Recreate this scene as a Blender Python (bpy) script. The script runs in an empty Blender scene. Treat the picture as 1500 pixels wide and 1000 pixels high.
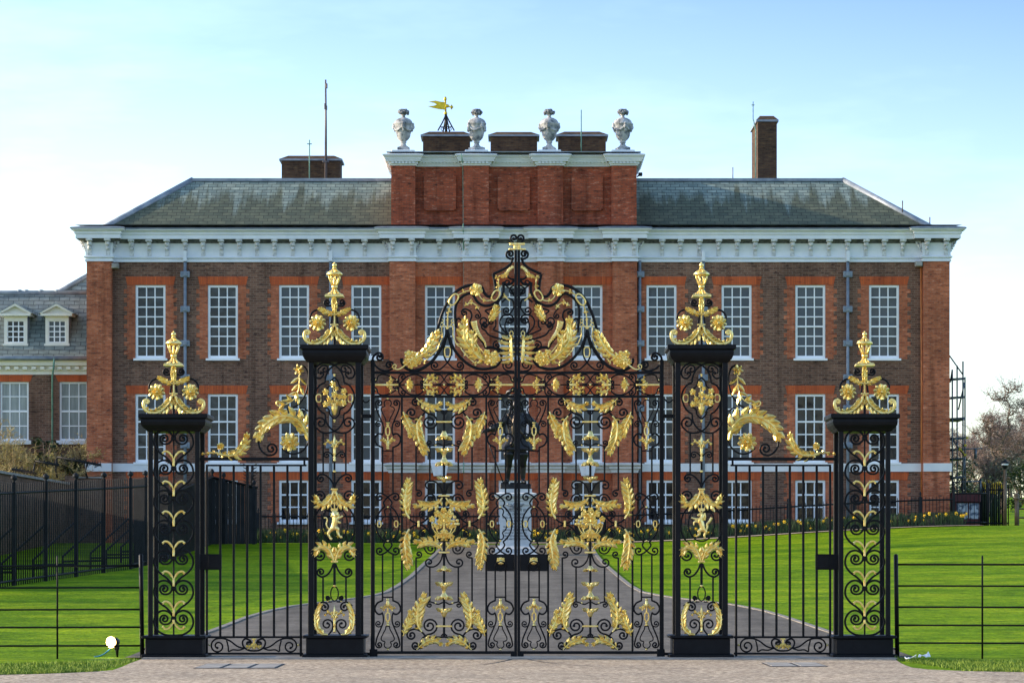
import bpy, bmesh, math, random
from math import pi, sin, cos, radians, atan2, hypot, exp
from mathutils import Vector, Matrix
random.seed(11)
SC = bpy.context.scene
COL = SC.collection
# ---------------------------------------------------------------- survey
# metric survey of the place: distances along +Y from the photographer, heights above the pavement
F, CX, HY, EYE = 4900.0, 750.0, 817.0, 1.6
def P(px, py, Y):
    return Vector(((px - CX) * Y / F, Y, EYE + (HY - py) * Y / F))
YL = 53.4            # plane of the gate leaves
YP = 52.95           # front plane of the gate piers
YB = 122.5           # south wall of the palace wings
def BX(px, Y=YB): return (px - CX) * Y / F
def BZ(py, Y=YB): return EYE + (HY - py) * Y / F

def sstep(a, b, x):
    t = min(1.0, max(0.0, (x - a) / (b - a)))
    return t * t * (3 - 2 * t)
def gz(X, Y):
    t = min(1.0, max(0.0, (Y - 55.0) / 63.0))
    z = 2.13 * t
    z += 0.62 * sstep(2, 17, X) * t ** 1.6
    z += 3.0 * sstep(128, 235, Y)
    return z
def ground_hit(px, py):
    lo, hi = 30.0, 125.0
    for _ in range(60):
        m = (lo + hi) / 2
        p = P(px, py, m)
        if p.z > gz(p.x, m): lo = m
        else: hi = m
    p = P(px, py, lo)
    return Vector((p.x, lo, gz(p.x, lo)))

# ---------------------------------------------------------------- object helpers
W = {}
def tag(o, label=None, cat=None, group=None, kind=None):
    if label: o['label'] = label
    if cat: o['category'] = cat
    if group: o['group'] = group
    if kind: o['kind'] = kind
    return o
def thing(name, base, label, cat, group=None):
    o = bpy.data.objects.new(name, None)
    o.empty_display_size = 0.2
    o.location = base
    COL.objects.link(o)
    W[o.name] = Vector(base)
    return tag(o, label, cat, group)
class MB:
    def __init__(s):
        s.v = []; s.f = []; s.sm = []; s.mi = []; s.cuts = []
    def cut(s): s.cuts.append((len(s.v), len(s.f)))
    def add(s, vs, fs, smooth=False, mi=0):
        n = len(s.v)
        s.v.extend([tuple(v) for v in vs])
        for f in fs:
            s.f.append(tuple(i + n for i in f)); s.sm.append(smooth); s.mi.append(mi)
    def quad(s, a, b, c, d, mi=0): s.add([a, b, c, d], [(0, 1, 2, 3)], mi=mi)
    def box(s, x0, x1, y0, y1, z0, z1, mi=0):
        s.add([(x0,y0,z0),(x1,y0,z0),(x1,y1,z0),(x0,y1,z0),(x0,y0,z1),(x1,y0,z1),(x1,y1,z1),(x0,y1,z1)],
              [(0,3,2,1),(4,5,6,7),(0,1,5,4),(1,2,6,5),(2,3,7,6),(3,0,4,7)], mi=mi)
    def bbox(s, x0, x1, y0, y1, z0, z1, b=0.01):
        # box with chamfered edges
        xs, ys, zs = (x0, x1), (y0, y1), (z0, z1)
        vs = []; idx = {}
        for i in range(2):
            for j in range(2):
                for k in range(2):
                    for a in range(3):
                        p = [xs[i], ys[j], zs[k]]; e = (i, j, k)
                        for q in range(3):
                            if q != a: p[q] += b if e[q] == 0 else -b
                        idx[(i, j, k, a)] = len(vs); vs.append(tuple(p))
        fs = []
        for a in range(3):
            o = [q for q in range(3) if q != a]
            for e in range(2):
                loop = []
                for (u, w_) in ((0,0),(1,0),(1,1),(0,1)):
                    c = [0,0,0]; c[a] = e; c[o[0]] = u; c[o[1]] = w_
                    loop.append(idx[(c[0],c[1],c[2],a)])
                fs.append(tuple(loop))
        for a in range(3):
            o = [q for q in range(3) if q != a]
            for u in range(2):
                for w_ in range(2):
                    c0=[0,0,0]; c1=[0,0,0]; c0[a]=0; c1[a]=1
                    c0[o[0]]=c1[o[0]]=u; c0[o[1]]=c1[o[1]]=w_
                    fs.append((idx[(*c0,o[0])], idx[(*c1,o[0])], idx[(*c1,o[1])], idx[(*c0,o[1])]))
        for i in range(2):
            for j in range(2):
                for k in range(2):
                    fs.append((idx[(i,j,k,0)], idx[(i,j,k,1)], idx[(i,j,k,2)]))
        s.add(vs, fs)
    def tube(s, pts, r, n=6, closed=False, smooth=True):
        pts = [Vector(p) for p in pts]
        m = len(pts)
        rs = r if isinstance(r, (list, tuple)) else [r] * m
        t0 = (pts[1] - pts[0]).normalized()
        up = Vector((0,0,1)) if abs(t0.z) < .9 else Vector((0,1,0))
        u = t0.cross(up).normalized()
        vs = []
        for i in range(m):
            if closed: t = pts[(i+1) % m] - pts[i-1]
            else: t = pts[min(i+1, m-1)] - pts[max(i-1, 0)]
            if t.length < 1e-9: t = t0
            t.normalize()
            u = u - t * u.dot(t)
            if u.length < 1e-6: u = t.cross(Vector((0.3,0.9,0.2)))
            u.normalize(); w = t.cross(u)
            for k in range(n):
                a = 2 * pi * k / n
                vs.append(pts[i] + (u * cos(a) + w * sin(a)) * rs[i])
        fs = []
        for i in range(m if closed else m - 1):
            i2 = (i + 1) % m
            for k in range(n):
                k2 = (k + 1) % n
                fs.append((i*n+k, i*n+k2, i2*n+k2, i2*n+k))
        if not closed:
            fs.append(tuple(range(n-1, -1, -1))); fs.append(tuple((m-1)*n+k for k in range(n)))
        s.add(vs, fs, smooth)
    def ball(s, c, rx, ry=None, rz=None, n=8, m=6, smooth=True):
        ry = rx if ry is None else ry; rz = rx if rz is None else rz
        vs = [(c[0], c[1], c[2]+rz)]
        for j in range(1, m):
            a = pi * j / m
            for i in range(n):
                b = 2*pi*i/n
                vs.append((c[0]+rx*sin(a)*cos(b), c[1]+ry*sin(a)*sin(b), c[2]+rz*cos(a)))
        vs.append((c[0], c[1], c[2]-rz))
        fs = [(0, 1+i, 1+(i+1) % n) for i in range(n)]
        for j in range(m-2):
            for i in range(n):
                i2 = (i+1) % n
                fs.append((1+j*n+i, 1+(j+1)*n+i, 1+(j+1)*n+i2, 1+j*n+i2))
        L = len(vs)-1; b0 = 1+(m-2)*n
        fs += [(L, b0+(i+1) % n, b0+i) for i in range(n)]
        s.add(vs, fs, smooth)
    def lathe(s, c, prof, n=12, flute=0, amp=0.0, smooth=True, square=False):
        # prof: (radius, z offset[, flute amount]) from bottom to top about a vertical axis at c
        vs = []; fs = []
        if square: n = 4
        for q in prof:
            r, z = q[0], q[1]; am = q[2] if len(q) > 2 else 0
            for i in range(n):
                a = 2*pi*i/n + (pi/4 if square else 0)
                rr = r*(1.41421 if square else 1)*(1+am*cos(flute*a))
                vs.append((c[0]+rr*cos(a), c[1]+rr*sin(a), c[2]+z))
        m = len(prof)
        for j in range(m-1):
            for i in range(n):
                i2 = (i+1) % n
                fs.append((j*n+i, j*n+i2, (j+1)*n+i2, (j+1)*n+i))
        fs.append(tuple(range(n-1, -1, -1))); fs.append(tuple((m-1)*n+i for i in range(n)))
        s.add(vs, fs, smooth and not square)
    def extrude_x(s, prof, x0, x1, mi=0):
        # closed (y,z) outline swept along x
        n = len(prof)
        vs = [(x0, y, z) for y, z in prof] + [(x1, y, z) for y, z in prof]
        fs = [(i, (i+1) % n, n+(i+1) % n, n+i) for i in range(n)]
        fs += [tuple(range(n-1, -1, -1)), tuple(range(n, 2*n))]
        s.add(vs, fs, mi=mi)
    def extrude_y(s, prof, y0, y1, mi=0):
        # closed (x,z) outline swept along y
        n = len(prof)
        vs = [(x, y0, z) for x, z in prof] + [(x, y1, z) for x, z in prof]
        fs = [(i, (i+1) % n, n+(i+1) % n, n+i) for i in range(n)]
        fs += [tuple(range(n-1, -1, -1)), tuple(range(n, 2*n))]
        s.add(vs, fs, mi=mi)
    def build(s, name, mat, parent=None, base=None, fix=True):
        me = bpy.data.meshes.new(name)
        if parent is not None: off = W[parent.name]
        elif base is not None: off = Vector(base)
        else:
            xs = [v[0] for v in s.v]; ys = [v[1] for v in s.v]; zs = [v[2] for v in s.v]
            off = Vector(((min(xs)+max(xs))/2, (min(ys)+max(ys))/2, min(zs)))
        me.from_pydata([(v[0]-off.x, v[1]-off.y, v[2]-off.z) for v in s.v], [], s.f)
        me.polygons.foreach_set('use_smooth', s.sm)
        mats = mat if isinstance(mat, (list, tuple)) else [mat]
        for m in mats: me.materials.append(m)
        if len(mats) > 1: me.polygons.foreach_set('material_index', s.mi)
        if fix and len(s.f) < 60000:
            bm = bmesh.new(); bm.from_mesh(me)
            bmesh.ops.recalc_face_normals(bm, faces=bm.faces)
            bm.to_mesh(me); bm.free()
        me.update()
        o = bpy.data.objects.new(name, me)
        COL.objects.link(o)
        if parent is not None: o.parent = parent
        else: o.location = off
        W[o.name] = off
        return o
def copy_tree(o, loc=None, parent=None, first=True):
    c = o.copy(); COL.objects.link(c)
    if not first: c.parent = parent
    if loc is not None: c.location = loc
    for ch in [x for x in COL.objects if x.parent == o]:
        copy_tree(ch, None, c, False)
    return c
def bars_part(parent, meshes, name, mat):
    # up to 100 repeats of a part are objects of their own, the remainder one part
    for mb in meshes[:100]: mb.build(name, mat, parent)
    if len(meshes) > 100:
        r = MB()
        for mb in meshes[100:]: r.add(mb.v, mb.f)
        tag(r.build(name, mat, parent), kind='stuff')

# ---------------------------------------------------------------- curves in the plane of the ironwork
def catmull(pts, n=6, closed=False):
    m = len(pts); out = []
    if m < 3: return [tuple(p) for p in pts]
    g = lambda i: pts[i % m] if closed else pts[min(max(i, 0), m-1)]
    for i in range(m if closed else m-1):
        p0, p1, p2, p3 = g(i-1), g(i), g(i+1), g(i+2)
        for k in range(n):
            t = k / n
            out.append(tuple(0.5*((2*p1[a]) + (-p0[a]+p2[a])*t + (2*p0[a]-5*p1[a]+4*p2[a]-p3[a])*t*t
                       + (-p0[a]+3*p1[a]-3*p2[a]+p3[a])*t**3) for a in range(2)))
    if not closed: out.append(tuple(pts[-1]))
    return out
def spiral(p, ang, r, side, turns=1.35, k=0.24, n=26):
    x, y = p; a = ang; out = []
    da = turns*2*pi/n
    for i in range(n):
        rr = r*(1 - (1-k)*i/(n-1))
        a += side*da/2
        x += cos(a)*rr*da; y += sin(a)*rr*da
        a += side*da/2
        out.append((x, y))
    return out
def scroll_pts(pts, s0=None, s1=None, n=6):
    c = catmull(pts, n)
    pre = post = []
    if s0:
        a = atan2(c[0][1]-c[1][1], c[0][0]-c[1][0])
        pre = spiral(c[0], a, *s0)[::-1]
    if s1:
        a = atan2(c[-1][1]-c[-2][1], c[-1][0]-c[-2][0])
        post = spiral(c[-1], a, *s1)
    return pre + c + post
def stroke(mb, pts, w, d=None, Y=YL, closed=False):
    q = [P(x, y, Y) for x, y in pts]
    m = len(q); k = Y / F
    ws = w if isinstance(w, (list, tuple)) else [w]*m
    d = (max(ws)*1.1 if d is None else d)*k
    vs = []; fs = []
    for i in range(m):
        if closed: t = q[(i+1) % m]-q[i-1]
        else: t = q[min(i+1, m-1)]-q[max(i-1, 0)]
        if t.length < 1e-9: t = Vector((1,0,0))
        t.normalize()
        nx, nz = -t.z, t.x
        h = ws[i]*k/2; c = h*0.55; dd = d/2; e = dd*0.55
        for (a, b) in ((-h,-e),(-c,-dd),(c,-dd),(h,-e),(h,e),(c,dd),(-c,dd),(-h,e)):
            vs.append((q[i].x+nx*a, q[i].y+b, q[i].z+nz*a))
    N = 8
    for i in range(m if closed else m-1):
        j = (i+1) % m
        for s in range(N):
            s2 = (s+1) % N
            fs.append((i*N+s, i*N+s2, j*N+s2, j*N+s))
    if not closed:
        fs.append(tuple(range(N-1, -1, -1))); fs.append(tuple((m-1)*N+s for s in range(N)))
    mb.add(vs, fs)
def scroll(mb, pts, w=2.2, s0=None, s1=None, Y=YL, M=None, eye=True, n=6):
    c = scroll_pts(pts, s0, s1, n); w = w*1.18 if w < 3 else w*1.08
    if M: c = [M(*p) for p in c]
    stroke(mb, c, w, None, Y)
    k = Y/F
    if eye:
        if s0: mb.ball(P(*c[0], Y), w*0.85*k, n=6, m=5)
        if s1: mb.ball(P(*c[-1], Y), w*0.85*k, n=6, m=5)
def ellipse(cx, cy, rx, ry, n=20):
    return [(cx+rx*cos(2*pi*i/n), cy+ry*sin(2*pi*i/n)) for i in range(n)]
def pball(mb, x, y, r, Y, dy=0): 
    c = P(x, y, Y); mb.ball((c.x, c.y+dy, c.z), r*Y/F)
# ---------------------------------------------------------------- gilding
def leaflet(mb, x, y, a, L, wd, Y, dy, lift, curl, rd=0):
    # one pointed lobe with a raised midrib; pixel units in the plane, dy/lift in pixels of depth
    k = Y/F
    def pt(u, v, h):
        px = x + cos(a)*u - sin(a)*v; py = y + sin(a)*u + cos(a)*v
        q = P(px, py, Y); return (q.x, q.y + (dy - h)*k, q.z)
    b0 = pt(-L*.08, 0, 0); r = pt(L*.45, 0, lift+wd*.20); l1 = pt(L*.42, -wd*.5, -wd*.10); l2 = pt(L*.42, wd*.5, -wd*.10)
    tp = pt(L, curl*L*.22, lift*1.6); e = .28+.16*rd; u8 = .8+.1*rd; tl = pt(L*u8, -wd*e+curl*L*.12, lift*.8); tr = pt(L*u8, wd*e+curl*L*.12, lift*.8)
    rr = pt(L*.8, curl*L*.1, lift*1.4+wd*.2)
    mb.add([b0, l1, r, l2, tl, tr, tp, rr], [(0,1,2),(0,2,3),(1,4,7,2),(2,7,5,3),(4,6,7),(7,6,5),(0,3,5,6,4,1)])
def gleaf(mb, spine, hw, n=7, Y=YL, M=None, both=(1, 1), w0=0.30, lift=1.2, fan=58, stem=0.16, blunt=1.0):
    s = catmull(spine, 8)
    if M: s = [M(*p) for p in s]
    ln = [0]
    for i in range(1, len(s)): ln.append(ln[-1]+hypot(s[i][0]-s[i-1][0], s[i][1]-s[i-1][1]))
    T = ln[-1]
    def at(t):
        d = t*T
        for i in range(1, len(s)):
            if ln[i] >= d or i == len(s)-1:
                f = (d-ln[i-1])/max(1e-6, ln[i]-ln[i-1])
                x = s[i-1][0]+(s[i][0]-s[i-1][0])*f; y = s[i-1][1]+(s[i][1]-s[i-1][1])*f
                return x, y, atan2(s[i][1]-s[i-1][1], s[i][0]-s[i-1][0])
    flip = 1
    if M:
        o = M(0,0); ax = M(1,0); ay = M(0,1)
        flip = 1 if (ax[0]-o[0])*(ay[1]-o[1])-(ax[1]-o[1])*(ay[0]-o[0]) > 0 else -1
    n = max(4, int(round(n*.70)))
    prf = lambda t: (w0 + (1-w0)*sin(pi*min(1, (0.05+0.80*t)**0.85)))*min(1, (1.02-t)*6)
    kk = Y/F; bv = []; NB = 14
    for i in range(NB+1):          # the solid blade of the leaf, ridged along its spine
        t = .03+.94*i/NB; x, y, an = at(t); h = hw*prf(t)*.33
        lw, rw = (both[0], both[1]) if flip > 0 else (both[1], both[0])
        for v, z in ((-h*min(1.1, lw+.15), -.2), (0, 1.2+hw*.10), (h*min(1.1, rw+.15), -.2), (0, -1.2)):
            q = P(x-sin(an)*v, y+cos(an)*v, Y); bv.append((q.x, q.y-(z+lift*sin(pi*t))*kk, q.z))
    mb.add(bv, [(i*4+j, i*4+(j+1) % 4, (i+1)*4+(j+1) % 4, (i+1)*4+j) for i in range(NB) for j in range(4)]+[(0,1,2,3), (NB*4+3,NB*4+2,NB*4+1,NB*4)])
    for k in range(n):
        t = 0.10 + 0.80*k/(n-1)
        x, y, a = at(t)
        pr = w0 + (1-w0)*sin(pi*min(1, (0.05+0.80*t)**0.85))
        if t > .8: pr *= .85
        for sd in (-1, 1):
            amt = both[0] if sd*flip < 0 else both[1]
            if amt <= 0: continue
            L = hw*pr*1.72*amt*random.uniform(.9, 1.1)
            fa = radians(fan*(1-0.40*t)*random.uniform(.95,1.05))
            leaflet(mb, x, y, a+sd*fa, L, min(T/n*.86, L*.55)+.4, Y, -lift*sin(pi*t)-random.uniform(0,.5), lift*random.uniform(.3,1), -sd*.9)
    x, y, a = at(0.93)
    leaflet(mb, x, y, a, hw*.62*blunt+T*.06, hw*.55, Y, -lift*.6, lift, 0)
    q = [P(px, py, Y) for px, py in s]; k = Y/F
    for i, v in enumerate(q): v.y -= k*(1.0+lift*1.2*sin(pi*i/(len(q)-1)))
    mb.tube(q, [max(.35, hw*stem*(1.15-0.85*i/(len(q)-1)))*k for i in range(len(q))], 5)
def rosette(mb, cx, cy, r, Y, n=9, layers=2, M=None):
    if M: cx, cy = M(cx, cy)
    for l in range(layers):
        R = r*(1-.33*l)
        for i in range(n-l*2):
            a = 2*pi*(i+.5*l)/(n-l*2)+.2
            leaflet(mb, cx+cos(a)*R*.18, cy+sin(a)*R*.18, a, R*.86, R*.58, Y, -1.2-1.4*l, .5+.9*l, 0, .45)
    k = Y/F; c = P(cx, cy, Y)
    mb.ball((c.x, c.y-2.6*k, c.z), r*.24*k, n=7, m=5)
def bloom(mb, cx, cy, r, Y, n=5, M=None, rot=0.3):
    if M: cx, cy = M(cx, cy)
    for i in range(n):
        a = 2*pi*i/n+rot
        leaflet(mb, cx, cy, a, r, r*.92, Y, -2.0, 1.1, 0, .45)
    k = Y/F; c = P(cx, cy, Y)
    mb.ball((c.x, c.y-3.2*k, c.z), r*.26*k, n=7, m=5)
def link(mb, cx, cy, rx, ry, Y, w=1.7, rot=0, M=None):
    pts = []
    for i in range(20):
        a = 2*pi*i/20
        u = rx*math.copysign(abs(cos(a))**.8, cos(a)); v = ry*math.copysign(abs(sin(a))**.8, sin(a))
        pts.append((cx+u*cos(rot)-v*sin(rot), cy+u*sin(rot)+v*cos(rot)))
    if M: pts = [M(*p) for p in pts]
    stroke(mb, pts, w, 2.4, Y, True)
def calyx(mb, cx, y0, y1, r0, r1, Y, M=None, n=6, petals=True):
    # bell flower whose neck is at y0 and whose flared rim is at y1
    if M: (cx, y0), (_, y1) = M(cx, y0), M(cx, y1)
    k = Y/F; c = P(cx, y0, Y); h = (y0-y1)*k
    prof = [(r0*k, 0), (r0*1.25*k, h*.2), ((r0*.6+r1*.3)*k, h*.5, .1), (r1*.72*k, h*.85, .18)]
    mb.lathe(c, prof, 18, n, smooth=True)
    if petals:
        for i in range(n):
            a = 2*pi*i/n+.25
            x = cos(a); 
            sgn = 1 if y1 > y0 else -1
            px = cx+x*r1*.5; py = y0+(y1-y0)*.68
            ang = atan2(sgn*abs(y1-y0)*.45, x*r1*.8)
            leaflet(mb, px, py, ang, abs(x)*r1*.62+abs(y1-y0)*.32, r1*.62, Y, -sin(a)*r1*.6, .8, 0)
# ---------------------------------------------------------------- materials
def nmat(name):
    m = bpy.data.materials.new(name); m.use_nodes = True
    nt = m.node_tree; b = nt.nodes['Principled BSDF']
    return m, nt, b
def N(nt, t, **kw):
    n = nt.nodes.new(t)
    for k, v in kw.items():
        if k.startswith('i_'): n.inputs[k[2:].replace('_', ' ')].default_value = v
        else: setattr(n, k, v)
    return n
def L(nt, a, b): nt.links.new(a, b)
def c4(c): return (c[0], c[1], c[2], 1)
def pos(nt, sx=1, sy=1, sz=1):
    g = N(nt, 'ShaderNodeNewGeometry'); m = N(nt, 'ShaderNodeMapping'); m.inputs['Scale'].default_value = (sx, sy, sz)
    L(nt, g.outputs['Position'], m.inputs['Vector']); return m.outputs['Vector']
def noise(nt, vec, scale, detail=4, rough=.55):
    n = N(nt, 'ShaderNodeTexNoise'); n.inputs['Scale'].default_value = scale; n.inputs['Detail'].default_value = detail
    n.inputs['Roughness'].default_value = rough
    L(nt, vec, n.inputs['Vector']); return n.outputs['Fac']
def ramp(nt, fac, stops, interp='LINEAR'):
    r = N(nt, 'ShaderNodeValToRGB'); r.color_ramp.interpolation = interp
    e = r.color_ramp.elements
    while len(e) < len(stops): e.new(0.5)
    for i, (p, c) in enumerate(stops):
        e[i].position = p; e[i].color = c4(c) if len(c) == 3 else c
    L(nt, fac, r.inputs['Fac']); return r.outputs['Color']
def mix(nt, fac, a, b, typ='MIX'):
    n = N(nt, 'ShaderNodeMix', data_type='RGBA', blend_type=typ)
    for sock, v in ((n.inputs['Factor'], fac), (n.inputs['A'], a), (n.inputs['B'], b)):
        pass
    fs = [s for s in n.inputs if s.enabled]
    def put(s, v):
        if isinstance(v, (int, float)): s.default_value = v
        elif isinstance(v, tuple): s.default_value = c4(v)
        else: L(nt, v, s)
    put(n.inputs[0], fac); put(n.inputs[6], a); put(n.inputs[7], b)
    return n.outputs[2]
def bump(nt, b, h, strength=.3, dist=.02):
    n = N(nt, 'ShaderNodeBump'); n.inputs['Strength'].default_value = strength; n.inputs['Distance'].default_value = dist
    L(nt, h, n.inputs['Height']); L(nt, n.outputs['Normal'], b.inputs['Normal'])
def simple(name, c0, c1=None, rough=.6, metal=0, scale=3, spec=.5, bmp=0, bscale=40, bdist=.01, detail=4, lo=.35, hi=.65, coat=0):
    m, nt, b = nmat(name)
    b.inputs['Roughness'].default_value = rough; b.inputs['Metallic'].default_value = metal
    b.inputs['Specular IOR Level'].default_value = spec
    if coat: b.inputs['Coat Weight'].default_value = coat
    if c1 is None: c1 = c0
    v = pos(nt)
    L(nt, ramp(nt, noise(nt, v, scale, detail), [(lo, c0), (hi, c1)]), b.inputs['Base Color'])
    if bmp: bump(nt, b, noise(nt, v, bscale, 3), bmp, bdist)
    return m
def brick(name, c1, c2, mortar, dark, row=.080, wid=.235, stain=.25, light=None, msize=.008):
    m, nt, b = nmat(name)
    g = N(nt, 'ShaderNodeNewGeometry'); s = N(nt, 'ShaderNodeSeparateXYZ'); L(nt, g.outputs['Position'], s.inputs[0])
    ad = N(nt, 'ShaderNodeMath', operation='ADD'); L(nt, s.outputs['X'], ad.inputs[0]); L(nt, s.outputs['Y'], ad.inputs[1])
    cb = N(nt, 'ShaderNodeCombineXYZ'); L(nt, ad.outputs[0], cb.inputs['X']); L(nt, s.outputs['Z'], cb.inputs['Y'])
    br = N(nt, 'ShaderNodeTexBrick'); L(nt, cb.outputs[0], br.inputs['Vector'])
    br.inputs['Scale'].default_value = 1; br.inputs['Brick Width'].default_value = wid; br.inputs['Row Height'].default_value = row
    br.inputs['Mortar Size'].default_value = msize; br.inputs['Mortar Smooth'].default_value = .3; br.inputs['Bias'].default_value = 0
    br.inputs['Color1'].default_value = c4(c1); br.inputs['Color2'].default_value = c4(c2); br.inputs['Mortar'].default_value = c4(mortar)
    # brick-sized tonal variety: burnt and pale bricks in short horizontal runs
    mp = N(nt, 'ShaderNodeMapping'); mp.inputs['Scale'].default_value = (3.4, 11.5, 1); L(nt, cb.outputs[0], mp.inputs['Vector'])
    nz = noise(nt, mp.outputs[0], 1.0, 3, .7)
    f = ramp(nt, nz, [(.33, (.9,.9,.9)), (.44, (0,0,0))])
    col = mix(nt, f, br.outputs['Color'], dark)
    if light:
        f2 = ramp(nt, nz, [(.57, (0,0,0)), (.68, (.75,.75,.75))])
        col = mix(nt, f2, col, light)
    big = noise(nt, cb.outputs[0], .55, 5, .6)
    col = mix(nt, 1.0, col, ramp(nt, big, [(.3, (1-stain,)*3), (.7, (1+stain*.5,)*3)]), 'MULTIPLY')
    mp3 = N(nt, 'ShaderNodeMapping'); mp3.inputs['Scale'].default_value = (1.9, .13, 1); L(nt, cb.outputs[0], mp3.inputs['Vector'])
    col = mix(nt, 1.0, col, ramp(nt, noise(nt, mp3.outputs[0], 1.0, 4, .65), [(.34, (.66,.64,.63)), (.47, (1,1,1)), (.70, (1.12,1.10,1.08))]), 'MULTIPLY')
    L(nt, col, b.inputs['Base Color']); b.inputs['Roughness'].default_value = .9
    b.inputs['Specular IOR Level'].default_value = .2
    bump(nt, b, br.outputs['Fac'], -.4, .01)
    return m
def slate(name, a, b_, stain, amt=1.0, zlo=13.6, zhi=15.9, row=.125, wid=.34):
    m, nt, b = nmat(name)
    g = N(nt, 'ShaderNodeNewGeometry'); s = N(nt, 'ShaderNodeSeparateXYZ'); L(nt, g.outputs['Position'], s.inputs[0])
    ad = N(nt, 'ShaderNodeMath', operation='ADD'); L(nt, s.outputs['X'], ad.inputs[0]); L(nt, s.outputs['Y'], ad.inputs[1]); 
    cb = N(nt, 'ShaderNodeCombineXYZ'); L(nt, s.outputs['X'], cb.inputs['X']); L(nt, s.outputs['Z'], cb.inputs['Y'])
    br = N(nt, 'ShaderNodeTexBrick'); L(nt, cb.outputs[0], br.inputs['Vector'])
    br.inputs['Scale'].default_value = 1; br.inputs['Brick Width'].default_value = wid; br.inputs['Row Height'].default_value = row
    br.inputs['Mortar Size'].default_value = .011; br.inputs['Mortar Smooth'].default_value = .2
    br.inputs['Color1'].default_value = c4(a); br.inputs['Color2'].default_value = c4(b_)
    br.inputs['Mortar'].default_value = c4(tuple(x*.25 for x in a))
    mp = N(nt, 'ShaderNodeMapping'); mp.inputs['Scale'].default_value = (2.1, .20, 1); L(nt, cb.outputs[0], mp.inputs['Vector'])
    nz = noise(nt, mp.outputs[0], 1.0, 4, .6)
    mr = N(nt, 'ShaderNodeMapRange'); L(nt, s.outputs['Z'], mr.inputs['Value'])
    mr.inputs['From Min'].default_value = zlo; mr.inputs['From Max'].default_value = zhi
    mr.inputs['To Min'].default_value = .40; mr.inputs['To Max'].default_value = -.24
    sm = N(nt, 'ShaderNodeMath', operation='ADD'); L(nt, nz, sm.inputs[0]); L(nt, mr.outputs[0], sm.inputs[1])
    fac = ramp(nt, sm.outputs[0], [(.43, (0,0,0)), (.56, (.92*amt,)*3)])
    col = mix(nt, fac, br.outputs['Color'], mix(nt, 1.0, br.outputs['Color'], stain, 'MULTIPLY'))
    mp2 = N(nt, 'ShaderNodeMapping'); mp2.inputs['Scale'].default_value = (3.3, 9.5, 1); L(nt, cb.outputs[0], mp2.inputs['Vector'])
    col = mix(nt, 1.0, col, ramp(nt, noise(nt, mp2.outputs[0], 1, 2), [(.3, (.72,)*3), (.7, (1.25,)*3)]), 'MULTIPLY')
    L(nt, col, b.inputs['Base Color']); b.inputs['Roughness'].default_value = .7
    bump(nt, b, br.outputs['Fac'], -.7, .03)
    return m
MAT = {}
MAT['iron'] = simple('black_iron_paint', (.0025,.003,.0045), (.005,.006,.008), .46, 0, 9, .20, .12, 60, .004)
MAT['iron_far'] = simple('weathered_black_paint', (.006,.007,.009), (.012,.013,.014), .55, 0, 6, .3)
def goldmat():
    m, nt, b = nmat('gold_leaf')
    v = pos(nt)
    L(nt, ramp(nt, noise(nt, v, 14, 4), [(.28, (.90,.57,.14)), (.5, (1.0,.77,.27)), (.7, (1.0,.87,.40))]), b.inputs['Base Color'])
    b.inputs['Metallic'].default_value = .85; b.inputs['Roughness'].default_value = .34
    bump(nt, b, noise(nt, v, 30, 2), .12, .006)
    return m
MAT['gold'] = goldmat()
MAT['red'] = brick('orange_red_brick', (.53,.160,.072), (.34,.092,.044), (.33,.18,.12), (.11,.045,.034), stain=.34, light=(.66,.30,.18))
MAT['redattic'] = brick('deep_red_attic_brick', (.42,.096,.044), (.27,.064,.034), (.17,.085,.06), (.075,.032,.024), stain=.3, light=(.56,.27,.18))
MAT['dark'] = brick('brown_stock_brick', (.215,.112,.074), (.128,.066,.046), (.235,.165,.125), (.045,.028,.024), stain=.32, light=(.32,.185,.12), row=.085, msize=.011)
MAT['chim'] = brick('sooty_chimney_brick', (.10,.055,.030), (.062,.036,.024), (.075,.06,.042), (.025,.018,.014), stain=.3, light=(.17,.11,.05))
MAT['gardenbrick'] = brick('old_garden_wall_brick', (.19,.11,.075), (.12,.08,.06), (.2,.155,.12), (.055,.04,.034), stain=.35)
MAT['arch'] = brick('rubbed_red_arch_brick', (.58,.125,.040), (.44,.090,.034), (.28,.10,.05), (.24,.06,.03), row=.40, wid=.065, stain=.15, msize=.005)
MAT['white'] = simple('white_paint', (.66,.71,.76), (.75,.79,.82), .5, 0, 2.0)
MAT['soffitshade'] = simple('under_cornice_shade_paint', (.045,.05,.055), (.17,.18,.18), .8, 0, 7, detail=6)  # white paint darkened to paint in the shade under the cornice
MAT['carved'] = simple('shade_greyed_carved_paint', (.34,.37,.39), (.68,.70,.70), .7, 0, 9, detail=6, lo=.3, hi=.6)  # greyed so the brackets carry painted shade under the cornice
MAT['sash'] = simple('white_sash_paint', (.84,.86,.88), (.88,.89,.90), .4, 0, 5)
MAT['stone'] = simple('portland_stone', (.50,.52,.52), (.68,.68,.66), .8, 0, 1.8, bmp=.2, bscale=20)
MAT['band'] = simple('painted_stone_band', (.66,.68,.70), (.78,.78,.77), .7, 0, 1.2)
MAT['cream'] = simple('cream_paint', (.76,.73,.63), (.82,.79,.70), .55, 0, 3)
MAT['urn'] = simple('weathered_stone_urn', (.10,.115,.13), (.46,.465,.465), .85, 0, 5, detail=6, lo=.34, hi=.58, bmp=.3, bscale=25, bdist=.02)
MAT['urntop'] = simple('sooty_carved_stone', (.06,.07,.085), (.30,.31,.32), .9, 0, 9, detail=6)
MAT['lead'] = simple('lead_sheet', (.16,.20,.25), (.30,.34,.38), .5, .2, 2.5)
MAT['pipe'] = simple('grey_lead_pipe', (.15,.19,.24), (.24,.28,.33), .5, .1, 5)
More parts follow.
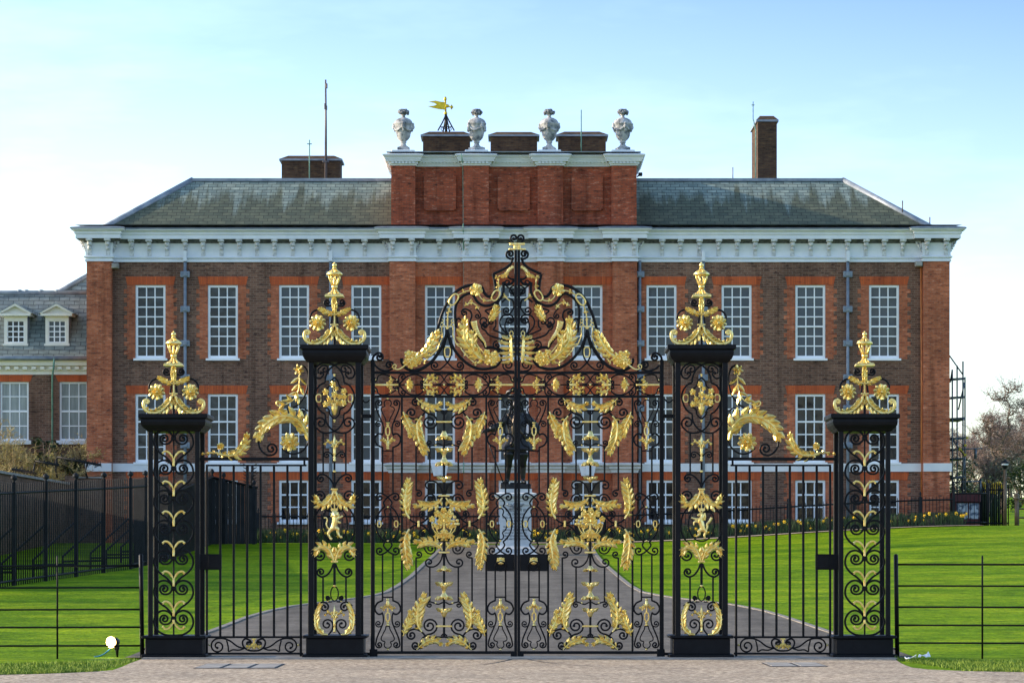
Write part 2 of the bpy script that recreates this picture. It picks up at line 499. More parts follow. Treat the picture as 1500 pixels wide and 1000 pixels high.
MAT['slate'] = slate('welsh_slate_roof', (.150,.205,.185), (.27,.325,.275), (.38,.345,.23))
MAT['slatewing'] = slate('grey_slate_wing_roof', (.145,.18,.185), (.24,.275,.265), (1.05,1.02,.84), .5, 9.2, 11.8, .16, .38)
MAT['copper'] = simple('green_copper_strip', (.10,.24,.19), (.18,.34,.28), .7, 0, 6)
MAT['rod'] = simple('aerial_metal', (.09,.08,.09), (.16,.13,.12), .5, .3, 3)
def glass(name, c0, c1, scale, rough=.08, contrast=(.4,.6), stretch=(1,1,1)):
    m, nt, b = nmat(name)
    v = pos(nt, *stretch)
    oi = N(nt, 'ShaderNodeObjectInfo')      # every sash is glazed and dressed a little differently
    col = mix(nt, 1.0, ramp(nt, noise(nt, v, scale, 5, .65), [(contrast[0], c0), (contrast[1], c1)]), ramp(nt, oi.outputs['Random'], [(0, (.50,.52,.54)), (1, (1.18,1.18,1.16))]), 'MULTIPLY')
    L(nt, col, b.inputs['Base Color'])
    b.inputs['Roughness'].default_value = rough; b.inputs['Specular IOR Level'].default_value = .30
    bump(nt, b, noise(nt, pos(nt), 1.3, 2), .5, .02)
    return m
MAT['blind'] = glass('pane_over_grey_blind', (.060,.078,.098), (.085,.105,.125), .6, .12)
MAT['blindmid'] = glass('pane_over_mid_grey_blind', (.028,.036,.048), (.075,.090,.105), .9, .08, (.40,.60), (1,1,.6))  # a middle grey blind tone, mottled at random
MAT['blinddark'] = glass('pane_with_painted_reflection', (.020,.026,.036), (.07,.085,.10), 1.7, .1, (.42,.62), (1,1,1.4))  # dark mottling painted in place of reflected branches
MAT['paneblack'] = glass('pane_of_unlit_room', (.006,.008,.012), (.02,.024,.03), .7, .06)
MAT['curtain'] = glass('pane_over_net_curtain', (.30,.34,.34), (.48,.52,.50), 2.0, .15, (.35,.65), (5,5,.5))
def grassmat(name, dk, md, lt, streak=True):
    m, nt, b = nmat(name)
    v1 = pos(nt, .34, .60, .2); v2 = pos(nt, 1.3, 1.5, 1); v4 = pos(nt, 14, 5, 1); v3 = pos(nt, 1, 1, 1)
    n1 = noise(nt, v1, 1.0, 5, .62); n2 = noise(nt, v2, 2.2, 5, .7); n3 = noise(nt, v3, .10, 3)
    col = ramp(nt, n1, [(.30, dk), (.50, md), (.72, lt)])
    col = mix(nt, 1.0, col, ramp(nt, n2, [(.28, (.50,.56,.5)), (.72, (1.5,1.40,1.3))]), 'MULTIPLY')
    col = mix(nt, 1.0, col, ramp(nt, n3, [(.3, (.82,.86,.85)), (.7, (1.12,1.08,1.0))]), 'MULTIPLY')
    col = mix(nt, 1.0, col, ramp(nt, noise(nt, v4, 1.0, 3, .8), [(.32, (.66,.70,.62)), (.68, (1.34,1.28,1.3))]), 'MULTIPLY')
    L(nt, col, b.inputs['Base Color']); b.inputs['Roughness'].default_value = .9; b.inputs['Specular IOR Level'].default_value = .04
    bump(nt, b, noise(nt, pos(nt), 9, 4), .6, .05)
    return m
MAT['lawn'] = grassmat('mown_lawn', (.062,.150,.004), (.130,.235,.006), (.255,.345,.013))
MAT['blade'] = simple('verge_grass_blades', (.07,.14,.006), (.20,.27,.02), .8, 0, 3)
def tarmac():
    m, nt, b = nmat('worn_tarmac')
    col = ramp(nt, noise(nt, pos(nt), .9, 7), [(.35, (.092,.080,.064)), (.65, (.155,.136,.110))])
    col = mix(nt, 1.0, col, ramp(nt, noise(nt, pos(nt, 1.7, .10, 1), 1, 3), [(.36, (.78,.77,.76)), (.6, (1.1,1.1,1.1))]), 'MULTIPLY')
    col = mix(nt, 1.0, col, ramp(nt, noise(nt, pos(nt, 9, 3, 1), 1, 4, .8), [(.3, (.72,.72,.72)), (.7, (1.25,1.25,1.24))]), 'MULTIPLY')
    L(nt, col, b.inputs['Base Color']); b.inputs['Roughness'].default_value = .88; b.inputs['Specular IOR Level'].default_value = .25
    bump(nt, b, noise(nt, pos(nt), 40, 3), .4, .01); return m
MAT['tarmac'] = tarmac()
def gravelmat():
    m, nt, b = nmat('resin_bound_gravel')
    v = pos(nt)
    col = ramp(nt, noise(nt, v, 10, 4, .85), [(.36, (.11,.078,.050)), (.49, (.37,.28,.19)), (.61, (.72,.60,.44))])
    col = mix(nt, 1.0, col, ramp(nt, noise(nt, v, .8, 6, .65), [(.32, (.66,.66,.67)), (.68, (1.12,1.10,1.08))]), 'MULTIPLY')
    L(nt, col, b.inputs['Base Color']); b.inputs['Roughness'].default_value = .9
    bump(nt, b, noise(nt, v, 30, 3), .5, .02)
    return m
MAT['gravel'] = gravelmat()
MAT['kerb'] = simple('granite_edging', (.15,.138,.12), (.25,.228,.20), .85, 0, 4, bmp=.3)
MAT['concrete'] = simple('concrete_slab', (.20,.19,.175), (.34,.325,.30), .9, 0, 3, bmp=.3)
MAT['path'] = simple('hoggin_path', (.42,.32,.23), (.54,.43,.33), .9, 0, 3, bmp=.3)
MAT['soil'] = simple('dark_soil', (.012,.016,.008), (.03,.03,.016), .95, 0, 8)
MAT['bed'] = simple('daffodil_foliage', (.008,.028,.006), (.030,.070,.014), .7, 0, 5)
MAT['daff'] = simple('yellow_daffodil_petals', (.85,.50,.01), (.95,.66,.02), .6, 0, 30)
MAT['bronze'] = simple('dark_bronze', (.010,.012,.016), (.035,.032,.030), .34, .55, 4, bmp=.3, bscale=18, bdist=.02)
MAT['bronzelit'] = simple('lit_bronze', (.035,.028,.022), (.10,.075,.05), .36, .6, 5)  # paler copy of the bronze, light on the waistcoat painted in
MAT['letter'] = simple('incised_dark_lettering', (.05,.05,.05), None, .8)
MAT['maroon'] = simple('dark_red_paint', (.075,.008,.012), (.11,.014,.018), .5, 0, 2)
MAT['poster'] = simple('printed_poster_paper', (.10,.14,.22), (.62,.66,.72), .5, 0, 5.5, detail=2, lo=.42, hi=.55)
MAT['bark'] = simple('grey_brown_bark', (.10,.075,.055), (.24,.18,.135), .9, 0, 2.5, bmp=.4, bscale=12)
MAT['twig'] = simple('brown_winter_twigs', (.10,.070,.055), (.19,.135,.115), .9, 0, .35)
MAT['twigred'] = simple('purple_brown_twigs', (.13,.085,.085), (.22,.15,.145), .9, 0, .35)
MAT['twiggold'] = simple('pale_yellow_twigs', (.26,.20,.10), (.42,.33,.15), .9, 0, 2)
MAT['bud'] = simple('yellow_spring_buds', (.45,.38,.05), (.60,.50,.09), .7, 0, 9)
MAT['evergreen'] = simple('dark_evergreen_leaves', (.012,.035,.014), (.045,.08,.025), .7, 0, 2)
MAT['board'] = simple('black_stained_boards', (.006,.008,.010), (.014,.016,.018), .6, 0, 3, .2)
MAT['scaff'] = simple('galvanised_tube', (.055,.075,.095), (.13,.15,.17), .5, .4, 5)
MAT['yellowclip'] = simple('yellow_coupler', (.55,.42,.03), None, .6)
MAT['brown'] = simple('brown_painted_post', (.10,.062,.03), (.16,.10,.05), .5, 0, 6)
MAT['orange'] = simple('orange_copper_pipe', (.42,.13,.03), (.60,.22,.06), .5, 0, 3)
MAT['paper'] = simple('white_litter', (.80,.82,.85), (.88,.88,.9), .6)
MAT['bluecable'] = simple('blue_cable', (.03,.16,.26), None, .5)
MAT['cone_gold'] = simple('gilt_vane', (.55,.40,.015), (.75,.56,.04), .38, .6, 6)
def emis(name, c, s):
    m, nt, b = nmat(name)
    b.inputs['Base Color'].default_value = c4(c); b.inputs['Emission Color'].default_value = c4(c); b.inputs['Emission Strength'].default_value = s
    return m
MAT['lampglow'] = emis('lamp_glow_ring', (1, .62, .20), 3)  # emission imitating the warm glare round the lit lens
MAT['lamp'] = emis('lit_lamp_lens', (1, .90, .70), 22)
# ---------------------------------------------------------------- ground
def frange(a, b, s):
    o = []; x = a
    while x < b - 1e-6: o.append(x); x += s
    return o
def build_ground():
    xs = [-900,-500,-300,-200,-140,-100,-75] + frange(-60, 60, 2.0) + [60,75,100,140,200,300,500,900]
    ys = [-60,-20,10,25,35] + frange(40, 132, 1.5) + frange(132, 240, 6) + [240,270,320,400,550,800,1200,1800]
    m = MB(); nx = len(xs)
    vs = [(x, y, gz(x, y)) for y in ys for x in xs]
    fs = [(j*nx+i, j*nx+i+1, (j+1)*nx+i+1, (j+1)*nx+i) for j in range(len(ys)-1) for i in range(nx-1)]
    m.add(vs, fs, True)
    tag(m.build('lawn', MAT['lawn'], base=(0,0,0), fix=False), kind='structure')
build_ground()
def interp(tab, y):
    for i in range(1, len(tab)):
        if y <= tab[i][0] or i == len(tab)-1:
            a, b = tab[i-1], tab[i]
            return a[1]+(b[1]-a[1])*(y-a[0])/(b[0]-a[0])
# the drive, surveyed along its two edges
LE = [(800,648),(812,638),(824,624),(845,602),(858,584),(868,566),(875,540),(880,500),(886,450),(890,420),(901,372),(912,345),(928,303),(938,270),(952,215)]
RE = [(800,866),(812,872),(824,882),(845,906),(858,922),(868,940),(875,975),(880,1015),(885,1062),(893,1110),(902,1142),(915,1180),(927,1215),(938,1250),(952,1308)]
def build_drive():
    ys = [798,800,803,806,809,812,816,820,824,829,834,839,845,851,858,863,868,871,873,875,877,879,881,883,885,887,889,892,896,900,905,910,915,920,926,932,938,945,952]
    rows = []; NX = 26
    le = []; re = []
    for y in ys:
        a, b = interp(LE, y), interp(RE, y)
        pa, pb = ground_hit(a, y), ground_hit(b, y)
        le.append(pa); re.append(pb)
        rows.append([(pa.x+(pb.x-pa.x)*i/NX, pa.y+(pb.y-pa.y)*i/NX) for i in range(NX+1)])
    y1 = 53.15
    rows.append([(x, y1) for x, _ in rows[-1]])
    m = MB()
    vs = [(x, y, gz(x, y)+.022) for r in rows for x, y in r]
    n = NX+1
    fs = [(j*n+i, j*n+i+1, (j+1)*n+i+1, (j+1)*n+i) for j in range(len(rows)-1) for i in range(NX)]
    m.add(vs, fs, True)
    tag(m.build('drive', MAT['tarmac'], base=(0, 53, 0), fix=False), kind='structure')
    for e in (le, re):
        k = MB()
        e = [p for i, p in enumerate(e) if i % 2 == 0 or i == len(e)-1]
        pr = []
        for i, p in enumerate(e):
            t = e[min(i+1, len(e)-1)]-e[max(i-1, 0)]; t.z = 0; t.normalize()
            nn = Vector((-t.y, t.x, 0))*.055
            z = Vector((0,0,.04))
            pr.append((p-nn+z, p+nn+z, p+nn-z, p-nn-z))
        for i in range(len(pr)-1):
            for q in range(4):
                k.quad(pr[i][q], pr[i][(q+1) % 4], pr[i+1][(q+1) % 4], pr[i+1][q])
        tag(k.build('drive_kerb', MAT['kerb']), kind='structure')
build_drive()
def flat_poly(name, pts, z, mat, zt=.0):
    m = MB(); n = len(pts)
    m.add([(x, y, z) for x, y in pts] + [(x, y, z-.05) for x, y in pts],
          [tuple(range(n))] + [(i, (i+1) % n, n+(i+1) % n, n+i) for i in range(n)])
    return m.build(name, mat)
def gh(px, py): p = ground_hit(px, py); return (p.x, p.y)
EDGE_L = [gh(*p) for p in ((-260,996),(0,989),(60,987.5),(100,986),(140,984),(165,982),(178,977.5),(190,972),(205,966.5))]
EDGE_R = [gh(*p) for p in ((1311,966),(1322,973),(1335,978),(1360,981),(1420,983.5),(1500,985),(1760,990))]
tag(flat_poly('pavement', EDGE_L + [(EDGE_L[-1][0], 53.0), (EDGE_R[0][0], 53.0)] + EDGE_R + [(40, 42), (40, 5), (-40, 5), (-40, 42)], .012, MAT['gravel']), kind='structure')
m = MB(); m.box(BX(212, 53), BX(1310, 53), 52.55, 53.75, -.1, .034)
tag(m.build('threshold', MAT['concrete']), kind='structure')
# hoggin path along the flower bed
m = MB()
xs = [BX(630,118)+i*.5 for i in range(40)]
ya = lambda x: 117.0 + .55*sstep(3, 14, x); yb = 119.1
for i in range(len(xs)-1):
    a, b = xs[i], xs[i+1]
    m.quad((a, ya(a), gz(a, ya(a))+.03), (b, ya(b), gz(b, ya(b))+.03), (b, yb, gz(b, yb)+.03), (a, yb, gz(a, yb)+.03))
tag(m.build('path', MAT['path'], fix=False), kind='structure')
# rough verge grass
def verge(pts, n, name, label):
    m = MB(); rnd = random.Random(5)
    x0, x1, fe = pts
    for _ in range(n):
        x = rnd.uniform(x0, x1); yf = fe(x); y = yf + (rnd.random()**1.7)*5.5
        h = rnd.uniform(.02, .062)*(1.35 if y < yf+.25 else 1); a = rnd.uniform(0, 2*pi); w = rnd.uniform(.005, .010)
        dx, dy = cos(a)*w, sin(a)*w; lx, ly = rnd.uniform(-.5,.5)*h, rnd.uniform(-.5,.5)*h
        z = gz(x, y)
        m.add([(x-dx, y-dy, z), (x+dx, y+dy, z), (x+lx, y+ly, z+h)], [(0,1,2)])
    tag(m.build(name, MAT['blade'], fix=False), label, 'grass', kind='stuff')
def edge_f(E):
    E = sorted(E)
    def f(x):
        for i in range(1, len(E)):
            if x <= E[i][0]: 
                a, b = E[i-1], E[i]; return a[1]+(b[1]-a[1])*(x-a[0])/max(1e-6, b[0]-a[0])
        return E[-1][1]
    return f
verge((EDGE_L[0][0]+.5, EDGE_L[-1][0], edge_f(EDGE_L)), 9000, 'verge_grass', 'rough grass verge beside the floodlight, left of the gates')
verge((EDGE_R[0][0], EDGE_R[-1][0]-.5, edge_f(EDGE_R)), 8000, 'verge_grass', 'rough grass verge with litter, right of the gates')

# ---------------------------------------------------------------- palace
PAL = thing('palace', (BX(759), YB, 2.2), 'large red and brown brick palace with white cornice and slate roof behind the gates', 'palace')
ZG = 1.5
YW, YC, YPI = YB, YB-.06, YB-.32       # wing wall, centre wall, pilaster faces
def wall_open(m, x0, x1, z0, z1, y, rects, rev):
    xs = sorted({x0, x1} | {r[0] for r in rects} | {r[1] for r in rects})
    zs = sorted({z0, z1} | {r[2] for r in rects} | {r[3] for r in rects})
    for i in range(len(xs)-1):
        for j in range(len(zs)-1):
            cx, cz = (xs[i]+xs[i+1])/2, (zs[j]+zs[j+1])/2
            if any(r[0] < cx < r[1] and r[2] < cz < r[3] for r in rects): continue
            m.quad((xs[i],y,zs[j]), (xs[i+1],y,zs[j]), (xs[i+1],y,zs[j+1]), (xs[i],y,zs[j+1]))
    for a, b, c, d in rects:
        m.quad((a,y,c),(a,y,d),(a,y+rev,d),(a,y+rev,c)); m.quad((b,y,c),(b,y,d),(b,y+rev,d),(b,y+rev,c))
        m.quad((a,y,d),(b,y,d),(b,y+rev,d),(a,y+rev,d)); m.quad((a,y,c),(b,y,c),(b,y+rev,c),(a,y+rev,c))
WX = [220.5, 326.5, 430.8, 536.5, 644.5, 752.5, 860.5, 969, 1079, 1187, 1295]
ROWS = {'u': (417.5, 525), 'l': (577, 677), 'b': (703, 764.5)}
HW = 22.0
rects = {}
for i, x in enumerate(WX):
    for r, (t, b) in ROWS.items():
        rects[(i, r)] = (BX(x-HW), BX(x+HW), BZ(b), BZ(t))
ZT = BZ(381)
def wall_part(px0, px1, idx, y, mat):
    m = MB(); wall_open(m, BX(px0), BX(px1), ZG, ZT, y, [rects[(i, r)] for i in idx for r in ROWS], .22)
    return m.build('brick_wall', MAT[mat], PAL, fix=False)
wall_part(165, 571, range(0, 4), YW, 'dark')
wall_part(571, 932.5, range(4, 7), YC, 'red')
wall_part(932.5, 1351, range(7, 11), YW, 'dark')
m = MB()   # flank and rear walls
xl, xr = BX(128.5), BX(1389.5)
m.box(xl, xl+.3, YPI+.02, YB+14, ZG, ZT); m.box(xr-.3, xr, YPI+.02, YB+14, ZG, ZT); m.box(xl, xr, YB+14, YB+14.3, ZG, ZT)
m.build('brick_wall', MAT['dark'], PAL)
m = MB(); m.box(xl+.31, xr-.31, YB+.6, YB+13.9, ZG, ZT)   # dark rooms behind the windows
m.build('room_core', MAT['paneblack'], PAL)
PIL = [(128.5,165),(571,608.5),(679,716.8),(788,825),(897,932.7),(1351,1389.5)]
for a, b in PIL:
    m = MB(); m.box(BX(a), BX(b), YPI, YB+.05, ZG, ZT+.02)
    m.build('pilaster', MAT['red'], PAL)
# --- windows: one of each kind, then copies
def make_window(i, r, rows, meet):
    a, b, c, d = rects[(i, r)]
    y = YB+.045; f = MB(); fw = .085
    for bx in ((a,a+fw,c,d),(b-fw,b,c,d),(a+fw,b-fw,d-fw,d),(a+fw,b-fw,c,c+fw*1.25)):
        f.box(bx[0], bx[1], y, y+.12, bx[2], bx[3])
    ia, ib, ic, id_ = a+fw, b-fw, c+fw*1.25, d-fw
    hrow = (id_-ic)/rows; zm = id_-meet*hrow
    mw = .021
    for k in (1, 2):
        x = ia+(ib-ia)*k/3
        f.box(x-mw, x+mw, y+.035, y+.08, zm, id_); f.box(x-mw, x+mw, y+.065, y+.10, ic, zm)
    for k in range(1, rows):
        z = id_-k*hrow
        if k == meet: f.box(ia, ib, y+.03, y+.105, z-.03, z+.03)
        elif k < meet: f.box(ia, ib, y+.037, y+.078, z-mw, z+mw)
        else: f.box(ia, ib, y+.067, y+.098, z-mw, z+mw)
    w = f.build('window', MAT['sash'], PAL)
    p = MB(); p.box(ia-.02, ib+.02, y+.070, y+.072, zm, id_+.02); p.box(ia-.02, ib+.02, y+.09, y+.092, ic-.02, zm)
    po = p.build('pane', MAT['blind'], w)
    s = MB(); s.box(a-.07, b+.07, YB-.10, YB+.10, c-.075, c+.004)
    s.build('sill', MAT['sash'], w)
    return w
def jag(i, r):
    # rubbed brick dressings with toothed edges and a flat gauged arch
    a, b, c, d = rects[(i, r)]
    m = MB(); hd = BZ(0)-BZ(12.5)
    z = c-.02; k = 0; row = .080*2; m9 = MB()
    while z < d+hd-.01:
        wd = .30 if k % 2 == 0 else .42
        z2 = min(z+row, d+hd)
        if z2 > d+.01 and z < d: z2 = d
        if z >= d-.005: break
        m.box(a-wd, a-.002, YB-.008, YB+.1, z, z2); m9.box(b+.002, b+wd, YB-.008, YB+.1, z, z2)
        z = z2; k += 1
    s = m.build('window_surround', MAT['red'], PAL); s9 = m9.build('window_surround', MAT['red'], s)
    m = MB()
    m.extrude_y([(a-.30, d+.004), (b+.30, d+.004), (b+.37, d+hd), (a-.37, d+hd)], YB-.014, YB+.1)
    m2 = MB(); m2.box(a-.36, a-.205, YB-.009, YB+.1, d+.006, d+hd-.01); m2.box(b+.205, b+.36, YB-.009, YB+.1, d+.006, d+hd-.01)
    ar = m.build('flat_arch', MAT['arch'], s)
    return s
paneset = {}
for r, rows, meet in (('u', 7, 4), ('l', 5, 2), ('b', 3, 1)):
    proto = make_window(0, r, rows, meet); dress = jag(0, r)
    wins = [proto]
    for i in range(1, 11):
        dx = rects[(i, r)][0]-rects[(0, r)][0]
        wins.append(copy_tree(proto, (dx, 0, 0), PAL))
        wins[-1].parent = PAL
        dr = copy_tree(dress, (dx, -.06 if 4 <= i <= 6 else 0, 0), PAL); dr.parent = PAL
    for i, wn in enumerate(wins):
        if r == 'b': mt = 'paneblack'
        elif r == 'u': mt = 'blinddark' if i < 2 else ('blindmid' if i in (7, 10) else 'blind')
        else: mt = 'paneblack' if i > 8 else ('blinddark' if i < 3 else ('blindmid' if i in (4, 5, 6, 7, 8) else 'blind'))
        for ch in COL.objects:
            if ch.parent == wn and ch.name.startswith('pane'):
                ch.material_slots[0].link = 'OBJECT'; ch.material_slots[0].material = MAT[mt]
# --- swept mouldings
def sweep(path, prof):
    # path: plan polyline walked so that outside is on its right; prof: (out, z) closed
    m = MB(); n = len(prof); L_ = len(path)
    offs = []
    for i in range(L_):
        p = Vector(path[i])
        d0 = (p-Vector(path[i-1])).normalized() if i else None
        d1 = (Vector(path[i+1])-p).normalized() if i < L_-1 else None
        d0 = d0 or d1; d1 = d1 or d0
        n0 = Vector((d0.y, -d0.x)); n1 = Vector((d1.y, -d1.x))
        mt = n0+n1; mt = mt/max(.2, mt.dot(n0))
        offs.append(mt)
    vs = [(path[i][0]+offs[i].x*o, path[i][1]+offs[i].y*o, z) for i in range(L_) for o, z in prof]
    fs = [(i*n+k, i*n+(k+1) % n, (i+1)*n+(k+1) % n, (i+1)*n+k) for i in range(L_-1) for k in range(n)]
    fs += [tuple(range(n)), tuple((L_-1)*n+k for k in range(n-1, -1, -1))]
    m.add(vs, fs); return m
def front_path(pils, ya, yc, yp, back):
    x = [(BX(a), BX(b)) for a, b in pils]
    pts = [(x[0][0], back), (x[0][0], yp)]
    for i, (a, b) in enumerate(x):
        if i: pts.append((a, ya if (i == 1 or i == len(x)-1) else yc)); pts.append((a, yp))
        pts.append((b, yp))
        if i < len(x)-1: pts.append((b, ya if i in (0, len(x)-2) else yc))
    pts.append((x[-1][1], back))
    return pts
def prof_px(tab, y0):
    return [(o, EYE+(HY-py)*(y0-o)/F) for o, py in tab]
path = front_path(PIL, YW, YC, YPI, YB+10)
ent = [(-.05,382.6),(.05,382.6),(.05,379.6),(.02,379.2),(.02,378.2),(.085,377),(.095,376),(.085,375),(.035,374.2),(.03,368),(.04,360),(.06,354),(.10,350.5),(.11,349),(-.05,349)]
sweep(path, prof_px(ent, YPI)).build('frieze', MAT['white'], PAL)
cor = [(-.05,348.9),(.34,348.9),(.36,348.7),(.36,347.0),(.355,342.6),(.375,342.3),(.40,341.9),(.40,340.2),(.385,339.8),(.39,338.6),(.425,337.4),(.475,336.6),(.505,336.3),(.512,334.6),(.512,333.8),(-.05,331.6)]
sweep(path, prof_px(cor, YPI)).build('cornice', MAT['white'], PAL)
ld = [(-.05,331.5),(.52,333.7),(.545,334.2),(.545,332.9),(.50,332.2),(-.05,330.4)]
sweep(path, prof_px(ld, YPI)).build('gutter', MAT['lead'], PAL)
sof = [(.03,355.6),(.085,355.2),(.095,352.8),(.14,352.2),(.345,348.98),(.345,348.93),(.03,348.93)]
sweep(path, prof_px(sof, YPI)).build('egg_and_dart_moulding', MAT['soffitshade'], PAL)  # moulding whose dark colour stands in for soffit shade
# brackets under the cornice
def bracket(px, y):
    k = MB(); x = BX(px, y); z = lambda q: EYE+(HY-q)*(y-.2)/F
    k.bbox(x-.115, x+.115, y-.34, y, z(354.2), z(349.2), .012)
    k.box(x-.06, x+.06, y-.352, y-.34, z(353.2), z(350.6))
    k.bbox(x-.085, x+.085, y-.24, y, z(360.5), z(354.2), .03)
    k.ball((x, y-.20, z(357.6)), .085, .07, .085)
    k.bbox(x-.07, x+.07, y-.16, y, z(366), z(360.5), .03)
    k.ball((x, y-.13, z(363.6)), .075, .06, .075)
    k.box(x-.075, x+.075, y-.065, y, z(374.4), z(366))
    return k
BRK = [193.2,219,245.2,271.5,298,324.6,351,377,402.6,429.2,456,482,508,534.4,969.6,996.6,1024.3,1052.4,1079.6,1106,1133.2,1160.6,1187.4,1214,1241,1268,1295,1321.8]
BRC = [643.8, 752, 860]; BRP = [131.8,158.4,575.5,603.5,683.8,712,792,820.2,901,929,1357.6,1385.5]
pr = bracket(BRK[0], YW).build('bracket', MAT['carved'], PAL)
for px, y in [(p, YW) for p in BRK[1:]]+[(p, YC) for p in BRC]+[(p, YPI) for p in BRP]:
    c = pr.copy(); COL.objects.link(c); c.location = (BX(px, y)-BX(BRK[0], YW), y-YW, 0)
def console(px, sd):
    k = MB(); x = BX(px); y = YPI+.15; z = lambda q: BZ(q, YPI)
    pts = []
    for i in range(22):
        a = -pi*.5+i*2*pi*1.35/21; r = .105*(1-.72*i/21)
        pts.append((x+sd*(.15+r*cos(a+pi*.0)), y, z(353.6)-r*sin(a)))
    k.tube([(x+sd*.02, y, z(369)), (x+sd*.05, y, z(364)), (x+sd*.10, y, z(360))]+[p for p in pts[3:]], .035, 6)
    k.extrude_y([(x, z(370)), (x+sd*.05, z(364)), (x+sd*.12, z(357)), (x+sd*.16, z(350)), (x, z(350))], y-.05, y+.05)
    for q, r in ((367, .04), (363.5, .05), (359.5, .055)): k.ball((x+sd*(.06+(367-q)*.012), y-.05, z(q)), r)
    return k
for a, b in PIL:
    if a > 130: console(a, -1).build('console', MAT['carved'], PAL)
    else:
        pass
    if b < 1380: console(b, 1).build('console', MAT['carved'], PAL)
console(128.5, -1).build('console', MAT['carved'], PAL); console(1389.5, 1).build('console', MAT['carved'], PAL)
# string course and keystones
for a, b in ((165.2, 570.8), (932.9, 1350.8)):
    m = MB(); m.box(BX(a), BX(b), YB-.07, YB+.02, BZ(690.5), BZ(678.5)); m.build('string_course', MAT['band'], PAL)
for a, b in ((126.5, 165), (1351, 1392.5)):
    m = MB(); m.box(BX(a), BX(b), YPI-.06, YPI+.02, BZ(690.5), BZ(678.5)); m.build('string_course', MAT['band'], PAL)
cp = [(BX(571), YB+.02)]
for i in range(1, 5):
    a, b = PIL[i]
    cp += [(BX(a), YC if i > 1 else YB), (BX(a), YPI), (BX(b), YPI), (BX(b), YC if i < 4 else YB)]
cp = cp[1:]
st = [(-.03,692),(.04,692),(.06,688),(.12,686),(.13,683),(.20,681.5),(.22,680.5),(.22,678.5),(-.03,677)]
sweep(cp, prof_px(st, YPI)).build('string_course', MAT['stone'], PAL)
for px in (644.5, 860.5):
    m = MB(); m.extrude_y([(BX(px-13), BZ(679)), (BX(px-9), BZ(697)), (BX(px+9), BZ(697)), (BX(px+13), BZ(679))], YC-.30, YC+.02)
    m.extrude_y([(BX(px-3.5), BZ(680)), (BX(px-2.5), BZ(696)), (BX(px+2.5), BZ(696)), (BX(px+3.5), BZ(680))], YC-.36, YC-.29)
    m.build('keystone', MAT['band'], PAL)
# roof
xa, xb = BX(150), BX(1366); y0, zr0 = YB+.35, BZ(332.5)
yr = YB+3.4; zr = EYE+(HY-264)*yr/F; xra, xrb = BX(282, yr), BX(1234, yr); ybk = YB+13.5
A, B, C_, D = (xa,y0,zr0), (xb,y0,zr0), (xrb,yr,zr), (xra,yr,zr)
m = MB(); m.quad(A, B, C_, D); m.quad((xa,ybk,zr0), A, D, (xra,ybk-3,zr)); m.quad(B, (xb,ybk,zr0), (xrb,ybk-3,zr), C_)
m.quad((xb,ybk,zr0), (xa,ybk,zr0), (xra,ybk-3,zr), (xrb,ybk-3,zr))
roof = m.build('roof', MAT['slate'], PAL)
m = MB(); m.quad((xra-.1,yr-.05,zr+.03), (xrb+.1,yr-.05,zr+.03), (xrb+.1,ybk-3,zr+.03), (xra-.1,ybk-3,zr+.03))
m.box(xra-.1, xrb+.1, yr-.14, yr+.05, zr-.05, zr+.06)
for p, q in ((A, D), (B, C_)): m.tube([p, q], .12, 8)
m.quad((BX(112),YB-.6,BZ(331.4)), (BX(1407),YB-.6,BZ(331.4)), (BX(1400),y0+.4,BZ(331.4)+.05), (BX(118),y0+.4,BZ(331.4)+.05))
m.build('lead_flashing', MAT['lead'], PAL)
# attic
AX0, AX1 = 573.5, 932
za, zb = BZ(331), BZ(228)
m = MB(); m.box(BX(AX0+1), BX(AX1-1), YC+.06, YB+3.9, za, zb); m.build('attic_wall', MAT['redattic'], PAL)
APIL = [(573.5,608.5),(679,716),(787.5,824.5),(895.5,932)]
for a, b in APIL:
    m = MB(); m.box(BX(a), BX(b), YPI, YC+.2, za, zb-.02); m.build('attic_pilaster', MAT['redattic'], PAL)
for a, b in ((621,668),(729,776),(837,883)):
    m = MB(); x0, x1, z0, z1 = BX(a), BX(b), BZ(309), BZ(256)
    c = .06
    m.extrude_y([(x0+c,z0),(x1-c,z0),(x1-c,z0+c),(x1,z0+c),(x1,z1-c),(x1-c,z1-c),(x1-c,z1),(x0+c,z1),(x0+c,z1-c),(x0,z1-c),(x0,z0+c),(x0+c,z0+c)], YC-.07, YC+.1)
    m.build('attic_panel', MAT['redattic'], PAL)
def apath():
    x = [(BX(a), BX(b)) for a, b in APIL]
    pts = [(x[0][0], YB+3.9), (x[0][0], YPI)]
    for i, (a, b) in enumerate(x):
        if i: pts += [(a, YC+.06), (a, YPI)]
        pts.append((b, YPI))
        if i < 3: pts.append((b, YC+.06))
    return pts + [(x[-1][1], YB+3.9)]
ac = [(-.05,242.6),(.05,242.6),(.06,240.2),(.10,240),(.10,236.2),(.19,236),(.20,233.6),(.22,233.2),(.24,230.5),(.29,228),(.31,226.8),(.31,225.6),(-.05,223.8)]
sweep(apath(), prof_px(ac, YPI)).build('attic_cornice', MAT['white'], PAL)
m = MB()
ap = apath()
for i in range(1, len(ap)-2):
    a, b = Vector(ap[i]), Vector(ap[i+1])
    if abs(b.x-a.x) < .3: continue
    n = int((b.x-a.x)/.125)
    for k in range(n):
        x = a.x+(k+.5)*(b.x-a.x)/n
        m.box(x-.036, x+.036, a.y-.165, a.y-.09, EYE+(HY-239.6)*(a.y-.1)/F, EYE+(HY-236.4)*(a.y-.1)/F)
m.build('dentil_course', MAT['white'], PAL)
m = MB(); m.box(BX(567), BX(938), YPI-.2, YB+3.9, BZ(225.4), BZ(224.4)); m.build('attic_roof', MAT['lead'], PAL)
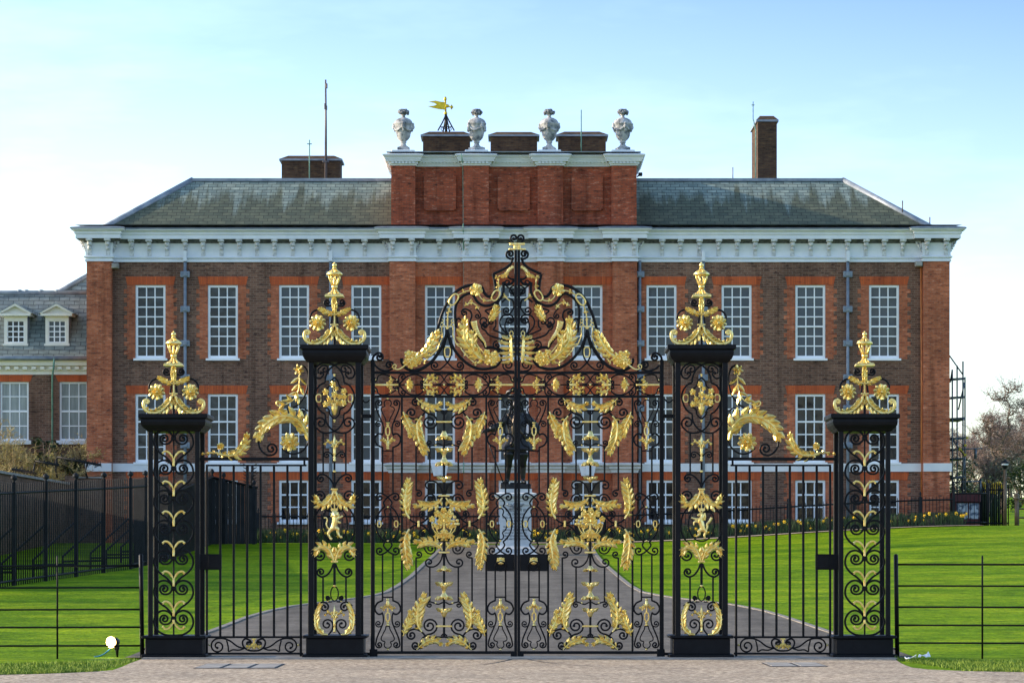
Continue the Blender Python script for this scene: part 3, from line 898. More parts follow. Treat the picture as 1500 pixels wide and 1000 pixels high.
m = MB(); m.box(BX(566), BX(606), YB+4, YB+13, za-1, zb-.5); m.box(BX(900), BX(935), YB+4, YB+13, za-1, zb-.5); m.box(BX(575), BX(930), YB+4, YB+12.5, za-1, zb-1.2)
m.build('rear_block', MAT['redattic'], PAL)
UX = [591, 698.3, 804.6, 912.3]
for u in UX:
    m = MB(); m.bbox(BX(u-17), BX(u+17), YPI-.16, YB+.4, BZ(225.4), BZ(221.6), .02); m.build('blocking_stone', MAT['white'], PAL)
# chimneys
def chimney(px0, px1, ptop, pcap, y, dep, ov=3.4, slope=9, zb=14.6):
    x0, x1 = BX(px0, y), BX(px1, y); zt = BZ(ptop, y); zc = BZ(pcap, y); o = ov*y/F; s = slope*y/F
    m = MB(); m.box(x0, x1, y, y+dep, zb, zc)
    c = m.build('chimney', MAT['chim'], PAL)
    m = MB(); k = (zt-zc)
    m.box(x0-o, x1+o, y-o, y+dep+o, zc+.002, zc+k*.30)
    m.build('chimney_band', MAT['lead'], c)
    m = MB()
    z2 = zc+k*.302
    vs = [(x0-o*.8,y-o*.8,z2),(x1+o*.8,y-o*.8,z2),(x1+o*.8,y+dep+o*.8,z2),(x0-o*.8,y+dep+o*.8,z2),(x0+s,y+.3,zt),(x1-s,y+.3,zt),(x1-s,y+dep-.3,zt),(x0+s,y+dep-.3,zt)]
    m.add(vs, [(4,5,6,7),(0,1,5,4),(1,2,6,5),(2,3,7,6),(3,0,4,7),(0,3,2,1)])
    m.build('chimney_cap', MAT['chim'], c)
    return c
YCH = YB+5.2
chimney(619.5, 688, 191.5, 200, YCH, 1.6); chimney(718.5, 787, 192, 200, YCH, 1.6); chimney(818, 887.5, 191.5, 200, YCH, 1.6)
chimney(412.5, 498, 226.8, 235.5, YB+6.5, 1.6)
chimney(1110, 1138, 168.5, 178.5, YB+7.5, 3.2, 2.4, 4)
# rainwater pipes
def pipe(px, y, ys, top=382):
    m = MB(); x = BX(px); m.tube([(x, y-.09, BZ(top)), (x, y-.09, 2.1)], .058, 8)
    p = m.build('drainpipe', MAT['pipe'], PAL)
    m = MB()
    m.box(x-.075, x+.075, YB-.16, YB-.04, BZ(382.5), BZ(360)) if top < 370 else None
    for q in ys:
        m = MB(); m.bbox(x-.17, x+.17, y-.15, y+.0, BZ(q+4.5), BZ(q-4.5), .015); m.box(x-.07, x+.07, y-.20, y-.15, BZ(q+2.6), BZ(q-2.6))
        m.build('pipe_bracket', MAT['pipe'], p)
for px in (271.5, 484.5, 1030, 1241.5): pipe(px, YB, (402, 453, 503, 553, 598, 652))
pipe(937, YB, (402, 453, 503, 553, 598))
for px in (271.5, 484.5, 1030, 1241.5):
    m = MB(); m.box(BX(px)-.06, BX(px)+.06, YB-.20, YB-.02, BZ(383), BZ(368)); m.build('pipe_outlet', MAT['white'], PAL)
m = MB()
m.tube([(BX(676), YPI-.42, BZ(229)), (BX(677), YPI-.30, BZ(236)), (BX(678.3), YC-.10, BZ(246)), (BX(679), YC-.14, BZ(328)), (BX(679), YPI-.6, BZ(334)), (BX(679.2), YPI-.2, BZ(352)), (BX(679.2), YC-.10, BZ(384)), (BX(679.4), YC-.10, BZ(676)), (BX(679.4), YPI-.25, BZ(679)),(BX(679.4), YPI-.25, BZ(690)), (BX(679.4), YC-.1, BZ(694)), (BX(679.4), YC-.1, 2.2)], .022, 5)
m.build('lightning_strip', MAT['copper'], PAL)
m = MB(); m.tube([(BX(1349), YB-.03, BZ(384)), (BX(1350), YB-.04, BZ(560)), (BX(1349.5), YB-.04, 2.2)], .035, 6); m.build('orange_pipe', MAT['orange'], PAL)
for px, py in ((170.5, 390), (1345, 387)):
    m = MB(); x, z = BX(px), BZ(py)
    m.bbox(x-.14, x+.12, YB-.34, YB-.08, z-.10, z+.09, .02); m.tube([(x, YB-.1, z), (x, YB, z-.05)], .04, 6)
    m.box(x-.11, x+.09, YB-.36, YB-.338, z-.07, z+.05)
    m.build('wall_floodlight', MAT['concrete'], PAL)

# --- stone urns standing on the attic
def make_urn(px):
    u = thing('stone_urn', (BX(px), YB-.02, BZ(221.5)), 'x', 'urn', 'carved stone urns along the attic')
    k = YB/F; c = (BX(px), YB-.02, BZ(221.5))
    m = MB(); m.bbox(c[0]-9*k, c[0]+9*k, c[1]-9*k, c[1]+9*k, c[2], c[2]+5*k, .01); m.bbox(c[0]-7*k, c[0]+7*k, c[1]-7*k, c[1]+7*k, c[2]+5*k, c[2]+6*k, .01)
    m.build('plinth', MAT['urn'], u)
    m = MB()
    pf = [(6,5.5),(6.2,6.5),(4.4,8.2),(3.6,10),(3.4,11.5),(4.6,12.3),(4.6,13.4),(3.8,14),(6.2,16,.05),(8.3,19,.08),(9.6,22,.06),(10.4,24),(11.2,27),(12.2,31),(12.9,35),(13.1,38),(13.9,38.8),(13.9,40.6),(13,41.5),(12.2,43.5,.03),(9.8,46,.06),(6.0,48,.05),(3.0,49),(2.4,50.5),(2.5,52),(4.3,53)]
    pf = [(q[0]*k, q[1]*k)+tuple(q[2:]) for q in pf]
    m.lathe(c, pf, 36, 18)
    m.build('urn_body', MAT['urn'], u)
    m = MB()
    for i in range(4):
        a = i*pi/2+pi/4*0
        ex, ey = cos(a), sin(a)
        m.ball((c[0]+ex*13.6*k, c[1]+ey*13.6*k, c[2]+35*k), 3.0*k, 3.0*k, 3.8*k)
        m.ball((c[0]+ex*13.6*k, c[1]+ey*13.6*k, c[2]+39*k), 2.4*k)
        m.ball((c[0]+ex*12.6*k, c[1]+ey*12.6*k, c[2]+31*k), 1.9*k, 1.9*k, 3.2*k)
        pts = []
        for j in range(11):
            b = a+j*pi/2/10; r = (13.6-1.2*sin(pi*j/10))*k
            pts.append((c[0]+cos(b)*r, c[1]+sin(b)*r, c[2]+(36-6.5*sin(pi*j/10))*k))
        m.tube(pts, [k*(1.0+.9*sin(pi*j/10)) for j in range(11)], 6)
    m.build('garland', MAT['urn'], u)
    m = MB(); rnd = random.Random(3)
    m.ball((c[0], c[1], c[2]+56*k), 7*k, 7*k, 3.6*k)
    for i in range(60):
        a = rnd.uniform(0, 2*pi); b = rnd.uniform(-.5, 1.2); r = 7.2*k
        m.ball((c[0]+cos(a)*cos(b)*r, c[1]+sin(a)*cos(b)*r, c[2]+(56+sin(b)*4.6)*k), rnd.uniform(1.2,2.2)*k, n=6, m=4)
    m.build('stone_flowers', MAT['urntop'], u)
    return u
ul = ['stone urn on the left end of the attic, nearest the antenna mast', 'stone urn just right of the gilded weathervane', 'stone urn between the middle and right of the three attic chimneys', 'stone urn on the right end of the attic, beside the slate roof']
u0 = make_urn(UX[0]); u0['label'] = ul[0]
for i in range(1, 4):
    u = copy_tree(u0, (BX(UX[i]), YB-.02, BZ(221.5))); u['label'] = ul[i]; u.rotation_euler.z = (0, .6, 1.4, .25)[i]
# --- weathervane, masts and rods
wv = thing('weathervane', (BX(653.5, YCH+.8), YCH+.8, BZ(191.4, YCH+.8)), 'gilded swallowtail weathervane on an iron tripod standing on the left attic chimney', 'weathervane')
y = YCH+.8; Q = lambda px, py, dy=0: Vector((BX(px, y), y+dy, BZ(py, y)))
m = MB(); m.tube([Q(653.5, 193), Q(653, 167)], .05, 6)
for dx, dy in ((-12, -.2), (12, -.2), (-5, .35), (5, .35)):
    m.tube([Q(653.5+dx, 192.5, dy), Q(653.5+dx*.45, 180, dy*.45), Q(653.3, 168)], .028, 5)
m.tube([Q(645, 186), Q(662, 186)], .016, 4)
for sx in (-1, 1): m.tube([Q(*p) for p in spiral((653.5+sx*2, 190), -pi/2, 3.2, sx, 1.3)], .014, 4)
m.build('tripod', MAT['iron_far'], wv)
m = MB(); m.tube([Q(653, 168), Q(652.2, 144)], .035, 6); m.ball(Q(652.2, 145), .06, .06, .09); m.ball(Q(652.8, 166), .07)
m.tube([Q(652.6, 156), Q(664, 157)], .022, 5); m.ball(Q(655, 155.5), .09, .05, .07); m.lathe(Q(661.5, 157)-Vector((0,0,.09)), [(.01,0),(.07,.09),(.01,.18)], 8)
m.build('vane_rod', MAT['cone_gold'], wv)
m = MB(); fl = [(652,150),(645,149.2),(638,147.6),(632,148.6),(628,149.4),(636,151),(640,153.4),(636,155),(627,156),(634,158.2),(642,160),(651.5,161)]
m.extrude_y([(BX(a, y), BZ(b, y)) for a, b in fl], y-.015, y+.015); m.build('vane_flag', MAT['cone_gold'], wv)
def mast(name, pts, r, mat, label, cat, y, extras=()):
    m = MB(); q = [(BX(a, y), y, BZ(b, y)) for a, b in pts]
    m.tube(q, r, 6)
    for a, b, w, h in extras: m.bbox(BX(a, y)-w, BX(a, y)+w, y-.07, y+.07, BZ(b, y)-h, BZ(b, y)+h, .01)
    return tag(m.build(name, MAT[mat], base=q[0]), label, cat)
mast('antenna_mast', [(477.3,262),(477.3,180),(477,117)], [.055,.045,.03], 'rod', 'tall thin antenna mast beside the wide left chimney', 'antenna', YB+6.2, ((478.6,126,.03,.09),(476.4,156,.04,.11),(478.2,158,.03,.08),(477.3,237,.12,.03)))
mast('lightning_rod', [(453.3,262),(453.3,205)], .022, 'copper', 'short green lightning rod on the wide left chimney', 'lightning rod', YB+6.3, ((453.3,211,.10,.01),))
mast('lightning_rod', [(851.5,224),(851.3,161)], .022, 'copper', 'thin lightning rod on the right one of the three attic chimneys', 'lightning rod', YCH-.1)
mast('lightning_rod', [(1107,262),(1107,190),(1103,174),(1103,149)], .022, 'copper', 'lightning rod on the tall narrow right chimney', 'lightning rod', YB+7.3, ((1103,154,.06,.01),))
mast('lightning_rod', [(1073.5,264),(1073.5,245)], .018, 'rod', 'tiny rod on the ridge left of the tall narrow chimney', 'lightning rod', YB+4)
mast('lightning_rod', [(1322,312),(1322,294)], .022, 'rod', 'small rod standing on the upper part of the right roof hip', 'lightning rod', YB+1.2)
mast('lightning_rod', [(1362,331),(1362,318)], .022, 'rod', 'small rod at the foot of the right roof hip above the cornice', 'lightning rod', YB+.5)
m = MB(); y = YB+1; m.bbox(BX(935,y), BX(941,y), y-.1, y+.1, BZ(258,y), BZ(253,y), .02); m.tube([(BX(933,y), y, BZ(259,y)), (BX(938,y), y, BZ(256,y))], .03, 6)
m.build('roof_floodlight', MAT['iron_far'], PAL)

# ---------------------------------------------------------------- west wing
YV = 123.7
WING = thing('wing_building', (BX(40, YV), YV, 2.2), 'lower brown brick wing with two white dormers left of the palace', 'building')
vx = lambda p: BX(p, YV); vz = lambda p: BZ(p, YV)
vr = [(vx(c-21), vx(c+21), vz(645), vz(559)) for c in (-66, 21, 108)]
m = MB(); wall_open(m, vx(-130), vx(140), 1.5, vz(530), YV, vr, .2); m.box(vx(-130), vx(140), YV+.6, YV+8, 1.5, vz(535)); m.build('brick_wall', MAT['dark'], WING, fix=False)
def wing_window(r):
    a, b, c, d = r; y = YV+.07; f = MB(); fw = .07
    for bx in ((a,a+fw,c,d),(b-fw,b,c,d),(a+fw,b-fw,d-fw,d),(a+fw,b-fw,c,c+fw)): f.box(bx[0], bx[1], y, y+.1, bx[2], bx[3])
    for k in (1, 2): f.box(a+(b-a)*k/3-.018, a+(b-a)*k/3+.018, y+.03, y+.07, c, d)
    for k in (1, 2, 3): h = .035 if k == 2 else .018; f.box(a, b, y+.028, y+.075, c+(d-c)*k/4-h, c+(d-c)*k/4+h)
    w = f.build('window', MAT['sash'], WING)
    p = MB(); p.box(a+.02, b-.02, y+.055, y+.057, c+.02, d-.02); p.build('pane', MAT['curtain'], w)
    s = MB(); s.box(a-.1, b+.1, YV-.12, YV+.08, c-.14, c+.003); s.build('sill', MAT['band'], w)
    ar = MB(); ar.extrude_y([(a-.05,d+.003),(b+.05,d+.003),(b+.16,d+.26),(a-.16,d+.26)], YV-.012, YV+.1); ar.build('flat_arch', MAT['arch'], w)
    return w
w0 = wing_window(vr[1])
for k in (0, 2):
    c = copy_tree(w0, (vr[k][0]-vr[1][0], 0, 0)); c.parent = WING
m = MB()
cq = [(0,552-3.5),(-.06,548.5),(-.06,544),(-.10,543),(-.10,536),(-.30,535),(-.32,530),(-.40,527.5),(-.42,526.5),(0,526)]
m.extrude_x([(YV+o, BZ(p, YV+o)) for o, p in cq], vx(-130), vx(140)); m.build('cornice', MAT['cream'], WING)
m = MB()
x = vx(-130)
while x < vx(138): m.box(x, x+.16, YV-.26, YV-.08, vz(541.5), vz(537)); x += .32
m.build('dentil_course', MAT['cream'], WING)
m = MB(); m.tube([(vx(-130), YV-.42, vz(525.5)), (vx(140), YV-.42, vz(525.5))], .09, 6); m.build('gutter', MAT['lead'], WING)
m = MB()
ye, ze, yt = YV-.36, vz(525), YV+1.5
zt = BZ(429, yt)
m.quad((vx(-130),ye,ze), (vx(140),ye,ze), (vx(140),yt,zt), (vx(-130),yt,zt)); m.quad((vx(-130),yt,zt), (vx(140),yt,zt), (vx(140),yt+7,zt+.2), (vx(-130),yt+7,zt+.2))
m.build('roof', MAT['slatewing'], WING)
m = MB(); m.tube([(vx(-130), yt, zt), (vx(140), yt, zt)], .10, 6)
for q in (20, 52, 76, 30): m.ball((vx(q), yt, zt+.06), .12, .1, .07)
m.build('lead_ridge', MAT['lead'], WING); m = MB(); y2 = YV+6
m.tube([(BX(86,y2), y2-.05, BZ(428,y2)), (BX(150,y2), y2+1.5, BZ(383,y2))], .11, 6)
m.build('lead_ridge', MAT['lead'], WING)
m = MB(); m.add([(BX(86,y2),y2,BZ(429,y2)), (BX(150,y2),y2+1.5,BZ(384,y2)), (BX(160,y2),y2+1.5,BZ(384,y2)), (BX(160,y2),y2,BZ(429,y2))], [(0,1,2,3)])
m.add([(BX(86,y2),y2+.02,BZ(429,y2)), (BX(150,y2),y2+1.52,BZ(384,y2)), (BX(150,y2),y2+5,BZ(429,y2))], [(0,1,2)])
m.build('rear_roof', MAT['slatewing'], WING, fix=False)
def dormer(pc, mt):
    yf = YV+.02; X = lambda p: BX(pc+p, yf); Z = lambda p: BZ(p, yf)
    rect = (X(-12.2), X(12.2), Z(501), Z(470))
    m = MB(); wall_open(m, X(-17), X(17), Z(506.5), Z(463), yf, [rect], .1)
    m.box(X(-17), X(17), yf+.11, yf+1.3, Z(506), Z(464)); m.box(X(-18.5), X(18.5), yf-.07, yf+.02, Z(506.5), Z(503.5))
    d = m.build('dormer', MAT['cream'], WING, fix=False)
    m = MB(); a, b, c, e = rect; y = yf+.03
    for k in range(4): xx = a+(b-a)*k/3; m.box(xx-.022, xx+.022, y, y+.05, c, e)
    for k in range(5): zz = c+(e-c)*k/4; m.box(a, b, y+.005, y+.045, zz-.02, zz+.02)
    w = m.build('dormer_window', MAT['sash'], d)
    m = MB(); m.box(a, b, y+.025, y+.027, c, e); m.build('pane', MAT[mt], d)
    m = MB()
    m.box(X(-23), X(23), yf-.22, yf+1.6, Z(463), Z(459.5))
    m.extrude_y([(X(-24.5),Z(459.4)), (X(24.5),Z(459.4)), (X(0),Z(446))], yf-.05, yf+1.7)
    for s in (-1, 1):
        m.extrude_y([(X(s*25.5),Z(459.4)), (X(s*21),Z(459.4)), (X(0),Z(448.5)), (X(0),Z(444.8))], yf-.24, yf-.05)
    m.build('pediment', MAT['cream'], d)
    m = MB()
    for s in (-1, 1):
        m.extrude_y([(X(s*26.5),Z(459.8)), (X(s*26.5),Z(458.6)), (X(0),Z(443.6)), (X(0),Z(444.7))], yf-.26, yf+1.9)
    m.box(X(-17.4), X(-17.05), yf+.03, yf+1.4, Z(505.5), Z(463.2)); m.box(X(17.05), X(17.4), yf+.03, yf+1.4, Z(505.5), Z(463.2))
    m.build('dormer_roof', MAT['lead'], d)
dormer(23, 'paneblack'); dormer(83.5, 'blind')
m = MB(); x = vx(82); m.tube([(x, YV-.47, vz(524)), (x-.03, YV-.45, vz(540)), (x-.12, YV-.1, vz(552)), (x-.12, YV-.08, 2.2)], .035, 6); m.build('drainpipe', MAT['copper'], WING)
# ---------------------------------------------------------------- the gates
IR, GD = MAT['iron'], MAT['gold']
K = YL/F
def pbox(m, x0, x1, y0, y1, dpx=3.0, Y=YL, dy=0):
    # bar given by its outline on the gate plane, dpx deep
    a, b = P(min(x0,x1), max(y0,y1), Y), P(max(x0,x1), min(y0,y1), Y); d = dpx*Y/F/2
    m.bbox(a.x, b.x, Y-d+dy, Y+d+dy, a.z, b.z, min(.006, (b.x-a.x)*.2, (b.z-a.z)*.2))
def part(name, mat, parent, fn, label=None):
    m = MB(); fn(m)
    ends = m.cuts+[(len(m.v), len(m.f))]; v0 = f0 = 0
    for v1, f1 in ends:            # separate strokes are separate parts
        q = MB(); q.v = m.v[v0:v1]; q.f = [tuple(i-v0 for i in f) for f in m.f[f0:f1]]; q.sm = m.sm[f0:f1]; q.mi = m.mi[f0:f1]
        o = q.build(name, mat, parent); v0, f0 = v1, f1
    if label: o['label'] = label
    return o
def make_leaf(mir, label):
    X0 = 757.6
    R = (lambda x, y: (2*X0-x, y)) if mir else (lambda x, y: (x, y))
    g = thing('gate_leaf', P(*R(650, 963), YL), label, 'gate', 'pair of ornamental gates')
    g.location.z = 0.035; W[g.name].z = 0.035
    cx = 650.5
    def comp(M): return lambda x, y: R(*M(x, y))
    # four-way symmetry inside a leaf about x = 650.5 and y = 767
    Q4 = [lambda x, y: (x, y), lambda x, y: (2*cx-x, y), lambda x, y: (x, 1534-y), lambda x, y: (2*cx-x, 1534-y)]
    V2 = [Q4[0], Q4[2]]; H2 = Q4[:2]
    def bx(m, x0, x1, y0, y1, d=3.0, dy=0, M=None):
        M = M or R
        (a, b), (c, e) = M(x0, y0), M(x1, y1); pbox(m, a, c, b, e, d, YL, dy)
    def one(name, mat, fn): part(name, mat, g, fn)
    # frame
    def f(m):
        bx(m, 543, 549, 527, 958, 6); bx(m, 541.5, 553, 950, 966, 7)
    one('hinge_stile', IR, f)
    one('meeting_stile', IR, lambda m: (bx(m, 753.2, 757.4, 366, 964, 10), bx(m, 748, 757.3, 953, 963, 6)))
    for y, h in ((545.7, 1.9), (580.5, 1.8), (955, 2.1)):
        one('rail', IR, lambda m: bx(m, 548.9, 753.3, y-h, y+h, 5))
    for x in (588.7, 712.3):
        one('upright', IR, lambda m: bx(m, x-1.5, x+1.5, 582.2, 953, 3.2))
    # bars
    for M in V2:
        for x in (609.5, 629.6, 671.4, 691.5):
            a = 612 if x in (609.5, 691.5) else 653
            b = 718 if x in (609.5, 691.5) else 705
            one('bar', IR, lambda m: bx(m, x-1.25, x+1.25, a, b, 2.6, 0, comp(M)))
    for c in (568, 733):
        for M in V2:
            for s in (-1, 1):
                one('bar', IR, lambda m: bx(m, c+s*7.6-1.2, c+s*7.6+1.2, 654, 722.5, 2.4, 0, comp(M)))
            one('bar', IR, lambda m: bx(m, c-8.5, c+8.5, 659, 661, 2.4, 0, comp(M)))
    one('bar', IR, lambda m: (bx(m, cx-1.7, cx+1.7, 601, 743, 4), bx(m, cx-1.7, cx+1.7, 790, 933, 4)))
    # narrow side panels
    for c in (568, 733):
        for M in V2:
            CM = lambda dx, y, M=M, s=1, c=c: R(*M(c+s*dx, y))
            def vase(m):
                half = [(0,585),(-3.6,586.6),(-5.3,590.5),(-4.2,594.6),(-8.2,596.4),(-9.6,600),(-6.6,607),(-3.4,613),(-2.6,617.5)]
                pts = catmull(half, 5)
                stroke(m, [CM(*p) for p in pts]+[CM(-p[0], p[1]) for p in pts[::-1]], 1.7, None, YL)
            one('scroll', IR, vase)
            for s in (-1, 1):
                T = lambda x, y, s=s: CM(x, y, s=s)
                def sc(m):
                    scroll(m, [(-17.6,592),(-15.6,601),(-10,614.5),(-6.8,623),(-6.4,631),(-7.6,636)], 1.9, (5.2, 1, 1.3), None, M=T)
                    scroll(m, [(-8,618.5),(-11,617)], 1.6, None, (4.8, -1, 1.25), M=T)
                    scroll(m, [(-7.2,637.5),(-10.5,635.2),(-14.5,635.6),(-18.2,640),(-18.6,645),(-15.5,651),(-11,653.6),(-7.6,655)], 2.2, None, None, M=T)
                one('scroll', IR, sc)
                def sm(m):
                    scroll(m, [(-8,722.7),(-2,726),(4,732),(6.2,736.5),(4.4,741),(8.5,745),(14,753),(16.6,762),(16.9,767)], 2.0, (6.2, -1, 1.15), None, M=T)
                one('scroll', IR, sm)
                def s8(m):
                    scroll(m, [(0,744),(-3.4,745.4),(-4.6,749.5),(-3.3,754.5),(-7,758),(-9.2,763),(-9.4,767)], 1.6, None, None, M=T)
                one('scroll', IR, s8)
            def gl(m):
                calyx(m, c, M(0,622)[1], M(0,617.6)[1], 1.2, 4.2, YL, R, 5, False)
                pball(m, *CM(0, 622.5), 2.0, YL)
                link(m, c, M(0,631)[1], 3.1, 6.2, YL, 2.0, 0, R)
                calyx(m, c, M(0,656)[1], M(0,643)[1], 1.6, 4.2, YL, R, 6, False)
                bx(m, c-1.1, c+1.1, 636, 648, 2.2, 0, comp(M))
                for s in (-1, 1):
                    T = lambda x, y, s=s: CM(x, y, s=s)
                    gleaf(m, [(0.5,650),(4,646),(7,643.2),(10,644.5)], 2.6, 4, YL, T, w0=.6, lift=.8)
                for q in (652, 656.5): pball(m, *CM(0, q), 2.2, YL)
            one('gilt_pendant', GD, gl)
            def bd(m):
                for q in (583.6, 742.4): pball(m, *CM(0, q), 1.7, YL)
            one('gilt_bead', GD, bd)
        def rg(m):
            for s in (-1, 1):
                link(m, c+s*12.4, 767, 2.7, 4.6, YL, 1.8, 0, R)
                pball(m, *R(c+s*17.6, 767), 1.5, YL)
        one('gilt_link', GD, rg)
    # broad centre panel
    for M in Q4:
        T = comp(M)
        def a1(m):
            scroll(m, [(624,602.5),(619.5,600.5),(616.5,594),(615.5,589)], 2.3, None, (6.6, -1, 1.35), M=T)
            scroll(m, [(623,603),(617.5,609.5),(609,613.2),(602,612.2)], 2.3, None, (7.6, 1, 1.35), M=T)
        one('scroll', IR, a1)
        def a2(m):
            bx(m, 622, cx, 600.2, 602.8, 3, 0, T)
            scroll(m, [(622,602.5),(627,605.2),(631,606.2)], 2.2, None, (11.6, 1, 1.75), M=T)
            stroke(m, [T(646.5,603.2), T(650.5,608)], [3,.8], 3)
        one('scroll', IR, a2)
        def a3(m):
            scroll(m, [(648.6,652.5),(642,649.6),(636,651.6),(631,653)], 1.8, None, (4.6, 1, 1.2), M=T)
        one('scroll', IR, a3)
        def a4(m):
            scroll(m, [(649,727),(647.2,718),(643,709.5),(636,704.6),(629.6,704.2)], 2.0, None, (6.6, -1, 1.1), M=T)
            m.cut()
            scroll(m, [(609.5,717.4),(613,717.6)], 2.0, None, (5.0, 1, 1.1), M=T)
        one('scroll', IR, a4)
        def a5(m):
            scroll(m, [(620.6,757),(619,746),(620,735),(623.5,727.6)], 1.9, None, (8.2, 1, 1.5), M=T)
            scroll(m, [(622.5,745)], 1.9) if False else None
        one('scroll', IR, a5)
        def a6(m):
            scroll(m, [(599.5,758.5),(604,763),(612,766),(620,764),(627.5,757),(631,751)], 2.2, None, None, M=T)
            scroll(m, [(622,760),(617,757.4)], 1.7, None, (5.4, 1, 1.3), M=T)
        one('scroll', IR, a6)
        for sp, hw, n, bo, st in (
            ([(610.4,583),(617,589.5),(624,594.5),(632,597.2),(640,596),(646,590.5)], 6.6, 8, (1,1), .15),
            ([(590.8,602.8),(593.5,612),(598,621),(601.5,630),(601,639)], 7.0, 8, (1.05,.95), .15),
            ([(618,609),(611.8,618),(610.6,630),(612.2,643),(617,654),(620,664)], 9.2, 10, (1.25,.7), .14),
            ([(599.8,759.5),(594.2,750),(592.2,738),(593.5,725),(595.8,712),(596,703)], 9.0, 10, (.75,1.2), .16),
            ([(648,728.6),(643.5,735.2),(636,739.6),(627,741),(617,739.4),(608,741.5)], 6.9, 9, (1,1.1), .16)):
            def gf(m): gleaf(m, sp, hw, n, YL, T, both=bo, stem=st, lift=1.5)
            one('gilt_leaf', GD, gf)
    for M in V2:
        T = comp(M); yy = lambda q: M(0, q)[1]
        one('gilt_collar', GD, lambda m: bx(m, cx-11.6, cx+11.6, 616.2, 618.8, 5, 0, T))
        one('gilt_collar', GD, lambda m: bx(m, cx-8.2, cx+8.2, 724.2, 726.8, 6, 0, T))
        one('gilt_bell', GD, lambda m: calyx(m, cx, yy(631), yy(642.5), 2.6, 9.4, YL, R, 6))
        one('gilt_bell', GD, lambda m: calyx(m, cx, yy(667.5), yy(657.5), 2.2, 10.5, YL, R, 6))
        one('gilt_bell', GD, lambda m: (calyx(m, cx, yy(668.5), yy(680.5), 2.4, 10.5, YL, R, 6), pball(m, *T(cx, 667.5), 2.6, YL)))
        one('gilt_bell', GD, lambda m: calyx(m, cx, yy(706), yy(698.8), 2.2, 9.2, YL, R, 5))
        def bb(m):
            for s in (-1, 1): pball(m, *T(cx+s*12.5, 651.5), 1.6, YL)
        one('gilt_bead', GD, bb)
    for s in (-1, 1):
        one('gilt_collar', GD, lambda m: bx(m, cx+s*37.3-1.6, cx+s*37.3+1.6, 762, 771.5, 5))
    one('medallion_ring', IR, lambda m: stroke(m, [R(*p) for p in ellipse(cx, 767, 21.6, 22.6, 36)], 4.4, 4, YL, True))
    def bouquet(m):
        rnd = random.Random(8)
        for (x, y, r) in ((650,757,7.5),(641,752,6),(659,753,6),(645,764,6),(657,763,5.5),(650,747,5),(633,760,5)):
            bloom(m, x, y, r, YL-.02, 5, R, rnd.random())
        for (x, y) in ((662,752),(666,757),(664,763),(670,762),(667,767),(659,747),(655,768),(645,769),(671,767)): pball(m, *R(x, y), 2.7, YL, -.03)
        for s in (-1, 1):
            for a in (17, 12): 
                pts = [(cx+s*2, 784), (cx+s*a*.7, 780), (cx+s*a, 772), (cx+s*a*1.05, 766)]
                q = [R(*p) for p in catmull(pts, 5)]; stroke(m, q, 1.5, 2, YL-.01)
            gleaf(m, [(cx, 776),(cx+s*6,783),(cx+s*13,786)], 4, 5, YL-.02, R, w0=.6)
            gleaf(m, [(cx, 774),(cx+s*3,783),(cx+s*3,790)], 3.4, 5, YL-.02, R, w0=.6)
        bx(m, cx-1.6, cx+1.6, 764, 788, 3)
        for s in (-1, 1): gleaf(m, [(cx+s*3,768),(cx+s*10,771),(cx+s*15,767)], 3.5, 5, YL-.02, R, w0=.6)
    one('gilt_bouquet', GD, bouquet)
    # lock rail
    one('lock_plate', IR, lambda m: bx(m, 713.8, 753.1, 811.5, 836, 7))
    kn = MB(); c = P(*R(733.5, 823), YL-.05)
    kn.ball((c.x, c.y-.02, c.z+.016), .050, .05, .044, 10, 7); kn.ball((c.x, c.y-.065, c.z-.006), .032, .026, .026)
    for s in (-1, 1): kn.ball((c.x+s*.046, c.y-.01, c.z+.058), .018); kn.ball((c.x+s*.022, c.y-.055, c.z+.022), .010)
    for i in range(13):
        t = 2*pi*i/13; kn.ball((c.x+.050*cos(t), c.y-.03, c.z+.020+.046*sin(t)), .017)
    for s in (-1, 1): kn.ball((c.x+s*.030, c.y-.062, c.z-.010), .021)
    kno = kn.build('lion_knocker', GD, g)
    rr = MB(); rr.tube([(c.x+.085*cos(2*pi*i/18), c.y-.055-.02*sin(2*pi*i/18), c.z-.062+.072*sin(2*pi*i/18)) for i in range(18)], .014, 6, True)
    rr.build('knocker_ring', IR, kno)
    # frieze between the two upper rails
    y0 = 563.4
    for M in H2:
        T = comp(M)
        for s in (-1, 1):
            U = lambda x, y, s=s, T=T: T(x, y0+s*(y-y0))
            def f1(m):
                scroll(m, [(552.3,556),(554.4,550.5),(560,548.3),(567,549.2),(575,552.4),(580.6,556)], 1.7, (5,1,1.2), (4,1,1.1), M=U)
                m.cut()
                scroll(m, [(584.6,563),(584,553),(586,549.5)], 1.7, None, (4.6,1,1.2), M=U)
            one('scroll', IR, f1)
            def f2(m):
                scroll(m, [(584.8,563),(590,557),(598,550.5),(608,548.4),(616,550.6),(621.5,556)], 1.9, None, (4.2,1,1.1), M=U)
                m.cut()
                scroll(m, [(650.5,556),(646,549.5),(641,548.4)], 1.7, None, (4.2,-1,1.2), M=U)
                m.cut()
                scroll(m, [(650.5,556),(645,561.6),(638,563)], 1.5, None, None, M=U)
            one('scroll', IR, f2)
        one('bar', IR, lambda m: bx(m, 584, cx, y0-1, y0+1, 2.4, 0, T))
        def f3(m):
            bx(m, 549, 583.5, y0-1.5, y0+1.5, 3.4, 0, T)
            for s in (-1, 1):
                gleaf(m, [(566,y0),(571,y0+s*4),(573.6,y0+s*8),(571.6,y0+s*11)], 2.6, 4, YL, T, w0=.6)
                for q in (550, 581): pball(m, *T(q, y0+s*7.2), 1.4, YL)
        one('gilt_spear', GD, f3)
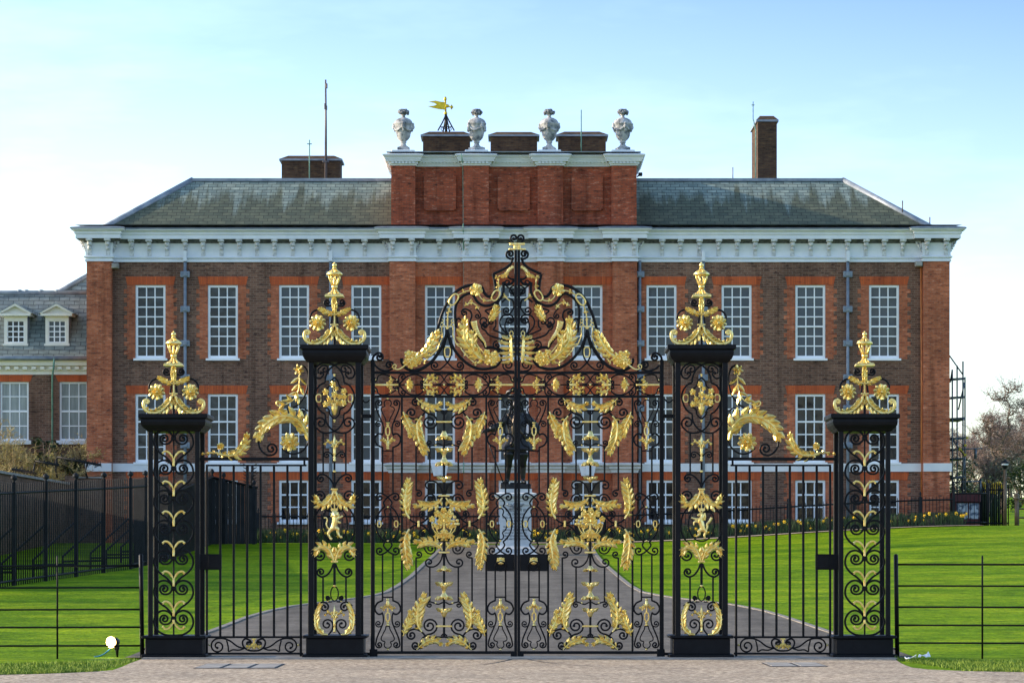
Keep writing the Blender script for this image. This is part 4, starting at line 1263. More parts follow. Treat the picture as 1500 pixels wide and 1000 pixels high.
        def f4(m):
            pball(m, *T(595, y0), 2.2, YL)
            q = T(597, y0); e = 1 if T(1,0)[0] > T(0,0)[0] else -1
            for i in range(5):
                a = (i-2)*.62
                leaflet(m, q[0], q[1], atan2(sin(a), e*cos(a)), 12.0 if i in (0,4) else 10, 6.4, YL, -1.5, 1.0, 0)
        one('gilt_bell', GD, f4)
        def f5(m):
            for s in (-1, 1):
                gleaf(m, [(620.5,y0+s*2.5),(626,y0+s*9),(632,y0+s*12.5),(640,y0+s*10.5)], 4.2, 6, YL, T, w0=.5)
                gleaf(m, [(622,y0+s*1),(630,y0+s*2),(636,y0+s*6),(641,y0+s*4)], 3.0, 5, YL, T, w0=.5)
            bx(m, 620, 631, y0-1.7, y0+1.7, 4, 0, T)
        one('gilt_leaf', GD, f5)
    one('gilt_bead', GD, lambda m: pball(m, *R(cx, y0), 2.1, YL))
    # the overthrow above the leaf
    def sc(name, mat, *strokes):
        def f(m):
            for s in strokes:
                pts, w = s[0], s[1]
                scroll(m, pts, w, s[2] if len(s) > 2 else None, s[3] if len(s) > 3 else None, M=R)
        one(name, mat, f)
    sc('scroll', IR, ([(546,545),(545.6,531),(546.6,523),(550.5,518.6)], 3.0, None, (6.6,1,1.3)),
       ([(547,527),(549.4,534.5),(556.5,540.8),(566,543),(572,541.4)], 2.4, None, (6.8,-1,1.4)))
    sc('crest_rail', IR, ([(588.4,524.5),(588.6,530),(593,537.5),(601,541.6),(611,542),(622,537.4),(634,527.5),(644.6,512.6),(652,496.5),(655.2,483)], 4.2))
    sc('crest_rail', IR, ([(655.2,483),(658.6,496),(664.4,510),(674.6,523.6),(688,534.6),(702,540),(717,539.6),(728.5,534.6),(734.2,524.5),(732.4,516.4),(725.6,510.6),(717,508.6),(711,510)], 3.8))
    sc('scroll', IR, ([(711,510),(707,502),(697.8,490.5),(690.6,481.5),(688.2,472),(691,463),(689,456),(683.5,453)], 2.2, None, (5.6,-1,1.2)),
       ([(669.4,487),(667.8,474),(670.5,466.5),(676,469.5)], 2.2))
    sc('crest_rail', IR, ([(639.4,487),(642.4,477),(647.6,460),(657.5,439),(670,425.8),(682,419.4),(692,417.6),(700,418.2),(706,421),(709,428),(714.5,434),(721,433),(725.4,424),(724.6,412),(722.4,401.5)], 4.0),
       ([(722.4,401.5),(731,397.6),(741,392.4),(748,386),(751.6,377)], 3.4))
    sc('crest_rail', IR, ([(669.4,487),(667,468),(667,452),(670.6,441.4),(680,432.6),(688.6,430),(694,433.5),(699,441.6),(707,447),(716,447.4),(726,443.4),(734,436),(737.6,425.5),(736.8,413.2)], 3.6),
       ([(736.8,413.2),(743,417),(749,415.4),(753,410)], 3.2))
    sc('scroll', IR, ([(741,400),(744,405.6),(748.6,408.6),(753.5,409)], 2.6))
    sc('scroll', IR, ([(752,380.5),(746,378.6)], 2.6, None, (6.4,1,1.35)))
    sc('scroll', IR, ([(753,357),(749.4,353)], 2.6, None, (5.6,1,1.05)))
    sc('scroll', IR, ([(731,441),(726,448),(718,452.5),(711,455),(716,460.5),(717.6,468)], 2.0, None, (8.5,1,1.35)),
       ([(697,452),(701,455.5),(703.6,460)], 1.8, None, (4.6,1,1.2)))
    sc('scroll', IR, ([(753,502),(742,498.4),(727,494.6),(716,490.4),(711,484),(708.6,482.6)], 2.2, None, (5.4,1,1.3)))
    sc('scroll', IR, ([(753,498),(743,492),(731,486.4),(723,482.6),(726,477.6),(726.4,472)], 2.0, None, (6.4,-1,1.2)))
    sc('scroll', IR, ([(752,512),(745,505),(736,499.6),(728,499.4)], 2.0, None, (6.2,-1,1.25)))
    sc('scroll', IR, ([(727,505.5),(733,512),(738,516.6)], 2.0, None, (5.8,-1,1.3)))
    sc('scroll', IR, ([(753,544),(744,543)], 2.0, None, (8.4,1,1.6)))
    sc('scroll', IR, ([(753,448),(750,439),(742,437.6),(735,443)], 2.2), ([(751.4,440),(752.6,450),(748,458)], 2.0, None, (6.4,1,1.35)), ([(729,442),(731,447)], 1.6, None, (3.8,1,1.2)))
    sc('scroll', IR, ([(752,502),(742,489),(733.6,478),(732.6,469),(737,462.6),(744,461)], 2.0, None, (7.4,1,1.35)))
    sc('scroll', IR, ([(741.6,485),(739.6,477),(742,468.6)], 1.8, (6,-1,1.1), (4.8,1,1.2)))
    sc('scroll', IR, ([(753,433),(748,424),(741.4,418.6)], 1.9, None, (5,1,.9)), ([(753,418),(748,421),(746.5,425)], 1.9, None, (4.6,-1,1.3)))
    # pendant loops between the two swags
    for s in (-1, 1):
        S = lambda x, y, s=s: R(655.4+s*x, y)
        def lp(m): scroll(m, [(0,490),(-3.2,501),(-5.6,512),(-5,521),(-1.5,528.6),(4,535),(10.5,540.4),(16.8,541.6)], 2.0, None, (6.4,-1,1.35), M=S)
        one('scroll', IR, lp)
    one('gilt_link', GD, lambda m: link(m, 655.5, 515.6, 4.6, 7.4, YL, 2.2, 0, R))
    # gilding of the overthrow
    def cord(pts, w=1.9, knots=()):
        def f(m):
            c = [R(*p) for p in catmull(pts, 6)]; stroke(m, c, w, 2.4, YL-.01)
            for i, (x, y, r) in enumerate(knots):
                for a in (.4, 2.3, 4.4): leaflet(m, *R(x, y), a+i, r*1.8, r*1.3, YL, -1.5, .8, 0)
        one('gilt_garland', GD, f)
    one('gilt_flower', GD, lambda m: (bloom(m, 697.6, 424.5, 10, YL-.02, 6, R), bloom(m, 697.6, 424.5, 5, YL-.05, 5, R, .8)))
    one('gilt_link', GD, lambda m: link(m, 664.6, 438.6, 4.9, 9, YL-.03, 2.3, .62, R))
    one('gilt_link', GD, lambda m: link(m, 726.2, 432.6, 4.6, 8.2, YL-.03, 2.3, .55, R))
    cord([(690,425),(683,426.4),(676,429.6),(670,433)], 1.9, ((679,427.6,2.4),))
    cord([(660.6,446),(658,454),(656,462),(655.4,474),(655.3,482)], 1.9, ((657.6,455.5,2.8),(655.6,469,1.6)))
    cord([(701,431),(706,438),(713,440.4),(720,439.4)], 1.9, ((710,440,2.3),))
    cord([(729.2,427),(730.4,419),(729.4,408)], 1.9, ((729.5,418,2.6),(729.5,407,2.8),(727.5,406,2)))
    def rib(m):
        c = [R(*p) for p in catmull([(752.4,390.5),(747,394),(743,399),(740.6,404),(735,405.4)], 5)]
        stroke(m, c, [3.2+2.2*abs(sin(i*1.1)) for i in range(len(c))], 4, YL-.01)
        gleaf(m, [(743,397),(741,402),(735,405)], 3.2, 4, YL-.02, R, w0=.7)
    one('gilt_ribbon', GD, rib)
    for s in (-1, 1):
        S = lambda x, y, s=s: R(655.3+s*x, y)
        def st(m):
            for dy, r in ((-12, 2.3), (-6.5, 2.6)):
                stroke(m, [S(*p) for p in ellipse(8, 482+dy, r, r, 12)], 1.2, 2, YL, True)
            pts = [(1,481),(4,477),(7.5,477.5),(8.5,484),(7,492),(9.5,499),(12,505),(13.8,511)] if s < 0 else [(1,481),(4,477),(7.5,477.5),(8.5,484),(8,491),(11,499),(14,505),(19,508)]
            stroke(m, [S(*p) for p in catmull(pts, 5)], 1.5, 2.2, YL-.01)
            pball(m, *S(8.6, 492), 1.8, YL)
        one('gilt_scroll', GD, st)
    cord([(641.5,511),(636.5,516),(630,521.4),(624.6,527),(621,531)], 1.7, ((630,521,1.8),(622,530,2)))
    cord([(641.6,511),(644,503),(641,499),(643,493)], 1.5)
    cord([(668,503),(675.5,505.6),(675.6,511),(683,520),(690,527),(697,532.5)], 1.7, ((682,519,2),(696,532,2.4)))
    one('gilt_leaf', GD, lambda m: gleaf(m, [(606,526),(616,521.5),(625,514.5),(632,504),(637,494),(641.5,486)], 9.4, 9, YL-.02, R, both=(.85,1.0), stem=.2, lift=2))
    def cl(m):
        for x, y, r in ((598,519,6.5),(605,520,6.5),(601,527,7.5),(610,525,6),(596,530,6),(608,533,5.5),(602,536,5),(613,530,5)):
            bloom(m, x, y, r, YL-.03, 5, R, x)
        c = [R(*p) for p in catmull([(606,524),(598,531),(588,539),(582,541),(578,539)], 6)]; stroke(m, c, [2.4-.02*i for i in range(len(c))], 3, YL-.06)
        stroke(m, [R(*p) for p in spiral((579,540.5), pi, 4, 1, 1.1)], 1.6, 2.6, YL-.05)
    one('gilt_flower', GD, cl)
    one('gilt_leaf', GD, lambda m: gleaf(m, [(716,529),(706,526.5),(696,518.5),(687,508),(680.6,496),(679,483),(681,467)], 10, 12, YL-.02, R, both=(.95,1.0), stem=.17, lift=2))
    one('gilt_leaf', GD, lambda m: gleaf(m, [(694,515),(692,505),(692,496),(691,487)], 7.2, 6, YL-.05, R, lift=1.6))
    one('gilt_stem', GD, lambda m: stroke(m, [R(*p) for p in catmull([(696,500),(700.5,507),(706,514),(714,521)], 6)], 1.8, 2.6, YL-.03))
    def cl2(m):
        for x, y, r in ((718,523,8),(725,519,6),(713,517,6),(722,531,6),(728,526,5.5),(714,530,5)): bloom(m, x, y, r, YL-.04, 5, R, x)
    one('gilt_flower', GD, cl2)
    def horn(m):
        c = [R(*p) for p in catmull([(694,470.4),(695.6,478),(699.6,487),(705,494.6),(710,501),(711.8,508.5)], 5)]
        stroke(m, c, [9.6-8.2*(i/(len(c)-1))**.9 for i in range(len(c))], 4, YL-.02)
        for i in range(2, len(c)-3, 2):
            d = (c[i+1][0]-c[i-1][0], c[i+1][1]-c[i-1][1]); l = hypot(*d); w = 4.2-3.4*i/len(c)
            nx, ny = -d[1]/l, d[0]/l
            m.tube([P(c[i][0]+nx*w, c[i][1]+ny*w-1, YL-.055), P(c[i][0]-nx*w, c[i][1]-ny*w+1, YL-.055)], .007, 5)
    one('gilt_horn', GD, horn)
    one('gilt_leaf', GD, lambda m: gleaf(m, [(717,470.5),(721,464.5),(724.6,458.5),(727,449.5)], 6.6, 7, YL-.02, R, lift=1.6))
    cord([(680.4,447.4),(686,444.6),(691,443.4),(697,446.6),(701,452.5)], 2.0, ((683,446,2.2),(690,443,2.2),(699,449.6,2.4)))
    cord([(686.6,443.6),(690.6,438)], 1.6)
    cord([(738,431),(742,436.5),(747,440.6)], 2.0, ((739.4,433.5,2.6),))
    def palm(m):
        stroke(m, [R(*p) for p in ellipse(749.2, 488.5, 2.6, 3.6, 14)], 1.5, 2.4, YL-.02, True)
        gleaf(m, [(750.4,531),(750.2,518),(749.8,505),(749.2,493)], 10.5, 9, YL-.03, R, both=(1.15,.25), stem=.16, fan=125, lift=1.6, w0=.75, blunt=.5)
    one('gilt_leaf', GD, palm)
    one('gilt_bead', GD, lambda m: (link(m, 739.5, 494.5, 2.4, 3.6, YL, 1.5, -.9, R), pball(m, *R(735,499), 1.8, YL), pball(m, *R(734,503), 1.4, YL), pball(m, *R(743,492), 1.6, YL)))
    def hd(m):
        bx(m, 746.4, 757.3, 355.8, 359.2, 7); bx(m, 745, 757.3, 363.8, 366.4, 6); bx(m, 752.6, 757.3, 359.1, 363.9, 6.4)
    one('gilt_cap', GD, hd)
    return g
make_leaf(False, 'left leaf of the tall black and gilded iron gates, with lion knocker')
make_leaf(True, 'right leaf of the tall black and gilded iron gates, with lion knocker')

# ---------------------------------------------------------------- piers
PC = YP+.46                                       # pier centre line
def pier_box(m, px0, px1, py0, py1, ov=0.0, b=.012, dep=.92):
    # box across the pier; outline on the front plane, ov = how far it stands proud of the post faces
    a, c = P(px0, py1, YP), P(px1, py0, YP)
    m.bbox(a.x, c.x, YP-ov, YP+dep+ov, a.z, c.z, b)
def pier_cap(m, c, y0, half_top, half_bot):
    k = YP/F; x = BX(c, YP); prof = [(half_bot, 25.5),(half_bot+2, 23),(half_bot+2.4, 21.8),(half_bot+4, 21.4),(half_top-4, 16.5),(half_top-3.2, 12),(half_top-3.4,8),(half_top-.8, 6.4),(half_top, 6.0),(half_top, 1.2),(half_top-.8, 0)]
    vs = []; fs = []
    for r, d in prof:
        z = BZ(y0+d, YP)
        hx = r*k; hy = .46+(r-half_bot)*k+.02
        vs += [(x-hx, PC-hy, z), (x+hx, PC-hy, z), (x+hx, PC+hy, z), (x-hx, PC+hy, z)]
    for j in range(len(prof)-1):
        for i in range(4): fs.append((j*4+i, j*4+(i+1) % 4, (j+1)*4+(i+1) % 4, (j+1)*4+i))
    n = (len(prof)-1)*4
    fs += [(3,2,1,0), (n,n+1,n+2,n+3)]
    m.add(vs, fs)
def finial(g, c, oy):
    # gilded lantern urn, sprig and leaves; drawn for a cap whose top is at y=505
    Y = PC; k = Y/F
    sc_ = lambda x, y: (c+(x-491.4), y+oy)
    D = lambda s: (lambda x, y, s=s: sc_(491.4+s*x, y))
    def lz(m, tab, n=12, **kw):
        q = P(*sc_(491.4, 435.5), Y); m.lathe(q, [(r*k, (435.5-y)*k) for r, y in tab], n, **kw)
    f = thing  # (the finial is part of the pier)
    m = MB()
    lz(m, [(10,435.5),(13.6,435.2),(13.6,433),(12.2,431.2),(10,430.8)], square=True)
    lz(m, [(3.2,422.4),(4.4,421.6),(4.4,418.8),(3.2,418)]); lz(m, [(9.5,404),(11.6,402.6),(11.6,400.4),(9.8,399)])
    q = P(*sc_(491.4, 388.6), Y); m.ball(q, 3.5*k, n=12, m=8); m.ball((q.x, q.y, q.z+3.6*k), 1.2*k)
    lz(m, [(2.6,393.4),(2.9,392.6),(2.2,391.4)])
    for i in range(8):
        a = 2*pi*i/8+.2
        def rb(tab, r): 
            pts = []
            for rr, y in tab:
                o = P(*sc_(491.4, y), Y); pts.append((o.x+cos(a)*rr*k, o.y+sin(a)*rr*k, o.z))
            m.tube(pts, r*k, 6)
        rb([(2,393),(4.6,396.4),(9.6,400)], .9); rb([(8.4,404),(7.8,408),(5.6,414),(3.4,418.4)], 1.0)
        rb([(2.4,422),(3.6,425.4),(6.4,428.8),(10.4,431.4)], 1.0)
    lz(m, [(1.3,431),(1.2,421)])
    m.build('gilt_urn', GD, g)
    for s in (-1, 1):
        m = MB()
        scroll(m, [(1.5,449),(5.5,447.6),(9,448.2)], 2.2, None, (5.2,-1,1.3), Y=Y, M=D(s))
        stroke(m, [D(s)(*p) for p in ((2,436),(8,440),(10,444))], 1.6, None, Y) if False else None
        m.build('scroll', IR, g)
        m = MB()
        scroll(m, [(5,474),(4,464),(7.5,457),(14,454),(22,453.5)], 2.4, None, (15.2,1,.62), Y=Y, M=D(s), eye=False)
        m.build('scroll', IR, g)
        m = MB(); rosette(m, 491.4+s*24.6 if False else sc_(491.4+s*24.6, 473)[0], sc_(0, 473)[1], 12.2, Y-.03, 10, 3)
        m.build('gilt_rosette', GD, g)
        m = MB(); gleaf(m, [(1,461),(7,459.5),(13,456.6),(20.5,453)], 5.6, 6, Y-.03, D(s), w0=.5, fan=40, stem=.2)
        m.build('gilt_leaf', GD, g)
        m = MB(); gleaf(m, [(2.4,479),(5.6,488),(12,496),(20,501.6),(29,503.6)], 8.4, 9, Y, D(s), both=(.9,.9), w0=.75, stem=.2)
        pts = catmull([(14,498),(22,502.4),(31,503.8),(39,501),(43.6,494.5),(43.4,487),(39.6,484)], 6)+spiral((39.6,484), pi*.95, 3.4, -1, .9)
        stroke(m, [D(s)(*p) for p in pts], [2.2+2.6*sin(pi*min(1, .15+i/len(pts)))**.8 for i in range(len(pts))], 3.4, Y-.01)
        for i, (x, y, a) in enumerate(((31,501.5,-1.0),(36,499.5,-.7),(25,500.5,-1.4),(33,505,.5),(41,497,-2.8))): leaflet(m, *D(s)(x, y), a if s > 0 else pi-a, 5, 3.6, Y, -2, .8, 0)
        pball(m, *D(s)(40.4, 487.4), 2.6, Y)
        m.build('gilt_leaf', GD, g)
    m = MB(); gleaf(m, [(0,461),(0,453),(0,446),(0,437.5)], 5.4, 7, Y-.03, D(1), w0=.5, fan=40, stem=.2)
    for a, b, w in ((461,475,1.5),(474.4,476.6,5.6),(476.4,479,2.6)):
        pbox(m, *[sc_(491.4-w, a)[0], sc_(491.4+w, a)[0], a+oy, b+oy], w*1.6, Y)
    m.build('gilt_sprig', GD, g)
    m = MB(); pbox(m, sc_(489.6,0)[0], sc_(493.2,0)[0], 437+oy, 505+oy, 3, Y+.02); m.build('finial_stem', IR, g)
YQ = YP+.05
def pier_frame(g, c, cap_y, half_post, wpost, base_half, cap_half, y_base):
    k = YP/F; w = wpost/2
    for sx in (-1, 1):
        for yy in (0, 1):
            m = MB(); x = BX(c+sx*half_post, YP)
            y = YP if yy == 0 else YP+.92-wpost*k
            m.bbox(x-w*k, x+w*k, y, y+wpost*k, BZ(y_base+.5, YP), BZ(cap_y+25, YP), .008)
            m.build('post', IR, g)
    m = MB(); pier_cap(m, c, cap_y, cap_half, half_post+w+1); m.build('cap', IR, g)
    m = MB(); pier_box(m, c-base_half, c+base_half, y_base, y_base+4.4, .05); m.build('base_moulding', IR, g)
    m = MB(); pier_box(m, c-base_half+5, c+base_half-5, y_base+4.3, 958, .0); m.build('base', IR, g)
    m = MB(); pier_box(m, c-base_half-.5, c+base_half+.5, 957.6, 965, .055); m.build('base_foot', IR, g)
def lion(m, c, T, Y):
    k = Y/F
    def limb(pts, rs, dy=-.02): m.tube([P(*T(*p), Y)+Vector((0,dy,0)) for p in catmull(pts, 4)], [ (rs[0]+(rs[-1]-rs[0])*i/(4*(len(pts)-1)))*k for i in range(4*(len(pts)-1)+1)], 8)
    limb([(1.5,758),(0.5,766),(-2.5,774)], [4.8,4.2]); limb([(-2,773),(-6.6,777),(-9,782),(-6,788)], [3.6,1.5]); limb([(-1,773),(4.5,774),(5,780),(8,786)], [3.6,1.5])
    limb([(-6,788),(-3.5,789.4)], [2.2,1.5]); limb([(8,786.4),(11.5,785.6)], [2.2,1.5])
    limb([(3,760),(8,757.6),(12.5,755)], [2.4,1.5]); limb([(3,763),(7,764.8),(9.6,765.4)], [2.2,1.5])
    limb([(-5,774),(-10,772.6),(-12,767),(-10.5,761.6),(-12.6,757.5),(-15,758.5)], [1.2,1.1])
    q = P(*T(0.8,753.6), Y); m.ball((q.x, q.y-.02, q.z), 5.6*k, 5*k, 5.6*k, 10, 8); q = P(*T(1.4,755), Y); m.ball((q.x, q.y-.075, q.z), 2.2*k, 1.8*k, 1.8*k)
    for a in range(9): q = P(*T(0.8+5*cos(a*.7), 754+5.2*sin(a*.7)), Y); m.ball((q.x, q.y-.03, q.z), 2*k)
def unicorn(m, c, T, Y):
    k = Y/F
    def limb(pts, rs, dy=-.02): m.tube([P(*T(*p), Y)+Vector((0,dy,0)) for p in catmull(pts, 4)], [(rs[0]+(rs[-1]-rs[0])*i/(4*(len(pts)-1)))*k for i in range(4*(len(pts)-1)+1)], 8)
    limb([(-2.5,762),(0,768),(1.5,776)], [4.6,3.8]); limb([(-2,763),(1,757),(1.5,752.5)], [4.2,3.0]); limb([(1.4,751.6),(-3,753),(-6.2,755)], [2.8,1.5])
    limb([(-2,750),(-2.6,746)], [.8,.3]); limb([(1.8,749.6),(2.4,747.6)], [1,.4])
    limb([(-3,760),(-9.6,759.4),(-15,757.6)], [2.2,1.1]); limb([(-4,764),(-10,763.6),(-11.6,769)], [2.2,1.2])
    limb([(1,775),(-4,777.6),(-3.2,782),(-8.4,785.6)], [3.4,1.2]); limb([(2.6,775),(6,778.6),(4.2,784),(5,788.6)], [3.4,1.2])
    limb([(4,778),(8,774),(8.4,767),(11.5,763.6),(15,757.6)], [1.4,2.4])
    limb([(4,750.6),(5.4,756),(4.6,762)], [1.6,1.3])
def inner_pier(c, beast, label, cats):
    g = thing('gate_pier', (BX(c, YP), PC, .034), label, 'gate pier', 'inner piers of the gates')
    pier_frame(g, c, 505, 34.6, 8.2, 47, 50, 930)
    D = lambda s: (lambda x, y, s=s: (c+s*x, y))
    Y = YQ
    def one(name, mat, fn): part(name, mat, g, fn)
    for s in (-1, 1):
        T = D(s)
        def q1(m):
            scroll(m, [(0,534.6),(-7.5,541),(-12.6,551),(-14,560.5)], 2.2, None, None, Y, T)
            scroll(m, [(-14,560.5),(-22,564.5),(-28,574.6),(-28.6,583.5),(-25.5,594),(-20,602),(-13.6,606)], 2.2, None, None, Y, T)
            scroll(m, [(-13.6,606),(-12.6,616),(-7.6,625),(0,631.2),(10,634),(19,632.6),(26,627)], 2.2, None, (9.4,-1,1.35), Y, T)
            scroll(m, [(0,534.6),(9,531.4),(19,532.4),(27,538.4),(29.4,546.4),(27,552.4),(21,554),(17,550)], 2.2, None, (3.6,1,.6), Y, T)
            scroll(m, [(23.6,547),(23.8,541),(19,536.4)], 1.9, None, (6.2,-1,1.1), Y, T)
        one('scroll', IR, q1)
        def q2(m):
            scroll(m, [(0,552.6),(-5,558),(-8,566),(-15,571),(-18.4,578),(-18.4,588),(-15,595),(-8.6,599),(-7,606),(-3,611),(0,613.4)], 1.9, None, None, Y, T)
        one('scroll', IR, q2)
        one('gilt_link', GD, lambda m: link(m, c+s*23, 583, 4.0, 5.6, Y, 2.0))
        one('bar', IR, lambda m: pbox(m, c+s*16.6-1.2, c+s*16.6+1.2, 634, 694, 2.4, Y))
        def q3(m):
            scroll(m, [(0,714),(3,706.4),(8.6,699),(15,695),(19,694.6)], 2.2, None, (6.0,1,1.25), Y, T)
            m.cut()
            scroll(m, [(1.5,668),(4.6,664.4),(8,662.2)], 1.7, None, (5,1,1.25), Y, T)
        one('scroll', IR, q3)
        def q4(m):
            scroll(m, [(30,736),(29.6,727)], 2.2, None, (8.6,-1,1.45), Y, T)
            m.cut()
            scroll(m, [(14,737),(24,748),(29.6,762),(29.4,778),(24,790),(16,797)], 2.0, None, None, Y, T)
            m.cut()
            scroll(m, [(13,741),(11.5,746)], 1.6, None, (4,1,1.2), Y, T)
        one('scroll', IR, q4)
        one('gilt_leaf', GD, lambda m: gleaf(m, [(1.5,720),(6,731),(13,738.4),(22,739),(31,727.4)], 7.2, 10, Y-.02, T, both=(1,.9), w0=.7, stem=.17))
        one('gilt_leaf', GD, lambda m: gleaf(m, [(1.5,821),(5.4,809),(12,801.4),(21,800),(30.6,811)], 7.2, 10, Y-.02, T, both=(.9,1), w0=.7, stem=.17))
        def q5(m):
            scroll(m, [(30,805),(29.8,812)], 2.2, None, (8.6,1,1.45), Y, T)
            m.cut()
            scroll(m, [(1.5,825),(5,834),(11,841.6),(18,844.4),(22,843)], 2.3, None, (6,-1,1.3), Y, T)
            m.cut()
            scroll(m, [(7,881.4),(10,879)], 1.6, None, (3.2,-1,1.1), Y, T) 
            m.cut()
            scroll(m, [(3,880.6),(8.5,880.8),(12,876.5)], 1.6, None, (2.8,-1,1.1), Y, T)
            m.cut()
            scroll(m, [(26,887),(21,882.4),(16.4,881.6)], 2.2, None, (7,-1,1.3), Y, T)
            m.cut()
            scroll(m, [(9,929),(3.6,922),(2.4,916)], 2.0, None, (8.4,1,1.3), Y, T)
        one('scroll', IR, q5)
        one('bar', IR, lambda m: pbox(m, c+s*16.8-1.3, c+s*16.8+1.3, 844, 881.5, 2.6, Y))
        one('gilt_leaf', GD, lambda m: gleaf(m, [(10,929),(20,927.6),(27,920),(29,908),(28,896),(22.5,884)], 7.4, 11, Y-.02, T, both=(1.1,.3), w0=.8, stem=.2))
    def fl(m):
        q = P(c, 607, Y-.02); k = Y/F
        m.lathe(q, [(1.5*k,-1*k),(2.2*k,0),(4.2*k,4*k),(4.9*k,9*k),(4.6*k,14*k),(5.2*k,16*k),(4.2*k,17*k)], 14)
        for x, y, r in ((-2,563,5),(-13,574,5.2),(0,578,5.4),(14,573,5),(-13,592,4.8),(13,590,5.4),(8,581,4.4),(-8,584,4),(3,569,3.6),(15,581,4)):
            bloom(m, c+x, y, r, Y-.05, 5, None, x)
            m.tube([P(c+x, y, Y-.03), P(c+x*.5, (y+592)/2+2, Y-.03), P(c+x*.15, 592, Y-.02)], .9*k, 5)
        for x in (-9, 9): gleaf(m, [(c, 593),(c+x*.6,588),(c+x,592)], 3, 4, Y-.05, None, w0=.7)
        for y in (548.6, 615.4): pball(m, c, y, 1.9, Y); pball(m, c, y+2, 1.3, Y)
    one('gilt_flower_vase', GD, fl)
    def sp(m, y0=636, full=True):
        k = Y/F; q = P(c, y0+40, Y)
        m.lathe(q, [(1.2*k,0),(2.4*k,2*k),(1.3*k,4*k),(2*k,7*k),(1.2*k,9*k),(2.6*k,11*k),(1.8*k,14*k),(2.6*k,22*k),(2.1*k,26*k),(1.6*k,33*k),(.5*k,40*k)], 10)
        for s in (-1, 1): gleaf(m, [(c+s*1, y0+20),(c+s*4,y0+13),(c+s*9,y0+10),(c+s*14,y0+14)], 3.0, 6, Y-.02, None, w0=.7, stem=.35)
        if full: pball(m, c, 690, 2.4, Y)
    one('gilt_spear', GD, sp); one('gilt_spear', GD, lambda m: sp(m, 886, False))
    one('bar', IR, lambda m: (pbox(m, c-1.4, c+1.4, 674, 715, 2.8, Y), pbox(m, c-1.8, c+1.8, 824, 857, 3.4, Y)))
    def co(m):
        pbox(m, c-5, c+5, 714.8, 717.6, 8, Y); pbox(m, c-3.4, c+3.4, 717.5, 723, 6, Y); pbox(m, c-5, c+5, 820.4, 823.4, 8, Y); pball(m, c, 857.6, 2.4, Y); pball(m, c, 816, 3, Y)
        for x in (-9.5, 9.5): pball(m, c+x, 880, 1.4, Y)
    one('gilt_collar', GD, co)
    def cr(m):
        pbox(m, c-5, c+5, 744, 748, 8, Y-.01)
        for s in (-1, 1):
            stroke(m, catmull([(c+s*4.6,744),(c+s*5.6,739),(c+s*2.8,735.4),(c,739)], 4), 1.4, 2.4, Y-.03)
            pball(m, c+s*5, 737, 1.2, Y-.02)
        stroke(m, [(c,744),(c,734)], 1.6, 2.4, Y-.04); pball(m, c, 732.4, 1.6, Y-.03); pball(m, c, 736, 1.5, Y-.05)
    one('gilt_crown', GD, cr)
    one('ring', IR, lambda m: stroke(m, ellipse(c, 767, 19, 25.5, 30), 2.1, None, Y, True))
    one('ring', IR, lambda m: stroke(m, ellipse(c, 869, 5.6, 10.6, 20), 1.8, None, Y, True))
    def be(m): beast(m, c, lambda x, y: (c+x, y), Y-.03)
    o = MB(); be(o); bo = o.build('gilt_'+beast.__name__, GD, g)
    rm = bo.modifiers.new('fuse', 'REMESH'); rm.mode = 'VOXEL'; rm.voxel_size = .006; rm.use_smooth_shade = True
    finial(g, c, 0)
inner_pier(490, lion, 'taller black iron gate pier with a gilded lion rampant in its panel', 0)
inner_pier(1027.6, unicorn, 'taller black iron gate pier with a gilded unicorn in its panel', 0)
